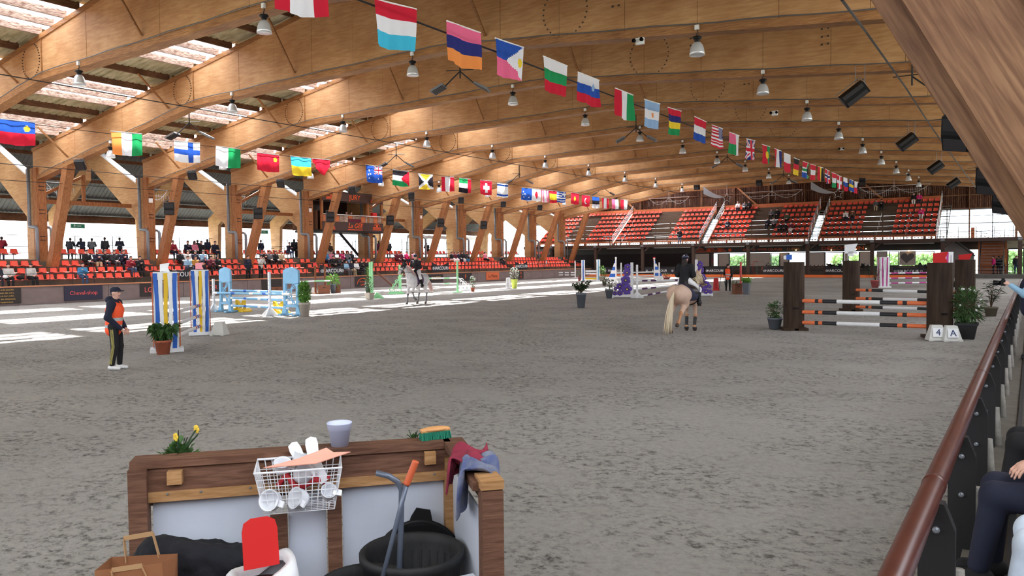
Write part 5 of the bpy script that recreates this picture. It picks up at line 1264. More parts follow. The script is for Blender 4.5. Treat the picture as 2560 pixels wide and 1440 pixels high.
# ================================================================ BODIES (implicit surfaces -> one continuous mesh each)
def sdf_prim(P, pr):
    k = pr[0]
    if k == 'c':
        a, b, ra, rb = (np.array(pr[1], float), np.array(pr[2], float), pr[3], pr[4]); ba = b-a; L = max(1e-9, ba @ ba)
        h = np.clip(((P-a) @ ba)/L, 0, 1); d = P-a-h[..., None]*ba
        return np.sqrt((d*d).sum(-1))-(ra+(rb-ra)*h)
    c, r = np.array(pr[1], float), np.array(pr[2], float); d = P-c
    if len(pr) > 4 and pr[4] is not None:
        d = d @ np.array(pr[4])          # rows: world -> local axes
    q = d/r; l = np.sqrt((q*q).sum(-1)); l2 = np.sqrt(((d/(r*r))**2).sum(-1))+1e-9
    return l*(l-1)/l2
def sdf_mesh(prims, h, k=.03, name='body', mats=None, pmat=None, cut=None):
    """surface nets over the smooth union of round cones ('c',a,b,ra,rb,mi) and ellipsoids ('e',c,r,mi,rot)"""
    lo = np.full(3, 1e9); hi = -lo
    for pr in prims:
        if pr[0] == 'c':
            for p, r in ((pr[1], pr[3]), (pr[2], pr[4])): lo = np.minimum(lo, np.array(p)-r); hi = np.maximum(hi, np.array(p)+r)
        else: r = max(pr[2]); lo = np.minimum(lo, np.array(pr[1])-r); hi = np.maximum(hi, np.array(pr[1])+r)
    lo -= 2*h+k*.3; hi += 2*h+k*.3; n = np.ceil((hi-lo)/h).astype(int)+1
    ax = [lo[i]+h*np.arange(n[i]) for i in range(3)]; D = np.full(n, 1e3)
    for pr in prims:
        if pr[0] == 'c': r = max(pr[3], pr[4]); l = np.minimum(pr[1], pr[2])-r; u = np.maximum(pr[1], pr[2])+r
        else: r = max(pr[2]); l = np.array(pr[1])-r; u = np.array(pr[1])+r
        m_ = k+2*h; i0 = np.maximum(0, np.floor((l-m_-lo)/h).astype(int)); i1 = np.minimum(n, np.ceil((u+m_-lo)/h).astype(int)+1)
        G = np.stack(np.meshgrid(*[ax[j][i0[j]:i1[j]] for j in range(3)], indexing='ij'), -1)
        d = sdf_prim(G, pr); S = D[i0[0]:i1[0], i0[1]:i1[1], i0[2]:i1[2]]
        hh = np.maximum(k-np.abs(S-d), 0)/k; D[i0[0]:i1[0], i0[1]:i1[1], i0[2]:i1[2]] = np.minimum(S, d)-hh*hh*k*.25
    if cut is not None:
        G = np.stack(np.meshgrid(*ax, indexing='ij'), -1); D = np.maximum(D, cut(G))
    s = D < 0; c = np.zeros(n-1, int)
    for dx in (0, 1):
        for dy in (0, 1):
            for dz in (0, 1): c += s[dx:n[0]-1+dx, dy:n[1]-1+dy, dz:n[2]-1+dz]
    act = (c > 0) & (c < 8); idx = np.full(n-1, -1); A = np.argwhere(act); idx[act] = np.arange(len(A))
    acc = np.zeros((len(A), 3)); cnt = np.zeros(len(A))
    cor = [(x, y, z) for x in (0, 1) for y in (0, 1) for z in (0, 1)]
    for p in cor:
        for a_ in range(3):
            if p[a_] == 0:
                q = list(p); q[a_] = 1; dp = D[A[:, 0]+p[0], A[:, 1]+p[1], A[:, 2]+p[2]]; dq = D[A[:, 0]+q[0], A[:, 1]+q[1], A[:, 2]+q[2]]
                m_ = (dp < 0) != (dq < 0); t = np.where(m_, dp/(dp-dq+1e-12), 0); pt = np.tile(np.array(p, float), (len(A), 1)); pt[:, a_] += t
                acc += pt*m_[:, None]; cnt += m_
    V = lo+(A+acc/cnt[:, None])*h; F = []
    for a_ in range(3):
        b_, c_ = (a_+1) % 3, (a_+2) % 3; sl = [slice(0, -1)]*3
        s0 = s[tuple(slice(0, n[i]-1) if i == a_ else slice(1, n[i]-1) for i in range(3))]; s1 = s[tuple(slice(1, n[i]) if i == a_ else slice(1, n[i]-1) for i in range(3))]
        E = np.argwhere(s0 != s1); fl = s0[tuple(E.T)]; off = np.zeros(3, int); off[b_] = 1; off[c_] = 1; E = E+off
        def gi(db, dc): q = E.copy(); q[:, b_] -= db; q[:, c_] -= dc; return idx[tuple(q.T)]
        Q = np.stack([gi(0, 0), gi(1, 0), gi(1, 1), gi(0, 1)], 1); Q[~fl] = Q[~fl][:, ::-1]; F.append(Q)
    F = np.concatenate(F); F = F[(F >= 0).all(1)]
    me = bpy.data.meshes.new(name); me.vertices.add(len(V)); me.vertices.foreach_set('co', V.astype(np.float32).ravel())
    me.loops.add(len(F)*4); me.loops.foreach_set('vertex_index', F.ravel()); me.polygons.add(len(F))
    me.polygons.foreach_set('loop_start', np.arange(len(F))*4); me.polygons.foreach_set('loop_total', np.full(len(F), 4)); me.polygons.foreach_set('use_smooth', [True]*len(F))
    for m_ in mats or []: me.materials.append(m_)
    if mats and len(mats) > 1:
        fc = V[F].mean(1); best = np.full(len(fc), 1e9); mi = np.zeros(len(fc), int)
        for pr in prims:
            d = sdf_prim(fc, pr)-(.004 if pr[0] == 'e' else 0); m_ = d < best; best[m_] = d[m_]; mi[m_] = (pr[5] if pr[0] == 'c' else pr[3])
        me.polygons.foreach_set('material_index', mi)
    me.update(calc_edges=True); return me
SKIN = mat('skin', (212, 166, 148), .6, .04, 8); HAIRD = mat('hair_dark', (42, 32, 28), .7, .2, 20); HAIRB = mat('hair_blond', (190, 158, 108), .7, .15, 20)
EYE = mat('eye_dark', (30, 22, 20), .3); LIP = mat('lip', (184, 122, 110), .5)
CL = {k: mat('cloth_wear_'+k, v, .85, .12, 10) for k, v in dict(black=(26, 26, 30), navy=(30, 34, 54), grey=(96, 98, 104), pale=(196, 192, 188), white=(226, 226, 228), blue=(64, 132, 178), jean=(58, 78, 112), red=(140, 34, 48), pink=(206, 120, 140), magenta=(200, 40, 110), brown=(92, 70, 54), green=(62, 78, 60), mustard=(170, 120, 50), maroon=(92, 30, 48), dgrey=(52, 54, 60), lblue=(140, 178, 206), beige=(178, 160, 132), ice=(206, 220, 240)).items()}
V3 = lambda *a: np.array(a, float)
def mix(a, b, t): return tuple(np.array(a)*(1-t)+np.array(b)*t)
def pose(kind):
    """joints, facing +x, z up, feet at 0"""
    J = {}
    if kind.startswith('sit'):
        lean = {'sit': .02, 'sit_fwd': .16, 'sit_back': -.05, 'sit_cross': .06}[kind]; hz = .46
        J['pel'] = (0, 0, hz+.10); J['chest'] = (lean*.8, 0, hz+.42); J['neck'] = (lean+.01, 0, hz+.60); J['head'] = (lean+.05, 0, hz+.75)
        for s, n in ((1, 'L'), (-1, 'R')):
            J['hip'+n] = (.02, s*.09, hz+.07); J['knee'+n] = (.44, s*.11, hz+.06); J['ank'+n] = (.46+(.06 if s > 0 else 0), s*.1, .09)
            J['sh'+n] = (lean*.95, s*.185, hz+.52); J['el'+n] = (lean+.06, s*.25, hz+.26); J['wr'+n] = (lean+.28, s*.07, hz+.20)
        if kind == 'sit_cross': J['elL'] = (.12, .22, hz+.3); J['wrL'] = (.28, -.02, hz+.45)
        if kind == 'sit_fwd':
            for s, n in ((1, 'L'), (-1, 'R')): J['el'+n] = (.34, s*.2, hz+.2); J['wr'+n] = (.42, s*.04, hz+.38)
    else:
        J['pel'] = (0, 0, .95); J['chest'] = (0, 0, 1.27); J['neck'] = (0, 0, 1.46); J['head'] = (.03, 0, 1.62)
        for s, n in ((1, 'L'), (-1, 'R')):
            J['hip'+n] = (0, s*.09, .92); J['knee'+n] = (.02, s*.11, .50); J['ank'+n] = (-.01, s*.12, .09)
            J['sh'+n] = (0, s*.185, 1.40); J['el'+n] = (-.02, s*.25, 1.12); J['wr'+n] = (.06, s*.24, .88)
        if kind == 'lean':
            J['pel'] = (-.15, 0, .94); J['hipL'] = (-.15, .09, .92); J['hipR'] = (-.15, -.09, .92); J['chest'] = (.0, 0, 1.23); J['neck'] = (.10, 0, 1.39); J['head'] = (.18, 0, 1.53)
            for s, n in ((1, 'L'), (-1, 'R')): J['sh'+n] = (.05, s*.185, 1.33); J['el'+n] = (.22, s*.26, 1.1); J['wr'+n] = (.36, s*.08, 1.06)
        if kind == 'photo':
            for s, n in ((1, 'L'), (-1, 'R')): J['el'+n] = (.16, s*.25, 1.2); J['wr'+n] = (.28, s*.08, 1.5)
        if kind == 'armsx':
            for s, n in ((1, 'L'), (-1, 'R')): J['el'+n] = (.05, s*.27, 1.14); J['wr'+n] = (.22, -s*.03, 1.17)
    return J
def hand_prims(w, d, side, mi=0, f=1, curl=.5):
    """palm, four unequal fingers bent at the knuckle, thumb leaving the side of the palm"""
    w = np.array(w); d = np.array(d, float); d /= np.linalg.norm(d); up = np.array((0, 0, 1.)); s = np.cross(d, up)
    if np.linalg.norm(s) < .2: s = np.array((0, side*1., 0))
    s /= np.linalg.norm(s); u = np.cross(s, d); P = [('c', tuple(w), tuple(w+d*.07*f), .024*f, .03*f, mi)]
    for i, (o, L) in enumerate(((-.033, .06), (-.0115, .072), (.0115, .066), (.033, .052))):
        b = w+d*.085*f+s*o*f; m_ = b+(d*math.cos(curl)-u*math.sin(curl))*L*.55*f; e = m_+(d*math.cos(curl*2)-u*math.sin(curl*2))*L*.5*f
        P += [('c', tuple(b), tuple(m_), .0088*f, .0082*f, mi), ('c', tuple(m_), tuple(e), .0082*f, .007*f, mi)]
    t0 = w+d*.03*f+s*side*.028*f; t1 = t0+(d*.6+s*side*.7-u*.2)*.035*f; t2 = t1+(d*.95+s*side*.1-u*.3)*.03*f
    return P+[('c', tuple(t0), tuple(t1), .013*f, .0105*f, mi), ('c', tuple(t1), tuple(t2), .0105*f, .0085*f, mi)]
def body_prims(J, hd=(1, 0, 0), fine=False, big=1.0):
    H_ = np.array(J['head']); f = np.array(hd, float); f /= np.linalg.norm(f); up = V3(0, 0, 1); sd = np.cross(up, f); sd /= np.linalg.norm(sd)
    P = [('c', J['pel'], J['chest'], .115, .125, 0), ('c', J['chest'], J['neck'], .11, .055, 0), ('c', J['neck'], tuple(H_-up*.05), .052, .05, 0),
         ('e', tuple(H_+up*.025-f*.01), (.098, .084, .112), 0, np.stack([f, sd, up], 1)), ('c', tuple(H_-up*.055+f*.03), tuple(H_-up*.085+f*.05), .052, .03, 0),
         ('c', tuple(H_+f*.080+up*.022), tuple(H_+f*.099-up*.024), .012, .0135, 0)]
    for s in (-1, 1):
        P.append(('e', tuple(H_+sd*s*.078-f*.005-up*.005), (.02, .012, .03), 0)); P.append(('e', tuple(H_+f*.075+sd*s*.03+up*.012), (.012, .010, .007), 1))
    P.append(('c', tuple(H_+f*.079+sd*.018-up*.056), tuple(H_+f*.079-sd*.018-up*.056), .006, .006, 2))
    for s, n in ((1, 'L'), (-1, 'R')):
        P += [('c', J['sh'+n], J['el'+n], .05, .04, 0), ('c', J['el'+n], J['wr'+n], .04, .026, 0), ('c', J['chest'], J['sh'+n], .09, .055, 0),
              ('c', J['hip'+n], J['knee'+n], .088, .056, 0), ('c', J['knee'+n], J['ank'+n], .055, .036, 0), ('c', J['pel'], J['hip'+n], .11, .09, 0)]
        d = np.array(J['wr'+n])-np.array(J['el'+n]); P += hand_prims(J['wr'+n], d, -s if n == 'L' else 1)
        a = np.array(J['ank'+n]); P.append(('c', tuple(a-V3(.03, 0, .04)), tuple(a+V3(.13, 0, -.06)), .04, .03, 0))
    return P
def top_prims(J, m=0, fat=1.0, hood=False, sl=.93):
    g = .028*fat; P = [('c', mix(J['pel'], J['chest'], -.05), J['chest'], .125+g, .135+g, m), ('c', J['chest'], mix(J['chest'], J['neck'], .75), .13+g, .075+g*.4, m), ('c', mix(J['chest'], J['neck'], .6), mix(J['chest'], J['neck'], 1.05), .085, .062, m)]
    for s, n in ((1, 'L'), (-1, 'R')):
        P += [('c', J['chest'], J['sh'+n], .10+g, .065+g, m), ('c', J['sh'+n], J['el'+n], .056+g, .046+g, m), ('c', J['el'+n], mix(J['el'+n], J['wr'+n], sl), .045+g, .03+g*.8, m)]
    if hood: n_ = np.array(J['neck']); P.append(('e', tuple(n_+V3(-.09, 0, .02)), (.09, .13, .08), m))
    return P
def leg_prims(J, m=0, fat=1.0):
    g = .016*fat; P = []
    for s, n in ((1, 'L'), (-1, 'R')):
        P += [('c', J['pel'], J['hip'+n], .122+g*.5, .10+g, m), ('c', J['hip'+n], J['knee'+n], .094+g, .064+g, m), ('c', J['knee'+n], mix(J['knee'+n], J['ank'+n], .93), .062+g, .044+g, m)]
    return P
def shoe_prims(J, m=0):
    P = []
    for n in 'LR':
        a = np.array(J['ank'+n]); P += [('c', tuple(a-V3(.035, 0, .035)), tuple(a+V3(.14, 0, -.05)), .048, .038, m), ('c', tuple(a), tuple(a-V3(0, 0, .03)), .045, .05, m)]
    return P
def hair_prims(J, hd=(1, 0, 0), kind='short', m=0):
    H_ = np.array(J['head']); f = np.array(hd, float); f /= np.linalg.norm(f); up = V3(0, 0, 1)
    P = [('e', tuple(H_+up*.062-f*.020), (.104, .096, .094), m), ('e', tuple(H_-f*.045+up*.0), (.06, .078, .08), m)]
    if kind == 'long': P += [('c', tuple(H_-f*.06), tuple(H_-f*.09-up*.24), .07, .045, m)]
    if kind == 'cap': P = [('e', tuple(H_+up*.06-f*.01), (.105, .095, .075), m), ('e', tuple(H_+up*.048+f*.12), (.075, .07, .014), m), ('e', tuple(H_-f*.045+up*.0), (.06, .078, .07), m)]
    if kind == 'helmet': P = [('e', tuple(H_+up*.055-f*.012), (.125, .105, .098), m), ('e', tuple(H_+up*.035+f*.12), (.05, .075, .012), m)]
    if kind == 'hood': P = [('e', tuple(H_+up*.03-f*.03), (.115, .105, .125), m), ('c', tuple(H_-f*.05-up*.05), tuple(H_-f*.06-up*.15), .09, .1, m)]
    return P
_pc = {}
def proto(kind, hair, hd=0, fat=1.0):
    key = (kind, hair, hd, fat)
    if key in _pc: return _pc[key]
    J = pose(kind); h = .03; f = (math.cos(hd), math.sin(hd), 0)
    _pc[key] = dict(body=sdf_mesh(body_prims(J, f), .022, .03, 'person', [SKIN, EYE, LIP]), top=sdf_mesh(top_prims(J, 0, fat), h, .05, 'jacket', [CL['black']]),
                    legs=sdf_mesh(leg_prims(J), h, .03, 'trousers', [CL['black']]), shoes=sdf_mesh(shoe_prims(J), h, .02, 'shoes', [CL['black']]), hair=sdf_mesh(hair_prims(J, f, hair), .026, .03, 'hair', [HAIRD]))
    return _pc[key]
def person(loc, rz, kind, hair, top_c, leg_c, label, group=None, hd=0, hairm=None, shoe='black', fat=1.0, scale=1):
    pr = proto(kind, hair, hd, fat); b = link('person', pr['body'], None, label, 'person', group); b.location = loc; b.rotation_euler = (0, 0, rz); b.scale = (scale,)*3
    for k, nm, mt in (('top', 'jacket', CL[top_c]), ('legs', 'trousers', CL[leg_c]), ('shoes', 'shoes', CL[shoe]), ('hair', 'hat' if hair in ('cap', 'hood') else 'hair', hairm or HAIRD)):
        o = link(nm, pr[k], b); o.material_slots[0].link = 'OBJECT'; o.material_slots[0].material = mt
    return b
# ---- seated spectators, left stand: (pixel x of the torso, row, clothes...)
ROWF = {0: (-47.05, .95), 1: (-47.9, 1.35), 2: (-48.75, 1.75), 3: (-51.35, 2.5)}
OCC = set()
def seatL(px, row, kind, hair, tc, lc, label, **k):
    X, z = ROWF[row]; py = 650; y = gx(px, 660, X).y; si = round((y-10.58)/.58)
    while (row, si) in OCC: si += 1
    OCC.add((row, si)); y = si*.58+10.58
    return person((X-.08, y, z), k.pop('rz', 0)+R(random.uniform(-12, 12)), kind, hair, tc, lc, label, **k)
SL = [(4, 0, 'sit', 'short', 'navy', 'navy', 'person in a navy top at the left picture edge holding a white hat'),
 (24, 0, 'sit', 'short', 'pale', 'black', 'seated person in a pale grey sweatshirt, left one of the front-row pair'),
 (73, 0, 'sit', 'cap', 'pale', 'black', 'seated person in a pale grey sweatshirt and dark cap, right one of the pair'),
 (214, 0, 'sit_cross', 'short', 'blue', 'jean', 'seated person in a bright blue hoodie in the front row'),
 (207, 2, 'sit', 'short', 'black', 'black', 'seated person in black hoodie at the left of the third-row group'),
 (226, 2, 'sit_fwd', 'cap', 'navy', 'beige', 'seated person with a cap and hand at the mouth, pale trousers'),
 (249, 2, 'sit', 'long', 'black', 'navy', 'seated person with long dark hair in the middle of the third-row group'),
 (273, 2, 'sit', 'short', 'dgrey', 'dgrey', 'seated person in dark green-grey, fourth of the third-row group'),
 (291, 2, 'sit_fwd', 'short', 'navy', 'navy', 'seated person leaning on a grey sleeve, right end of the third-row group'),
 (331, 1, 'sit_cross', 'short', 'red', 'jean', 'seated person in a red top beside the dark-clad one'),
 (348, 1, 'sit_fwd', 'long', 'black', 'black', 'seated person all in black with the hand on the face'),
 (430, 3, 'sit', 'short', 'red', 'navy', 'seated person in a dark red t-shirt in the raised row by the column'),
 (462, 3, 'sit_cross', 'long', 'navy', 'black', 'person with dark hair next to the pink jacket, raised row'),
 (480, 3, 'sit', 'hood', 'pink', 'black', 'person in a pink hooded jacket in the raised row'),
 (498, 3, 'sit', 'long', 'black', 'black', 'long-haired person in black right of the pink jacket'),
 (542, 3, 'sit', 'short', 'navy', 'navy', 'small dark silhouette seated alone against the bright opening'),
 (455, 2, 'sit', 'short', 'black', 'black', 'broad person in black in the third row left of the pale blue jacket'),
 (470, 2, 'sit', 'long', 'pale', 'lblue', 'child in a pale lilac top behind the pale blue jacket'),
 (474, 1, 'sit', 'short', 'lblue', 'jean', 'person in a pale blue jacket in the second row'),
 (485, 2, 'sit', 'cap', 'navy', 'black', 'person with a dark cap behind the mustard jacket'),
 (490, 1, 'sit', 'long', 'mustard', 'black', 'person in a mustard patterned top in the second row'),
 (502, 2, 'sit_fwd', 'short', 'lblue', 'navy', 'person in a blue shirt in the third row near the umbrella'),
 (506, 0, 'sit', 'short', 'black', 'navy', 'person in dark clothes in the front row behind the banner end'),
 (524, 1, 'sit_fwd', 'short', 'maroon', 'black', 'person in maroon holding something dark, second row'),
 (536, 1, 'sit', 'hood', 'black', 'black', 'person with a dark hood beside the maroon one'),
 (652, 2, 'sit_fwd', 'short', 'black', 'black', 'person in black photographing, at the left of the group before the big pillar'),
 (664, 2, 'sit', 'short', 'grey', 'black', 'person with a grey scarf holding a pale bag'),
 (679, 2, 'sit', 'long', 'black', 'black', 'long-haired person in black left of the cream jacket'),
 (695, 2, 'sit', 'short', 'beige', 'brown', 'person in a cream jacket at the right of the group'),
 (722, 3, 'sit_fwd', 'short', 'navy', 'jean', 'person in navy and jeans leaning forward in the raised row'),
 (820, 3, 'sit', 'short', 'white', 'white', 'person in white beneath the jury box, raised row'),
 (830, 3, 'sit', 'long', 'brown', 'grey', 'person in a brown jacket beneath the jury box, raised row'),
 (815, 2, 'sit', 'short', 'blue', 'jean', 'person in a blue jacket at the left of the group under the jury box'),
 (831, 2, 'sit', 'long', 'pink', 'black', 'person in pale pink in the group under the jury box'),
 (850, 2, 'sit_cross', 'long', 'magenta', 'black', 'person in bright magenta in the group under the jury box'),
 (833, 1, 'sit', 'short', 'black', 'black', 'person in black, second row of the group under the jury box'),
 (847, 1, 'sit_fwd', 'short', 'dgrey', 'black', 'person in dark grey, second row under the jury box'),
 (868, 2, 'sit_fwd', 'cap', 'grey', 'lblue', 'person in grey with pale trousers right of the magenta one'),
 (876, 2, 'sit', 'short', 'black', 'black', 'person in black at the right of the third-row group under the jury box'),
 (866, 0, 'sit', 'short', 'lblue', 'grey', 'person in a pale top in the front row beside the black banner'),
 (874, 0, 'sit', 'long', 'navy', 'beige', 'person in navy with pale trousers in the front row'),
 (890, 0, 'sit', 'short', 'white', 'black', 'person in a white top in the front row'),
 (906, 0, 'sit_cross', 'long', 'black', 'dgrey', 'person in black in the front row, left of the green uprights'),
 (920, 0, 'sit', 'short', 'black', 'black', 'rightmost person in black of the front row before the green uprights'),
 (992, 2, 'sit', 'long', 'maroon', 'maroon', 'person in a maroon jacket left of the grey-horse rider, left one'),
 (1004, 2, 'sit', 'short', 'maroon', 'black', 'person in a maroon jacket left of the grey-horse rider, right one'),
 (1014, 2, 'sit_fwd', 'short', 'magenta', 'navy', 'person in dark pink just left of the grey-horse rider'),
 (1032, 2, 'sit', 'long', 'pink', 'black', 'person in pink half hidden by the grey-horse rider'),
 (1128, 2, 'sit', 'short', 'black', 'white', 'person in black with pale trousers at the left of the group of five'),
 (1138, 2, 'sit', 'long', 'maroon', 'white', 'person in maroon, second of the group of five'),
 (1148, 2, 'sit', 'short', 'navy', 'navy', 'person in navy, middle of the group of five'),
 (1156, 2, 'sit', 'long', 'black', 'white', 'person in black with white breeches, fourth of the group of five'),
 (1165, 2, 'sit_fwd', 'short', 'dgrey', 'blue', 'person in dark grey, last of the group of five'),
 (1214, 2, 'sit', 'long', 'pink', 'black', 'person in a pale pink jacket alone below the far column'),
 (1256, 1, 'sit_fwd', 'short', 'black', 'navy', 'person bent forward in black beside the far column foot')]
for s_ in SL: seatL(*s_)
# ---- standing on the left gallery (backs against the light) and elsewhere
def standL(px, X, z, rz, kind, hair, tc, lc, label, **k):
    y = gx(px, 640, X).y; return person((X, y, z), rz, kind, hair, tc, lc, label, **k)
for px, kind, hair, tc, lc, fat, lab in ((4, 'lean', 'short', 'red', 'navy', 1.6, 'bent person in a dark red jacket at the far left gallery'), (176, 'lean', 'short', 'dgrey', 'black', 1.2, 'person in a dark grey jacket leaning beside the leftmost gallery leg'),
    (205, 'lean', 'hood', 'navy', 'black', 1.2, 'hooded dark blue silhouette, left of four leaning on the outer railing'), (230, 'lean', 'short', 'grey', 'black', 1.4, 'person with a pale backpack, second of four at the outer railing'),
    (263, 'stand', 'short', 'dgrey', 'black', 1.6, 'broad person in a dark parka, third of four at the outer railing'), (300, 'armsx', 'short', 'navy', 'black', 1.2, 'person with raised elbows, last of four at the outer railing'),
    (497, 'lean', 'short', 'black', 'black', 1.2, 'dark figure bending beside the second gallery leg'), (519, 'stand', 'hood', 'navy', 'black', 1.4, 'hooded dark figure before the bright opening right of the gallery leg'),
    (653, 'stand', 'short', 'navy', 'grey', 1.2, 'person in navy standing in the gallery behind the slanted strut'), (736, 'stand', 'hood', 'black', 'black', 1.2, 'dark hooded figure behind the raised row, left one'), (746, 'stand', 'short', 'navy', 'black', 1.2, 'dark standing figure behind the raised row, right one'),
    (972, 'stand', 'short', 'dgrey', 'black', 1.4, 'tall dark figure in the gallery right of the jury box'), (947, 'stand', 'hood', 'maroon', 'black', 1.4, 'maroon figure in the gallery right of the jury box'), (1068, 'lean', 'short', 'black', 'black', 1.2, 'dark figure beside the middle column in the gallery')):
    X = -59.5 if px < 700 else -55; standL(px, X, 2.5, PI-.6+(.5 if px % 2 else 0), kind, hair, tc, lc, lab, fat=min(fat, 1.15) if px > 10 else 1.5)
person((-46.75, gx(620, 670, -46.75).y, .95), 0, 'stand', 'short', 'navy', 'black', 'person in a navy jacket standing at the kick wall railing behind the oxer', scale=1.0)
person((-46.75, gx(652, 670, -46.75).y, .95), 0, 'photo', 'short', 'pale', 'black', 'person in a pale jacket photographing at the kick wall railing')
# ---- far stand
def farp(px, bi, row, kind, hair, tc, lc, label, **k):
    Y = SY+RD*row+.42; x = gy(px, 600, Y).x; return person((x, Y, 4.22+RZ*row), -PI/2, kind, hair, tc, lc, label, **k)
for a in ((1846, 2, 6, 'sit_fwd', 'short', 'white', 'navy', 'far spectator in white in the top row, left of three'), (1862, 2, 6, 'sit', 'short', 'grey', 'black', 'far spectator in grey in the top row, middle of three'), (1873, 2, 6, 'sit', 'short', 'black', 'black', 'far spectator in black in the top row, right of three'),
    (1820, 2, 2, 'sit', 'short', 'navy', 'navy', 'lone far spectator in navy in the second grandstand from right'), (1929, 2, 4, 'sit', 'short', 'grey', 'black', 'far spectator in grey at the back left of the dark group'), (1943, 2, 4, 'sit', 'short', 'black', 'black', 'far spectator in black at the back middle of the dark group'),
    (1968, 2, 3, 'sit', 'short', 'green', 'black', 'far spectator in dark green at the right of the dark group'), (1919, 2, 2, 'sit', 'short', 'navy', 'navy', 'far spectator in navy with pale shoes at the left of the dark group'), (1936, 2, 2, 'sit', 'long', 'grey', 'black', 'far spectator in grey in the middle of the dark group'),
    (1950, 2, 1, 'sit', 'short', 'black', 'black', 'far spectator in black at the lower middle of the dark group'), (1962, 2, 1, 'sit', 'cap', 'black', 'black', 'far spectator with a cap at the bottom of the dark group'), (1978, 2, 1, 'sit', 'short', 'maroon', 'white', 'far spectator with pale trousers at the bottom right of the dark group'),
    (2115, 3, 3, 'sit_fwd', 'cap', 'white', 'navy', 'far spectator in white with a pale hat, left of the pair'), (2132, 3, 3, 'sit_fwd', 'cap', 'brown', 'navy', 'far spectator in brown with a pale hat, right of the pair'),
    (2190, 3, 5, 'sit', 'long', 'grey', 'beige', 'far spectator in grey and beige on the bare benches'), (2204, 3, 5, 'sit_fwd', 'cap', 'black', 'black', 'far spectator in black on the bare benches'),
    (2284, 3, 6, 'sit', 'long', 'black', 'white', 'far spectator in black with white trousers in the top row at right'), (2297, 3, 6, 'sit', 'long', 'magenta', 'navy', 'far spectator in magenta in the top row at right'), (2303, 3, 3, 'sit_fwd', 'cap', 'magenta', 'pale', 'lone far spectator in bright magenta at the right')):
    farp(*a)
p = gy(1699, 600, 88.0); person((p.x, 88.0, BZ), -PI/2+.6, 'stand', 'short', 'black', 'jean', 'person in black and jeans standing on the far balcony')
for px, Y, rz, kd, hr, tc, lc, z, lab in ((2484, 89.4, PI, 'stand', 'short', 'magenta', 'black', .35, 'person in a magenta-red jacket walking before the glass doors'), (2497, 89.9, 2, 'stand', 'short', 'black', 'black', .35, 'dark figure behind the magenta jacket'),
     (2506, 90.4, 1, 'stand', 'short', 'mustard', 'black', .35, 'figure in mustard left of the glass doors'), (2541, 90.6, -1.6, 'stand', 'short', 'dgrey', 'jean', .35, 'person in a grey jacket silhouetted in the glass doors')):
    p = gy(px, 660, Y); person((p.x, Y, z), rz, kd, hr, tc, lc, lab, fat=1.3)
# jury members
for px, tc, lab in ((868, 'maroon', 'jury member in maroon at the desk, left one'), (880, 'grey', 'jury member in grey at the desk, right one'), (803+22, 'red', 'person at the left window of the jury box')):
    y = gx(px, 540, -50).y; person((-50.3, y, 4.9+.35), 0, 'sit_fwd', 'short', tc, 'black', lab)
# ---- people in the arena
VEST = mat('vest_orange', (255, 92, 48), .6, .05, 6, emit=0); SILV = mat('reflective_strip', (176, 180, 182), .35)
def vest_prims(J, fat=1.15):
    g = .036; c = np.array(J['chest']); pl = np.array(mix(J['pel'], J['chest'], -.3))
    P = [('c', tuple(pl), tuple(c), .125+g, .135+g, 0), ('c', tuple(c), mix(J['chest'], J['neck'], .45), .135+g, .10+g*.6, 0)]
    for n in 'LR': P.append(('c', mix(J['chest'], J['sh'+n], .3), mix(J['chest'], J['sh'+n], .82), .10+g, .075+g*.5, 0))
    for t in (.12, .38):
        q = np.array(mix(pl, c, t)); 
    return P
def man(loc, rz, J, hd, hair, label, tc, lc, shoe, vest, h=.014, extra=None, scale=1, hairm=None, hood=False):
    f = (math.cos(hd), math.sin(hd), 0)
    b = link('person', sdf_mesh(body_prims(J, f, True), h, .025, 'person', [SKIN, EYE, LIP]), None, label, 'person'); b.location = loc; b.rotation_euler = (0, 0, rz); b.scale = (scale,)*3
    link('sweater', sdf_mesh(top_prims(J, 0, .7, hood), h*1.2, .04, 'sweater', [CL[tc]]), b); link('trousers', sdf_mesh(leg_prims(J, 0, .6), h*1.2, .03, 'trousers', [CL[lc]]), b)
    link('shoes', sdf_mesh(shoe_prims(J), h, .02, 'shoes', [CL[shoe]]), b)
    if hair == 'cap': link('cap', sdf_mesh(hair_prims(J, f, 'cap'), h, .02, 'cap', [CL['navy']]), b)
    else: link('hair', sdf_mesh(hair_prims(J, f, hair), h, .02, 'hair', [hairm or HAIRD]), b)
    if vest:
        arms = []
        for n in 'LR': arms += [('c', mix(J['chest'], J['sh'+n], .92), J['el'+n], .085, .07)]
        def cut(G):
            d = np.full(G.shape[:-1], 1e3)
            for a in arms: d = np.minimum(d, sdf_prim(G, a))
            nk = np.array(J['neck'])+V3(.05, 0, .04); d = np.minimum(d, np.sqrt(((G-nk)**2).sum(-1))-.115)
            return -d
        me = sdf_mesh(vest_prims(J), h, .05, 'vest', [VEST, SILV], cut=cut)
        z0 = J['pel'][2]; c = np.zeros(len(me.polygons)*3); me.polygons.foreach_get('center', c); c = c.reshape(-1, 3); zz = c[:, 2]-z0
        mi = (((zz > -.06) & (zz < .0)) | ((zz > .09) & (zz < .15))).astype(int); me.polygons.foreach_set('material_index', mi); link('vest', me, b)
    return b
J = pose('stand'); J['wrL'] = (.17, .10, .87); J['wrR'] = (.16, -.10, .86); J['elL'] = (-.03, .26, 1.12); J['elR'] = (-.05, -.26, 1.12)
J['ankL'] = (.03, .10, .09); J['ankR'] = (-.06, -.08, .09); J['kneeL'] = (.05, .09, .5); J['pel'] = (-.03, 0, .95)
loc = gz(291, 924)
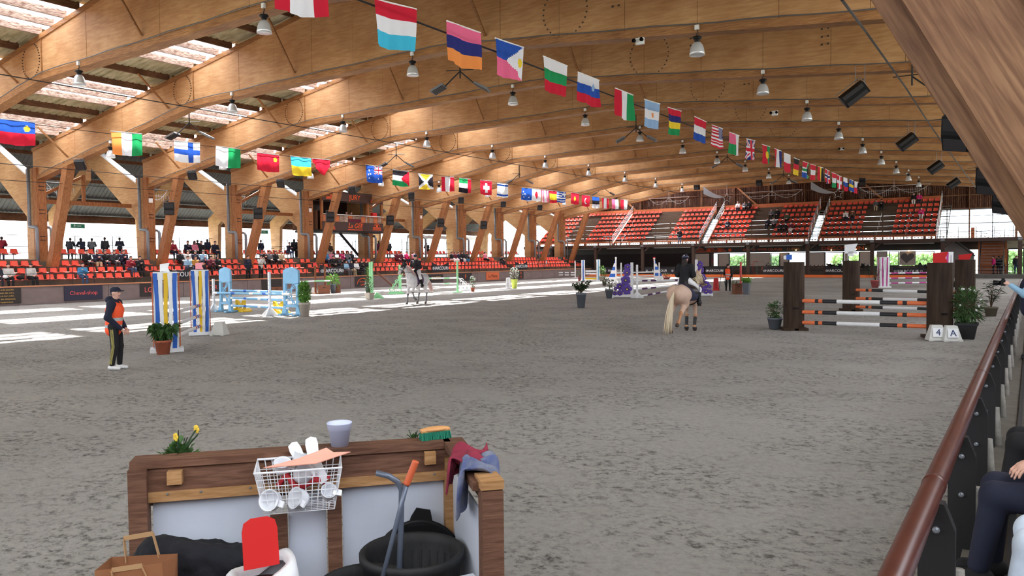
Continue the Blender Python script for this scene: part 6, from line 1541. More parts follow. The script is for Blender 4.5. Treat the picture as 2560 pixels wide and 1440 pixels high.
boy = man(loc, R(40), J, R(-12), 'cap', 'young man in an orange vest and dark cap standing at the left', 'navy', 'black', 'white', True, hood=True, scale=1.0)
q = MB()
for k in range(3):
    for side in (-1,):
        q.tube([(-.005+.022*(k-1), side*.19, .90), (.02+.022*(k-1), side*.195, .5), (-.06+.02*(k-1), side*.155, .13)], .006, 5)
q.build('side_stripes', mat('stripe_gold', (190, 180, 110), .6), boy)
loc = gz(1820, 727); J2 = pose('stand'); J2['wrL'] = (.18, .12, .92)
man(loc, R(95), J2, R(-60), 'short', 'man in an orange vest standing beside the brown planter box', 'black', 'black', 'black', True, scale=1.02)
# ================================================================ HORSES AND RIDERS
HOOF = mat('hoof', (70, 58, 50), .5)
def coat(name, c1, c2, scale, bump=0): return mat(name, c1, .55, 0, scale, (1, 1, 1), bump, col2=c2)
GCOAT = coat('coat_dapple_grey', (168, 168, 172), (214, 212, 212), 9); GLEG = coat('coat_dark_leg', (84, 84, 90), (120, 120, 124), 6); GNOSE = mat('grey_muzzle', (190, 182, 178), .6)
PCOAT = coat('coat_palomino', (184, 150, 130), (212, 184, 164), 2.5); PLEG = coat('coat_palomino_leg', (176, 122, 86), (200, 150, 112), 4); PMANE = mat('hair_cream', (222, 206, 178), .7, .18, 18, (8, 8, .8)); GMANE = mat('hair_rosy_grey', (198, 168, 162), .7, .2, 18, (8, 8, .8))
BOOT = mat('leg_boot', (40, 36, 38), .5); LEATH = mat('leather_dark', (38, 28, 26), .4); PADN = mat('saddle_pad_navy', (44, 44, 66), .8, .1, 10); PADM = mat('saddle_pad_plum', (88, 66, 100), .8, .1, 10)
def horse_prims(L, headp, neckb=(.62, 0, 1.33), s=1.0, fatb=1.0):
    """L: dict FL,FR,HL,HR -> list of joints below the body; mi: 0 coat, 1 lower leg, 2 hoof, 3 muzzle"""
    P = [('e', (.42, 0, 1.16), (.34, .235*fatb, .33), 0), ('e', (.05, 0, 1.14), (.48, .285*fatb, .315), 0), ('e', (-.36, 0, 1.17), (.36, .27*fatb, .30), 0),
         ('e', (-.58, .11, 1.21), (.26, .19*fatb**.5, .27), 0), ('e', (-.58, -.11, 1.21), (.26, .19*fatb**.5, .27), 0), ('c', (.36, 0, 1.40), (-.25, 0, 1.36), .10, .13, 0), ('c', (.40, 0, 1.43), (.58, 0, 1.36), .09, .12, 0)]
    poll, nose = np.array(headp[0], float), np.array(headp[1], float); nb = np.array(neckb, float)
    P += [('c', tuple(nb-V3(.05, 0, .12)), tuple(nb*.45+poll*.55), .215, .135, 0), ('c', tuple(nb*.45+poll*.55), tuple(poll-V3(.02, 0, .03)), .135, .10, 0)]
    ax = (nose-poll); n_ = np.linalg.norm(ax); ax /= n_; sd = np.cross(V3(0, 0, 1), ax); sd /= np.linalg.norm(sd); up = np.cross(ax, sd)
    P += [('c', tuple(poll), tuple(poll+ax*n_*.45), .105, .085, 0), ('c', tuple(poll+ax*n_*.4), tuple(nose-ax*.04), .085, .055, 0), ('e', tuple(nose-ax*.02), (.06, .055, .06), 3),
          ('e', tuple(poll+ax*.12-up*.06), (.11, .07, .10), 0)]
    for q in (-1, 1):
        P += [('c', tuple(poll-ax*.03+sd*q*.055+up*.06), tuple(poll-ax*.07+sd*q*.075+up*.20), .035, .012, 0), ('e', tuple(poll+ax*.17+sd*q*.085+up*.03), (.022, .018, .02), 2)]
    for k, J in L.items():
        y = .15 if k[1] == 'L' else -.15
        if k[0] == 'F':
            e, kn, ft, hf = [np.array(j, float) for j in J]
            P += [('e', (.47, y*1.0, 1.08), (.17, .10, .28), 0), ('c', (.46, y, 1.05), tuple(e), .13, .085, 0), ('c', tuple(e), tuple(kn+V3(0, 0, .03)), .08, .048, 0), ('e', tuple(kn), (.05, .045, .055), 1), ('c', tuple(kn), tuple(ft), .038, .032, 1)]
        else:
            st, hk, ft, hf = [np.array(j, float) for j in J]
            P += [('c', (-.58, y*.95, 1.15), tuple(st), .19, .12, 0), ('c', tuple(st), tuple(hk*.8+st*.2), .115, .06, 0), ('c', tuple(st), tuple(hk), .09, .052, 0), ('e', tuple(hk), (.06, .045, .065), 1), ('c', tuple(hk), tuple(ft), .045, .034, 1)]
        P += [('e', tuple(ft), (.045, .042, .045), 1), ('c', tuple(ft), tuple(hf+(ft-hf)*.3), .034, .042, 1), ('c', tuple(hf+(ft-hf)*.28), tuple(hf), .045, .058, 2)]
    return P
def hair_strands(name, mt, parent, roots, dirs, n_, L, r, seed, spread, label=None):
    rr = random.Random(seed); q = MB()
    for i in range(n_):
        t = rr.random(); k = min(int(t*(len(roots)-1)), len(roots)-2); u = t*(len(roots)-1)-k; p = Vector(roots[k]).lerp(Vector(roots[k+1]), u)
        d = Vector(dirs); pts = [p]; v = d+Vector(((rr.random()-.5), (rr.random()-.5), (rr.random()-.5)))*spread
        LL = L*(.75+.4*rr.random())
        for j in range(6): v = (v+Vector((0, 0, -.35))).normalized(); pts.append(pts[-1]+v*LL/6)
        q.tube(pts, [r, r*1.1, r, r*.9, r*.8, r*.6, r*.2], 4)
    return q.build(name, mt, parent, smooth=True, label=label)
def horse(loc, rz, L, headp, mats, label, mane, tail, padm, scale, tailroot=(-.86, 0, 1.27), taillen=1.0, boots=None, hood=False, ears=None, taildir=(-.5, 0, -.5), fatb=1.0, neckb=(.62, 0, 1.33)):
    b = link('horse', sdf_mesh(horse_prims(L, headp, fatb=fatb, neckb=neckb), .02, .05, 'horse', mats), None, label, 'horse'); b.location = loc; b.rotation_euler = (0, 0, rz); b.scale = (scale,)*3
    poll, nose = np.array(headp[0], float), np.array(headp[1], float); nb = np.array(neckb)
    hair_strands('tail', tail, b, [tailroot, (tailroot[0]+.02, tailroot[1], tailroot[2]-.06)], taildir, 160, taillen, .021, 3, .38)
    crest = [tuple(poll+V3(0, 0, .05)), tuple(poll*.5+nb*.5+V3(-.08, 0, .17)), tuple(nb+V3(-.16, 0, .16))]
    hair_strands('mane', mane, b, crest, (-.1, .45, .1), 110, .34, .014, 5, .5); hair_strands('mane', mane, b, crest, (-.1, -.45, .1), 90, .32, .014, 15, .5); hair_strands('forelock', mane, b, [tuple(poll+V3(.02, 0, .06)), tuple(poll+V3(.05, 0, .05))], (.4, 0, -.3), 14, .2, .012, 6, .4)
    # tack
    g = .018
    P = [('e', (.08, 0, 1.18), (.36, .30*fatb+g, .295+g), 0)]
    cutf = lambda G: np.maximum(1.14-G[..., 2], np.maximum(np.abs(G[..., 0]-.06)-.30, -1e3))
    pd = sdf_mesh([('e', (.05, 0, 1.15), (.52, .295*fatb+g, .335+g), 0), ('c', (.36, 0, 1.40), (-.25, 0, 1.37), .12, .15, 0)], .02, .05, 'saddle_pad', [padm], cut=lambda G: np.maximum(np.maximum(.98-G[..., 2], np.abs(G[..., 0]-.04)-.31), .0+0*G[..., 0]-1)); link('saddle_pad', pd, b)
    sd_ = sdf_mesh([('e', (.06, 0, 1.22), (.40, .27*fatb+.05, .30), 0), ('c', (.26, 0, 1.48), (.05, 0, 1.46), .09, .11, 0), ('c', (.05, 0, 1.46), (-.18, 0, 1.51), .11, .13, 0)], .02, .05, 'saddle', [LEATH], cut=lambda G: np.maximum(1.08-G[..., 2], np.abs(G[..., 0]-.05)-.26)); link('saddle', sd_, b)
    q = MB(); q.tube([(.25, .30*fatb*math.cos(a), 1.16+.34*math.sin(a)) for a in np.linspace(PI*.0, -PI, 12)], .02, 5); q.build('girth', LEATH, b)
    ax = (nose-poll)/np.linalg.norm(nose-poll); sdv = np.cross(V3(0, 0, 1), ax); sdv /= np.linalg.norm(sdv); up = np.cross(ax, sdv); q = MB()
    for t, rx in ((.10, .115), (.36, .088)):
        c = poll+ax*t; q.tube([tuple(c+sdv*rx*math.cos(a)+up*rx*1.12*math.sin(a)) for a in np.linspace(0, 2*PI, 13)], .011, 5)
    for s_ in (-1, 1):
        q.tube([tuple(poll+ax*.1+sdv*s_*.11), tuple(poll+ax*.36+sdv*s_*.085), tuple(poll+ax*.45+sdv*s_*.07-up*.02)], .010, 5)
    q.build('bridle', LEATH, b)
    q = MB()
    for s_ in (-1, 1): q.tube([tuple(poll+ax*.45+sdv*s_*.07), tuple(nb*.6+poll*.4+V3(0, s_*.17, -.05)), (.42, s_*.10, 1.62)], .010, 5)
    q.build('reins', LEATH, b)
    if hood: link('fly_hood', sdf_mesh([('c', tuple(poll-ax*.02), tuple(poll+ax*.22), .118, .10, 0)]+[('c', tuple(poll-ax*.03+sdv*s_*.055+up*.06), tuple(poll-ax*.07+sdv*s_*.075+up*.20), .043, .02, 0) for s_ in (-1, 1)], .015, .02, 'fly_hood', [mat('hood_black', (30, 30, 36), .8)]), b)
    for k, nm in (boots or {}).items():
        J = L[k]; a, c = np.array(J[1]), np.array(J[2]); link('leg_boot', sdf_mesh([('c', tuple(a*.75+c*.25), tuple(c), .056, .052, 0)]+([('e', tuple(np.array(J[3])*.6+c*.4), (.075, .075, .06), 0)] if nm else []), .014, .02, 'leg_boot', [BOOT]), b)
    return b
def rider(loc, rz, label, hairlong, hd, scale, lean=.0, jac='black', tilt=0):
    zs = 1.52; J = dict(pel=(0, 0, zs+.10), chest=(.03+lean, 0, zs+.42), neck=(.04+lean*1.4, 0, zs+.60), head=(.07+lean*1.6, 0, zs+.76))
    for s_, n in ((1, 'L'), (-1, 'R')):
        J['hip'+n] = (.02, s_*.12, zs+.07); J['knee'+n] = (.30, s_*.36, zs-.20); J['ank'+n] = (.14, s_*.40, zs-.60)
        J['sh'+n] = (.03+lean, s_*.185, zs+.52); J['el'+n] = (.06+lean, s_*.27, zs+.26); J['wr'+n] = (.33, s_*.08, zs+.17)
    f = (math.cos(hd), math.sin(hd), 0)
    b = link('person', sdf_mesh(body_prims(J, f), .015, .025, 'person', [SKIN, EYE, LIP]), None, label, 'person'); b.location = loc; b.rotation_euler = (0, 0, rz); b.scale = (scale,)*3
    link('jacket', sdf_mesh(top_prims(J, 0, 1.0)+[('c', (-.04, 0, zs+.12), (-.10, 0, zs+.03), .15, .14, 0)], .018, .04, 'jacket', [CL[jac]]), b)
    link('breeches', sdf_mesh(leg_prims(J, 0, .5), .018, .03, 'breeches', [CL['white']]), b)
    P = []
    for n in 'LR':
        k, a = np.array(J['knee'+n]), np.array(J['ank'+n]); P += [('c', tuple(k*.72+a*.28), tuple(a), .066, .052, 0), ('c', tuple(a-V3(.035, 0, .035)), tuple(a+V3(.15, 0, -.045)), .046, .036, 0)]
    link('riding_boots', sdf_mesh(P, .014, .02, 'riding_boots', [BLACK]), b)
    link('helmet', sdf_mesh(hair_prims(J, f, 'helmet'), .014, .02, 'helmet', [mat('helmet_shell', (36, 40, 62) if not hairlong else (24, 24, 28), .25)]), b)
    H_ = np.array(J['head']); link('helmet_band', sdf_mesh([('c', tuple(H_+V3(-.10, 0, .09)), tuple(H_+V3(.09, 0, .12)), .034, .03, 0)], .012, .01, 'helmet_band', [mat('silver_band', (190, 192, 198), .3)]), b)
    fv = np.array(f); link('hair', sdf_mesh([('e', tuple(H_-fv*.05-V3(0, 0, .05)), (.06, .07, .06), 0)]+([('c', tuple(H_-fv*.07-V3(0, 0, .08)), tuple(H_-fv*.12-V3(0, 0, .30)), .085, .06, 0)] if hairlong else [('c', tuple(H_-fv*.08-V3(0, 0, .06)), tuple(H_-fv*.16-V3(0, 0, .16)), .045, .02, 0)]), .016, .03, 'hair', [HAIRD if hairlong else HAIRB]), b)
    link('collar', sdf_mesh([('c', tuple(np.array(J['neck'])+V3(.03, .03, -.02)), tuple(np.array(J['neck'])+V3(.07, -.01, -.12)), .04, .03, 0)], .014, .01, 'collar', [CL['white']]), b)
    q = MB()
    for s_, n in ((1, 'L'), (-1, 'R')):
        a = J['ank'+n]; q.tube([(a[0]+.05, a[1], a[2]+.52), (a[0]+.05, a[1], a[2]+.08)], .01, 4)
        q.tube([(a[0]+.05+.0*t, a[1]+.07*math.cos(t), a[2]-.01+.09*math.sin(t)) for t in np.linspace(0, 2*PI, 13)], .012, 5); q.box((a[0]+.05, a[1], a[2]-.1), (.06, .13, .02))
    q.build('stirrups', DARK, b)
    return b
# grey: canter towards the camera-left
loc = gz(1043, 760)
LG = dict(FL=[(.50, .16, .90), (.66, .15, .60), (.50, .14, .33), (.36, .14, .24)], FR=[(.50, -.16, .88), (.60, -.15, .50), (.66, -.15, .15), (.72, -.15, .03)],
          HL=[(-.38, .17, .88), (-.66, .16, .56), (-.62, .15, .16), (-.55, .15, .03)], HR=[(-.30, -.17, .88), (-.50, -.16, .55), (-.34, -.15, .18), (-.26, -.15, .03)])
rzg = R(-80)
horse(loc, rzg, LG, ((1.06, -.04, 1.90), (1.42, -.12, 1.50)), [GCOAT, GLEG, HOOF, GNOSE], 'dapple grey horse cantering towards the left with a rider', GMANE, GMANE, PADM, 1.06, taillen=.75, hood=True, taildir=(-1, .25, -.25), neckb=(.60, 0, 1.38))
rider(loc, rzg, 'rider in a black jacket and white breeches on the grey horse', False, R(-8), 1.06, lean=.05)
# palomino: walking away
loc = gz(1712, 829)
LP = dict(FL=[(.48, .15, .88), (.52, .14, .50), (.48, .14, .15), (.50, .14, .03)], FR=[(.46, -.15, .88), (.50, -.15, .50), (.42, -.15, .16), (.46, -.15, .03)],
          HL=[(-.48, .18, .88), (-.80, .17, .54), (-.74, .16, .16), (-.70, .16, .03)], HR=[(-.38, -.17, .90), (-.64, -.15, .62), (-.80, -.13, .36), (-.90, -.12, .26)])
rzp = R(90-1)
horse(loc, rzp, LP, ((.98, -.04, 1.78), (1.28, -.12, 1.42)), [PCOAT, PLEG, HOOF, PCOAT], 'palomino pony walking away with a rider, long cream tail', PMANE, PMANE, PADN, .97, taillen=1.15, boots={'FR': 1, 'FL': 1}, taildir=(-.35, .22, -.7), fatb=1.30, neckb=(.60, 0, 1.36))
rider(loc, rzp, 'rider in black seen from behind on the palomino pony', True, R(-10), .97)
# ================================================================ NEAR FOREGROUND
STAINW = two_noise('stained_timber', ((98, 68, 54), (128, 92, 72), (200, 190, 185)), 1.2, (1, 1, 1), 6, (1, 8, 8), .75, .25)
PALEW = two_noise('pale_timber', ((158, 118, 78), (190, 148, 104), (215, 205, 190)), 1.2, (1, 1, 1), 6, (1, 8, 8), .75, .2)
LAM = mat('white_laminate', (196, 202, 216), .45, .05, 2)
PA = gz(335, 1160, 1.08); PB = gz(1118, 1108, 1.08)
# box frame of reference: x along the front wall from PA to PB, y away from camera
bx = (PB-PA); W_ = bx.length; rzb = math.atan2(bx.y, bx.x)
pen = thing('corner_pen', 'wooden corner pen with white panels and a brown top rail in the foreground', 'pen', (PA.x, PA.y, 0), rzb)
tl = 1.10
def pbox(nm, c, d, mt, par=None, **k): q = MB(); q.box(c, d); return q.build(nm, mt, par or pen, **k)
pbox('top_rail', (W_/2+.0, .03, tl-.02), (W_+.03, .16, .045), STAINW)
pbox('fascia_board', (W_/2, -.01, tl-.115), (W_, .035, .14), STAINW); pbox('lower_batten', (W_/2, -.02, tl-.215), (W_, .04, .06), PALEW)
pbox('corner_post', (.03, -.03, tl/2-.02), (.10, .10, tl-.04), STAINW); pbox('middle_post', (W_*.615, .0, tl/2-.1), (.085, .07, tl-.2), STAINW); pbox('middle_post', (W_*.435, .02, tl/2-.2), (.10, .05, tl-.4), STAINW)
for a, b_ in ((.09, W_*.405), (W_*.465, W_*.588), (W_*.642, W_-.02)): pbox('white_panel', ((a+b_)/2, .035, .50), (b_-a, .012, .86), LAM)
pbox('wood_block', (W_*.125, -.05, tl-.10), (.08, .07, .075), PALEW); pbox('wood_block', (W_*.935, -.05, tl-.09), (.07, .07, .075), PALEW)
for u in (.1, .2, .35, .8, .87, .95): q = MB(); q.ball((W_*u, -.045, tl-.2), .007); q.build('screw', GREY, pen)
# return wall towards the camera
RWL = 1.04; XR = W_+.02
pbox('return_top_rail', (XR+.02, -RWL/2+.05, tl-.02), (.13, RWL, .045), STAINW); pbox('return_post', (XR, -.02, tl/2-.05), (.09, .09, tl-.1), PALEW)
pbox('end_post', (XR+.045, -RWL+.03, tl/2-.03), (.11, .11, tl), STAINW); pbox('end_cap', (XR+.045, -RWL+.07, tl+.0), (.12, .18, .045), PALEW); pbox('return_panel', (XR+.01, -RWL/2, .5), (.012, RWL-.12, .86), LAM); pbox('return_fascia', (XR+.08, -RWL/2, tl-.12), (.03, RWL, .16), STAINW)
def onpen(x, y, z): return pen.matrix_basis @ Vector((x, y, z))
bpy.context.view_layer.update()
PM = Matrix.Translation((PA.x, PA.y, 0)) @ Matrix.Rotation(rzb, 4, 'Z')
def onpen(x, y, z): return PM @ Vector((x, y, z))
def penx(px, py, z, ):  # local x,y of a pixel at height z
    return PM.inverted() @ gz(px, py, z)
# flower pot (white-lilac)
loc = penx(850, 1118, tl); t = thing('plastic_pot', 'empty pale lilac plastic flower pot standing on the pen rail', 'pot', PM @ Vector((loc.x, .03, tl+.003)), 0)
LIL = mat('lilac_plastic', (198, 204, 232), .4)
q = MB(); q.lathe([(0, 0), (.052, 0), (.067, .10), (.072, .102), (.077, .14), (.079, .142), (.077, .147), (.070, .143), (.062, .10), (.048, .008), (0, .006)], 28); q.build('body', LIL, t, smooth=True)
# brush
loc = penx(1092, 1104, tl); t = thing('brush', 'wooden grooming brush with green bristles lying on the pen corner', 'brush', PM @ Vector((loc.x, .05, tl+.003)), rzb+R(12))
q = MB(); q.ball((0, 0, .062), (.105, .036, .018), 0, 20, 8); q.box((0, 0, .055), (.19, .05, .02)); q.build('wooden_back', mat('brush_wood', (205, 150, 96), .5, .12, 6, (1, 6, 1)), t, smooth=True)
q = MB(); rr = random.Random(4)
for i in range(26):
    for j in range(7):
        x, y = -.09+i*.0072, -.024+j*.008; q.tube([(x, y, .05), (x*1.06+rr.uniform(-.004, .004), y*1.3+rr.uniform(-.003, .003), .0)], .0035, 4)
q.build('bristles', mat('bristle_green', (20, 118, 92), .6), t, kind='stuff')
# plants behind the rail
def pansy(x, y, z, hgt, rad, n_, label, nf, seed):
    t = thing('flowering_plant', label, 'plant', onpen(x, y, z), 0); rr = random.Random(seed); m = MB(); s_ = MB(); f = MB(); f2 = MB()
    for i in range(n_):
        d = Vector((rr.gauss(0, 1), rr.gauss(0, 1), abs(rr.gauss(0, .8)))).normalized(); p = Vector((d.x*rad*rr.random(), d.y*rad*rr.random(), d.z*hgt*.7*rr.random())); leaf(m, p, d+Vector((0, 0, .3)), .055, .028, 0, .2)
    m.build('leaves', LEAF, t, kind='stuff')
    for i in range(7):
        a = rr.random()*6.3; tip = Vector((rad*1.0*math.cos(a), rad*math.sin(a), hgt*(.7+.4*rr.random()))); s_.tube([(0, 0, 0), tip*.6+Vector((0, 0, .02)), tip], .003, 4)
        if i < nf:
            for k in range(5): aa = k*2*PI/5; f.ball((tip.x+.014*math.cos(aa), tip.y, tip.z+.014*math.sin(aa)), (.013, .006, .013), 0, 6, 4)
    s_.build('stems', LEAFD, t)
    if nf: f.build('petals', PETY, t)
l1 = penx(440, 1136, tl); pansy(l1.x, .18, tl-.08, .21, .115, 420, 'yellow pansy plant rising behind the pen rail at left', 3, 8)
l1 = penx(1040, 1100, tl); pansy(l1.x, .16, tl-.08, .12, .06, 60, 'small green sprig behind the brush', 0, 9)
pbox('planter_trough', (W_/2, .2, tl-.22), (W_-.1, .22, .16), STAINW); pbox('trough_soil', (W_/2, .2, tl-.135), (W_-.14, .18, .02), SOIL)
# wire basket
WW = mat('white_wire', (222, 224, 230), .35)
xb0, xb1 = W_*.375, W_*.638
bk = thing('wire_basket', 'white wire basket hooked over the pen rail, full of plastic cups', 'basket', (PA.x, PA.y, 0), rzb)
q = MB(); zt, zb = tl-.03, tl-.30; y0, y1 = -.30, -.055; ins = .045
q.tube([(xb0, y0, zt-.02), (xb1, y0, zt-.02), (xb1, y1, zt), (xb0, y1, zt), (xb0, y0, zt-.02)], .007, 6); q.build('rim', WW, bk)
q = MB()
for i in range(13):
    u = i/12; xt, xbm = xb0+(xb1-xb0)*u, xb0+ins+(xb1-xb0-2*ins)*u
    q.tube([(xt, y0, zt-.02), (xbm, y0+.04, zb), (xbm, y1-.01, zb), (xt, y1, zt)], .0028, 4)
for k in range(7):
    u = k/6; yt, ybm = y0+(y1-y0)*u, y0+.04+(y1-y0-.05)*u
    q.tube([(xb0, yt, zt-.02), (xb0+ins, ybm, zb), (xb1-ins, ybm, zb), (xb1, yt, zt-.02)], .0028, 4)
for k in range(1, 6):
    u = k/6; a = xb0+ins*u; b_ = xb1-ins*u; z = zt-.02+(zb-zt+.02)*u; q.tube([(a, y0+.04*u, z), (b_, y0+.04*u, z), (b_, y1-.01*u, z), (a, y1-.01*u, z), (a, y0+.04*u, z)], .0028, 4)
q.build('wire_mesh', WW, bk)
WPL = mat('white_plastic', (222, 224, 230), .4); PPL = mat('salmon_card', (232, 170, 152), .6); REDS = mat('red_strap', (170, 36, 46), .6)
def cup(u, v, z, rz, rx, label, r=.052):
    t = thing('plastic_scoop', label, 'scoop', PM @ Vector((xb0+(xb1-xb0)*u, y0+(y1-y0)*v, z)), 0); t.rotation_euler = (rx, .2, rz)
    q = MB(); q.lathe([(0, 0), (r*.75, .002), (r*.95, .03), (r, .075), (r*1.05, .078), (r*.9, .07), (r*.85, .03), (0, .008)], 20); q.build('bowl', WPL, t, smooth=True)
    q = MB(); q.box((r*1.1, 0, .06), (.05, .035, .012)); q.build('tab', WPL, t)
cup(.22, .22, zb+.07, .3, R(70), 'white plastic scoop at the lower left inside the basket', .06); cup(.56, .2, zb+.06, -.2, R(65), 'white plastic scoop at the lower middle of the basket', .062); cup(.83, .3, zb+.07, .8, R(50), 'white plastic scoop at the lower right of the basket', .045)
cup(.5, .5, zb+.17, 1.5, R(40), 'white plastic scoop in the middle of the heap', .06); cup(.3, .6, zt-.06, .5, R(25), 'white plastic scoop at the upper left of the heap', .05); cup(.5, .75, zt-.04, 2.2, R(15), 'white plastic scoop near the top of the heap', .05)
def blade(u, v, z, L, w_, rot, mt, label):
    t = thing('plastic_blade', label, 'blade', PM @ Vector((xb0+(xb1-xb0)*u, y0+(y1-y0)*v, z)), 0); t.rotation_euler = rot
    pts = [(-w_*.3, 0), (w_*.3, 0), (w_*.5, L*.8), (w_*.42, L*.95), (0, L), (-w_*.42, L*.95), (-w_*.5, L*.8)]; q = MB(); q.prism(pts, .006); q.build('plate', mt, t)
blade(.62, .55, zt-.10, .24, .07, (R(-25), R(-28), rzb), WPL, 'white rounded plastic blade leaning left out of the basket'); blade(.70, .6, zt-.10, .24, .075, (R(-22), R(-8), rzb), WPL, 'white rounded plastic blade standing right in the basket')
blade(.80, .35, zt-.12, .2, .09, (R(-40), R(-35), rzb), WPL, 'wide white plastic blade at the right of the basket')
t = thing('salmon_sheet', 'salmon pink pointed sheet lying across the basket', 'sheet', PM @ Vector((xb0+.04, y0+.04, zt+.0)), rzb); q = MB(); q.add([(0, 0, 0), (.30, -.02, .01), (.50, .02, .055), (.36, .10, .07), (.40, .06, .05), (.20, .05, .03)], [(0, 1, 2, 4, 3, 5)]); q.add([(0, 0, -.003), (.30, -.02, .007), (.50, .02, .052), (.36, .10, .067), (.40, .06, .047), (.20, .05, .027)], [(5, 3, 4, 2, 1, 0)]); q.build('sheet', PPL, t)
t = thing('red_strap', 'crumpled dark red strap among the scoops in the basket', 'strap', PM @ Vector(((xb0+xb1)/2, y0+.1, zb+.12)), rzb); q = MB(); q.tube([(-.12, 0, .02), (-.07, .02, .08), (-.03, -.02, .02), (.02, .03, .0), (.08, .0, .05), (.14, .02, .02), (.17, -.01, .06)], [.02, .024, .02, .022, .026, .02, .012], 6); q.build('strap', REDS, t, smooth=True)
# cloths on the return wall
def rag(label, mtl, cx, cy, w_, d_, drop, seed, z=tl):
    rr = random.Random(seed); n_ = 22; v = []; f = []
    ph = [rr.random()*6 for _ in range(6)]
    for j in range(n_+1):
        for i in range(n_+1):
            u, w = i/n_*2-1, j/n_*2-1; x = u*w_; y = w*d_; ov = max(0, abs(u)-.42); zz = -ov*drop*2+.018*math.sin(u*7+ph[0]+w*3)+.02*math.sin(w*8+ph[1]+u*4)+.03
            x2 = x if abs(u) < .42 else math.copysign(.42*w_+(abs(x)-.42*w_)*.25+.02*math.sin(w*9+ph[2]), u); v.append((x2+.012*math.sin(w*11+ph[3]), y+.02*math.sin(u*9+ph[4]), zz))
    for j in range(n_):
        for i in range(n_): a = j*(n_+1)+i; f.append((a, a+1, a+n_+2, a+n_+1))
    q = MB(); q.add(v, f); o = q.build('rag', mtl, smooth=True, label=label, cat='rag', loc=PM @ Vector((cx, cy, z))); o.rotation_euler = (0, 0, rzb+rr.uniform(-.3, .3))
    m_ = o.modifiers.new('s', 'SOLIDIFY'); m_.thickness = .012; m2 = o.modifiers.new('b', 'SUBSURF'); m2.levels = 1; m2.render_levels = 1; return o
rag('crumpled wine-red towel draped over the pen corner rail', mat('towel_red', (128, 40, 60), .95, .25, 14, bump=.5), XR+.02, -RWL*.55, .21, .18, .14, 3, tl+.02); rag('blue and grey towel draped over the end of the pen rail', mat('towel_blue', (62, 76, 128), .95, 0, 9, col2=(120, 124, 136), bump=.5), XR+.03, -RWL*.74, .20, .14, .24, 5, tl+.02)
# swing bin, white with red flap
p = gz(650, 1440, .3); t = thing('swing_bin', 'white plastic swing bin with its red flap standing open', 'bin', (0, 0, 0), 0)
zt_ = .78
pb_ = gz(655, 1400, zt_); t.location = (pb_.x, pb_.y, 0); t.rotation_euler = (0, 0, rzb+R(15))
q = MB(); q.add([(-.14, -.13, 0), (.14, -.13, 0), (.14, .13, 0), (-.14, .13, 0), (-.17, -.16, .6), (.17, -.16, .6), (.17, .16, .6), (-.17, .16, .6)], [(0, 1, 5, 4), (1, 2, 6, 5), (2, 3, 7, 6), (3, 0, 4, 7), (3, 2, 1, 0)]); q.build('bucket', RED, t)
def rrect(w_, d_, z, n_=24, e=4):
    return [(w_*math.copysign(abs(math.cos(2*PI*i/n_))**(2/e), math.cos(2*PI*i/n_)), d_*math.copysign(abs(math.sin(2*PI*i/n_))**(2/e), math.sin(2*PI*i/n_)), z) for i in range(n_)]
rings = [rrect(.18, .17, .56), rrect(.185, .175, .60), rrect(.175, .165, .61), rrect(.165, .15, .70)]
top_o = [(x, y, z+.06*(1-(abs(x)/.16)**2)*0) for x, y, z in rrect(.15, .13, .745)]; top_o = [(x, y, .72+.07*max(0, x/.15)) for x, y, z in top_o]; top_i = [(x*.78, y*.78, z-.005) for x, y, z in top_o]; top_d = [(x*.76, y*.76, z-.05) for x, y, z in top_o]
v = sum(rings, [])+top_o+top_i+top_d; f = []
for j in range(6): f += [(j*24+i, j*24+(i+1) % 24, (j+1)*24+(i+1) % 24, (j+1)*24+i) for i in range(24)]
q = MB(); q.add(v, f); q.build('lid_hood', mat('bin_white', (215, 216, 222), .35), t, smooth=True)
q = MB(); q.lathe([(0, 0), (.12, 0)], 20, M=Mt((0, 0, .66))); q.build('bag_dark', mat('bin_inside', (52, 26, 24), .8), t)
fl = MB(); pts = [(-.085, -.06), (.085, -.06), (.085, .12), (.075, .16), (.04, .18), (-.04, .18), (-.075, .16), (-.085, .12)]; fl.prism(pts, .014, M=Mt((0, .02, .80), rx=R(-12))); fl.build('flap', RED, t)
# big black feed tubs
TUB = mat('rubber_tub', (38, 38, 40), .7, .35, 12, (1, 1, .4), .3)
def tub(px, py, z, r, label, hgt):
    p = gz(px, py, z); t = thing('rubber_tub', label, 'tub', (p.x, p.y, 0), 0); q = MB()
    q.lathe([(0, .02), (r*.82, .02), (r*.97, hgt-.05), (r*1.03, hgt-.05), (r*1.04, hgt-.01), (r*1.0, hgt), (r*.93, hgt-.01), (r*.92, hgt-.06), (r*.78, .05), (0, .05)], 36); q.build('tub_wall', TUB, t, smooth=True)
    q = MB()
    for i in range(30): a = 2*PI*i/30; q.beam((r*.915*math.cos(a), r*.915*math.sin(a), hgt-.1), (r*.80*math.cos(a), r*.80*math.sin(a), .1), .012, .012)
    q.build('inner_ribs', TUB, t); return p
tb = tub(1030, 1372, .62, .285, 'large ribbed black rubber tub at the right of the pen', .62); tub(912, 1450, .55, .24, 'smaller black rubber tub at the bottom picture edge', .55)
p = onpen(W_*.885, -.12, .40); t = thing('tub_lid', 'black round tub lid with a tab leaning against the white panel', 'lid', p, rzb); t.rotation_euler = (R(-8), 0, rzb)
q = MB(); q.lathe([(0, 0), (.27, 0), (.29, .008), (.29, .024), (.27, .02), (0, .016)], 36, M=Mt((0, 0, -.05), rx=R(90))); q.build('disc', BLACK, t, smooth=True)
q = MB(); q.prism([(-.06, .22), (.10, .22), (.085, .31), (.0, .33), (-.035, .28)], .02, M=Mt((0, -.01, -.02))); q.build('tab', BLACK, t)
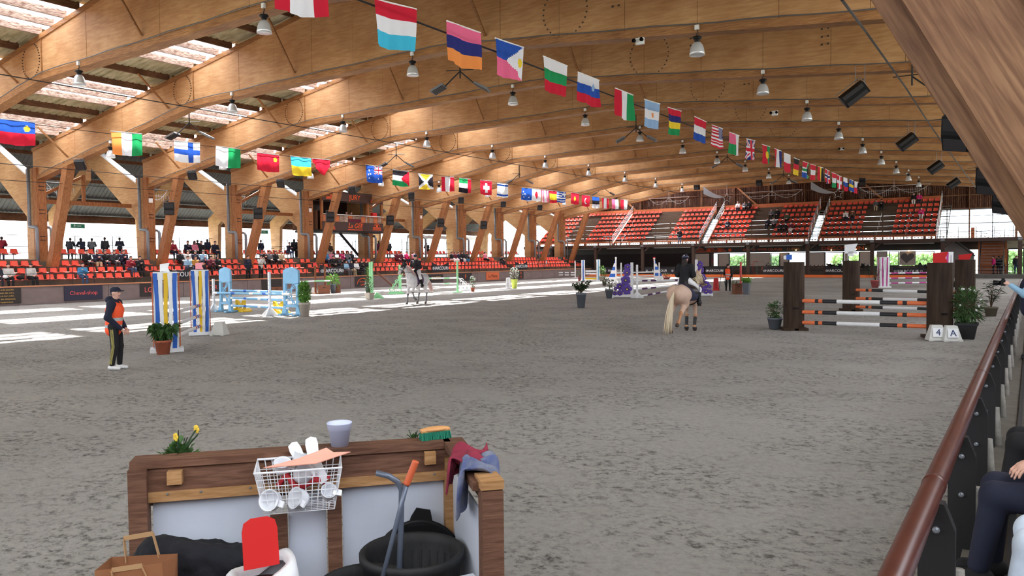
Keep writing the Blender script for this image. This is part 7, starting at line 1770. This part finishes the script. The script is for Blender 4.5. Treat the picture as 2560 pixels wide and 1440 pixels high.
# fork handles
t = thing('scoop_handles', 'pair of crossing grey steel handles with one orange grip standing in the tub', 'tool', (0, 0, 0), 0); GT = mat('grey_tube', (98, 106, 122), .35, .05, 5, metal=.3)
b0 = gz(1000, 1440, .45); b0 = Vector((tb.x-.14, tb.y-.1, .35))
def P3(px, py, D): return gd(px, py, D)
D0 = math.hypot(tb.x, tb.y)-.12
q = MB(); q.tube([P3(940, 1182, D0), P3(972, 1190, D0), P3(994, 1204, D0), P3(1004, 1225, D0), P3(1003, 1300, D0), P3(996, 1500, D0-.1)], .016, 10); q.build('bent_handle', GT, t, smooth=True)
q = MB(); q.tube([P3(1018, 1205, D0-.05), P3(1000, 1275, D0-.05), P3(950, 1470, D0-.15)], .013, 10); q.build('straight_handle', GT, t, smooth=True)
g0, g1 = P3(1040, 1152, D0-.05), P3(1016, 1212, D0-.05); q = MB(); q.tube([g0.lerp(g1, i/16) for i in range(17)], [.018+.0025*(i % 2) for i in range(17)], 10); q.build('orange_grip', mat('grip_orange', (196, 92, 56), .5), t, smooth=True)
# white board at bottom right of the tubs
p = gz(1108, 1462, .6); q = MB(); q.box((0, 0, 0), (.34, .05, .03)); q.build('white_board', LAM, label='white board edge at the bottom beside the large tub', cat='board', loc=p).rotation_euler = (0, R(-3), rzb+R(8))
# black garment heap
JP = penx(470, 1400, .6); rr = random.Random(11)
P_ = [('e', (0, 0, 0), (.26, .16, .12), 0), ('e', (-.16, -.02, .09), (.12, .10, .09), 0), ('e', (.2, .02, -.02), (.18, .12, .08), 0), ('e', (.34, .0, .0), (.08, .1, .06), 0), ('c', (-.26, 0, .02), (.0, -.1, .10), .07, .06, 0), ('c', (.05, -.12, .08), (.3, -.08, .02), .05, .05, 0), ('e', (0, 0, -.25), (.34, .2, .25), 0)]
me = sdf_mesh(P_, .018, .07, 'coat', [mat('black_coat', (22, 23, 30), .9, .25, 16, bump=.6)])
loc = PM @ Vector((penx(462, 1412, .60).x+.02, penx(462, 1412, .60).y+.12, .56)); o = link('coat', me, None, 'crumpled black coat heaped behind the paper bag', 'coat'); o.location = loc; o.rotation_euler = (0, 0, rzb)
dm = o.modifiers.new('d', 'DISPLACE'); tx = bpy.data.textures.new('folds', 'CLOUDS'); tx.noise_scale = .09; dm.texture = tx; dm.strength = .05; dm.mid_level = .5
# crate that carries bag and coat
t = thing('storage_crate', 'dark crate under the coat and paper bag at the bottom edge', 'crate', PM @ Vector((.35, -.42, 0)), rzb)
q = MB(); q.box((0, 0, .17), (.8, .5, .34)); q.build('body', DARKW, t); q = MB(); q.box((0, 0, .35), (.84, .54, .03)); q.build('lid', DARKW, t)
# paper bag
KR = mat('kraft_paper', (140, 92, 60), .85, .12, 4); p = gz(345, 1412, .66); t = thing('paper_bag', 'brown kraft paper carrier bag with flat handles at the bottom left', 'bag', (p.x, p.y, .365), rzb+R(-8))
q = MB(); q.add([(-.17, -.08, 0), (.17, -.08, 0), (.17, .08, 0), (-.17, .08, 0), (-.19, -.07, .30), (.15, -.085, .33), (.18, .07, .32), (-.17, .09, .31)], [(3, 2, 1, 0), (0, 1, 5, 4), (1, 2, 6, 5), (2, 3, 7, 6), (3, 0, 4, 7)]); o = q.build('bag_body', KR, t)
sm = o.modifiers.new('s', 'SOLIDIFY'); sm.thickness = .003
for y, dz, w in ((.085, .0, 1), (-.08, -.05, .8)):
    q = MB(); P5 = [(-.09, .28+dz), (-.10, .41*w+dz*.5), (.05, .43*w+dz*.5), (.08, .30+dz)]
    for a, b_ in zip(P5, P5[1:]): q.beam((a[0], y, a[1]), (b_[0], y, b_[1]), .004, .025, up=(0, 1, 0) if abs(a[0]-b_[0]) < .05 else (0, 0, 1))
    q.build('handle', mat('kraft_pale', (172, 136, 98), .85), t)
# ---------------- right hand rail
BRW = mat('brown_rail_paint', (78, 40, 33), .32, .2, 6, (1, 1, 1)); DKP = mat('dark_paint', (26, 24, 26), .6, .1, 5)
hr = 1.12; r0 = gz(2238, 1440, hr); RX = r0.x
rl = thing('arena_rail', 'brown painted tube rail with dark posts running away at the right', 'railing', (RX, 0, 0))
ye = gz(2545, 735, hr).y; ye = min(max(ye, 20), 60)
for a, b_ in ((.4, 4.3), (4.3, 8.5), (8.5, 14), (14, 22), (22, 40)):
    q = MB(); q.tube([(0, a+(b_-a)*i/12, hr) for i in range(13)], .052, 32, cap=False); q.build('tube_rail', BRW, rl, smooth=True)
    if b_ < 30: q = MB(); q.tube([(0, b_-.03, hr), (0, b_+.03, hr)], .055, 20); q.build('rail_joint', BRW, rl, smooth=True)
for i in range(16):
    y = 4.02+1.55*i
    q = MB(); q.prism([(-.035, -.2), (.115, -.2), (.115, hr-.12), (.07, hr-.0), (.045, hr+.0), (.02, hr-.05), (-.035, hr-.06)], .07, M=Mt((0, y, 0))); q.build('post', DKP, rl)
    for z in (hr-.12, hr-.36):
        q = MB(); q.lathe([(0, 0), (.016, 0), (.016, .014), (.008, .022), (0, .022)], 8, M=Mt((.04, y-.035, z), rx=R(90))); q.build('bolt', GREY, rl)
    q = MB(); q.tube([(.11, y+.12, hr-.34), (.16, y+.10, .05)], .036, 12); q.build('stay_tube', mat('dirty_tube', (130, 126, 120), .6, .35, 14), rl, smooth=True)
q = MB(); q.box((.30, 20, .1), (.04, 40, .7)); q.build('kick_board', DKP, rl)
m = MB(); m.box((1.86, 18, .32), (4.4, 40, .2)); m.build('floor_spectators', mat('spectator_floor', (84, 78, 70), .9, .25, 5), kind='structure')
# ---------------- spectators beside the rail: seen only in part at the right edge
FB = .26
def seated(loc, rz, label, tc, lc, sc_=1.0, hd=0, fine=.014, shoe='black', J=None, sleeve=.93):
    J = J or pose('sit'); f = (math.cos(hd), math.sin(hd), 0)
    b = link('person', sdf_mesh(body_prims(J, f), fine, .006 if fine < .01 else .025, 'person', [SKIN, EYE, LIP]), None, label, 'person'); b.location = loc; b.rotation_euler = (0, 0, rz); b.scale = (sc_,)*3
    link('jacket', sdf_mesh([p for p in top_prims(J, 0, .7, sl=sleeve)], fine*1.2, .04, 'jacket', [CL[tc]]), b); link('trousers', sdf_mesh(leg_prims(J, 0, .7), fine*1.2, .03, 'trousers', [CL[lc]]), b)
    link('shoes', sdf_mesh(shoe_prims(J), fine, .02, 'shoes', [CL[shoe]]), b); link('hair', sdf_mesh(hair_prims(J, f, 'short'), fine*1.2, .02, 'hair', [HAIRD]), b); return b

FZ = .42
Jb = pose('sit'); Jb['wrL'] = (.24, .03, .46+.24); Jb['wrR'] = (.27, -.03, .46+.22); Jb['elL'] = (.02, .28, .72); Jb['elR'] = (.02, -.28, .72)
bench = thing('bench', 'dark wooden spectator bench behind the arena rail', 'bench', (.62, 0, FZ), 0)
q = MB(); q.box((-.1, 9, .40), (.4, 16, .05)); q.build('seat_board', DARKW, bench)
for y in (1.5, 5, 9, 13, 16.5): q = MB(); q.box((-.1, y, .19), (.3, .06, .38)); q.build('leg', DARKW, bench)
for y, dx, tc, lc, lab, sh in ((4.28, .24, 'navy', 'ice', 'spectator in pale blue-white breeches and dark sneakers at the bottom right edge', 'grey'), (5.05, .07, 'black', 'navy', 'spectator with clasped hands and dark trousers by the rail', 'black'), (6.5, .16, 'black', 'black', 'spectator in black trousers, third along the rail bench', 'black'), (8.5, .40, 'blue', 'lblue', 'spectator with a pale blue bag colour top farther along the rail', 'black')):
    X0 = .22+dx
    seated((X0, y, FZ), PI, lab, tc, lc, 1.0, fine=.0072 if y < 5.5 else .0095 if y < 7 else .015, J=Jb, shoe=sh, sleeve=.2 if 4.5 < y < 5.5 else .93)
Jc = pose('photo')
for s_, n in ((1, 'L'), (-1, 'R')): Jc['el'+n] = (.12, s_*.24, 1.14); Jc['wr'+n] = (.34, s_*.07, 1.30)
pc = gd(2560, 700, 17.0)
Yc = 16.2; Xc = .02
pp = link('person', sdf_mesh(body_prims(Jc, (1, .3, 0)), .016, .025, 'person', [SKIN, EYE, LIP]), None, 'standing spectator in a navy gilet and jeans holding a camera at the right edge', 'person'); pp.location = (Xc, Yc, FZ); pp.rotation_euler = (0, 0, PI)
link('shirt', sdf_mesh(top_prims(Jc, 0, .45), .02, .04, 'shirt', [CL['lblue']]), pp); link('trousers', sdf_mesh(leg_prims(Jc, 0, .6), .02, .03, 'trousers', [CL['jean']]), pp); link('hair', sdf_mesh(hair_prims(Jc, (1, .3, 0), 'short'), .02, .02, 'hair', [HAIRD]), pp)
link('gilet', sdf_mesh([('c', (0, 0, .9), (0, 0, 1.27), .19, .19, 0), ('c', (0, 0, 1.27), (0, 0, 1.4), .18, .13, 0)], .02, .05, 'gilet', [CL['navy']]), pp); link('shoes', sdf_mesh(shoe_prims(Jc), .018, .02, 'shoes', [CL['black']]), pp)
t = thing('camera', 'black camera with a stubby lens held out over the rail', 'camera', (Xc-.44, Yc, FZ+1.33), PI)
q = MB(); q.box((0, 0, 0), (.07, .14, .10)); q.box((0, 0, .06), (.05, .06, .04)); q.build('camera_body', BLACK, t); q = MB(); q.lathe([(0, 0), (.04, 0), (.045, .12), (.0, .12)], 14, M=Mt((.03, 0, 0), ry=R(90))); q.build('lens', BLACK, t, smooth=True)
# ================================================================ SMALL THINGS
BRB = mat('boot_brown', (104, 62, 46), .5, .1, 6)
tb_ = thing('display_table', 'brown display table with boots under the cream panel', 'table', (X_at(2042, 90.5), 90.5, .12))
q = MB(); q.box((0, 0, .85), (1.7, .5, .05)); q.build('table_top', PURL, tb_)
for sx in (-.8, .8):
    for sy in (-.2, .2): q = MB(); q.box((sx, sy, .42), (.06, .06, .84)); q.build('leg', PURL, tb_)
for i in range(4):
    t = thing('ankle_boot', 'brown leather boot on the display table, %s from the left' % ['first', 'second', 'third', 'fourth'][i], 'boot', (X_at(2042, 90.5)-.65+.42*i, 90.4, .12+.875), -PI/2+.4*(i % 2), 'boots on the table')
    q = MB(); q.lathe([(.055, .02), (.055, .12), (.065, .30)], 10); q.tube([(0, 0, .05), (.08, 0, .05), (.17, 0, .035)], [.055, .05, .035], 8); q.build('upper', BRB, t, smooth=True)
    q = MB(); q.box((.06, 0, .008), (.26, .09, .016)); q.build('sole', BLACK, t)
for i, (px, py) in enumerate(((2072, 662), (2082, 664), (2100, 662), (2158, 662), (2172, 665), (2300, 660), (2312, 664))):
    p = gy(px, py, 92.4); t = thing('saddle_display', 'dark leather saddle on show in the shop window, %s from the left' % ['first', 'second', 'third', 'fourth', 'fifth', 'sixth', 'seventh'][i], 'saddle', p, R(20*i), 'saddles on show')
    link('seat_leather', sdf_mesh([('c', (-.22, 0, .08), (.0, 0, .0), .09, .10, 0), ('c', (0, 0, 0), (.2, 0, .10), .10, .07, 0), ('e', (0, .14, -.16), (.2, .04, .2), 0), ('e', (0, -.14, -.16), (.2, .04, .2), 0)], .04, .05, 'seat_leather', [LEATH]), t)
    q = MB(); q.tube([(0, 0, -.1), (0, 0, -p.z+.1)], .025, 6); q.build('stand', DARK, t)
t = thing('wire_rack', 'open wire rack with folded orange cloths before the wide cream panel', 'rack', (X_at(1903, 90), 90, .12))
q = MB()
for z in (.1, .6, 1.1, 1.55): q.tube([(-.5, -.2, z), (.5, -.2, z), (.5, .2, z), (-.5, .2, z), (-.5, -.2, z)], .015, 4)
for sx in (-.5, .5):
    for sy in (-.2, .2): q.tube([(sx, sy, 0), (sx, sy, 1.55)], .018, 4)
q.build('wire_frame', GREY, t)
for k in range(4): q = MB(); q.box((.25, 0, .68+.1*k), (.4, .3, .08)); q.build('folded_cloth', ORANGE, t)
p = gy(1921, 661, 89.5); t = thing('coat_hanger', 'black coat hanger shape on a thin stand right of the wire rack', 'hanger', p)
q = MB(); q.tube([(-.3, 0, -.12), (0, 0, .12), (.3, 0, -.12), (-.3, 0, -.12)], .03, 5); q.build('hanger_bar', BLACK, t); q = MB(); q.tube([(0, 0, .1), (0, 0, .25), (.06, 0, .3)], .015, 5); q.tube([(0, 0, -.12), (0, 0, -p.z+.12)], .015, 5); q.build('hook_and_stand', DARK, t)
t = thing('red_rack', 'thin red bent tube rack left of the wide cream panel', 'rack', (X_at(1878, 89), 89, .12))
q = MB(); q.tube([(-.2, 0, 1.25), (.2, 0, 1.25), (.2, 0, 1.6), (.75, 0, 1.6)], .025, 5); q.tube([(.2, 0, 1.4), (.2, 0, .6), (.5, 0, .05)], .02, 5); q.build('tube', RED, t)
# bag and caps in the left stand
def seatpt(px, row): X, z = ROWF[row]; return (X, gx(px, 680, X).y, z+.45)
t = thing('backpack', 'black backpack lying on a front-row seat between the two grey sweatshirts', 'bag', seatpt(50, 0))
link('bag_body', sdf_mesh([('e', (0, 0, .10), (.16, .2, .13), 0), ('e', (.08, .05, .08), (.1, .12, .09), 0)], .03, .04, 'bag_body', [CL['black']]), t)
q = MB(); q.tube([(0, -.06, .22), (0, 0, .30), (0, .06, .22)], .012, 5); q.build('carry_loop', BLACK, t)
o = link('cap', sdf_mesh([('e', (0, 0, .04), (.1, .1, .08), 0), ('e', (.1, 0, .02), (.08, .08, .015), 0)], .02, .02, 'cap', [CL['black']]), None, 'black cap lying on the seat right of the bright blue hoodie', 'cap'); o.location = seatpt(235, 0)
o = link('hat', sdf_mesh([('e', (0, 0, .05), (.12, .12, .12), 0), ('e', (0, 0, .0), (.17, .17, .02), 0)], .02, .02, 'hat', [CL['white']]), None, 'white hat on the lap of the navy-topped person at the left picture edge', 'hat'); o.location = Vector(seatpt(6, 0))+Vector((.32, 0, .13))
# slanting red-brown pole leaning by the green wing
a, b_ = gx(941, 680, -45.2), gx(984, 712, -44.6); q = MB(); q.tube([(0, 0, 0), Vector((b_.x-a.x, b_.y-a.y, -a.z+.05))], .06, 8); q.build('leaning_pole', BOXW, label='red-brown pole leaning down from the railing left of the mint scroll wing', cat='pole', loc=a)
# electric boxes on the left columns
for gi in (3, 5, 7):
    q = MB(); q.box((0, 0, 0), (.06, .26, .3)); q.box((.035, 0, -.02), (.02, .2, .22)); q.build('wall_box', WHITE, label='small white electric box high on the left column, girder '+nth[gi], cat='box', loc=(COLX+.66, GY[gi]-.05, 6.45))
# white bench units in front of the near stand steps: side stair rails of the left stand
for gi, y in enumerate((29.9, 43.9, 57.9, 71.9)):
    t = thing('stair_rail', 'dark pipe handrail at a stair gap of the left stand, %s from camera' % k_[gi], 'handrail', (-52.2, y, 2.5))
    q = MB(); q.tube([(0, 0, 0), (0, 0, 1.0), (-1.6, 0, 1.0), (-1.6, 0, 0)], .025, 6); q.tube([(0, 0, .5), (-1.6, 0, .5)], .02, 6); q.build('tube', DARK, t)
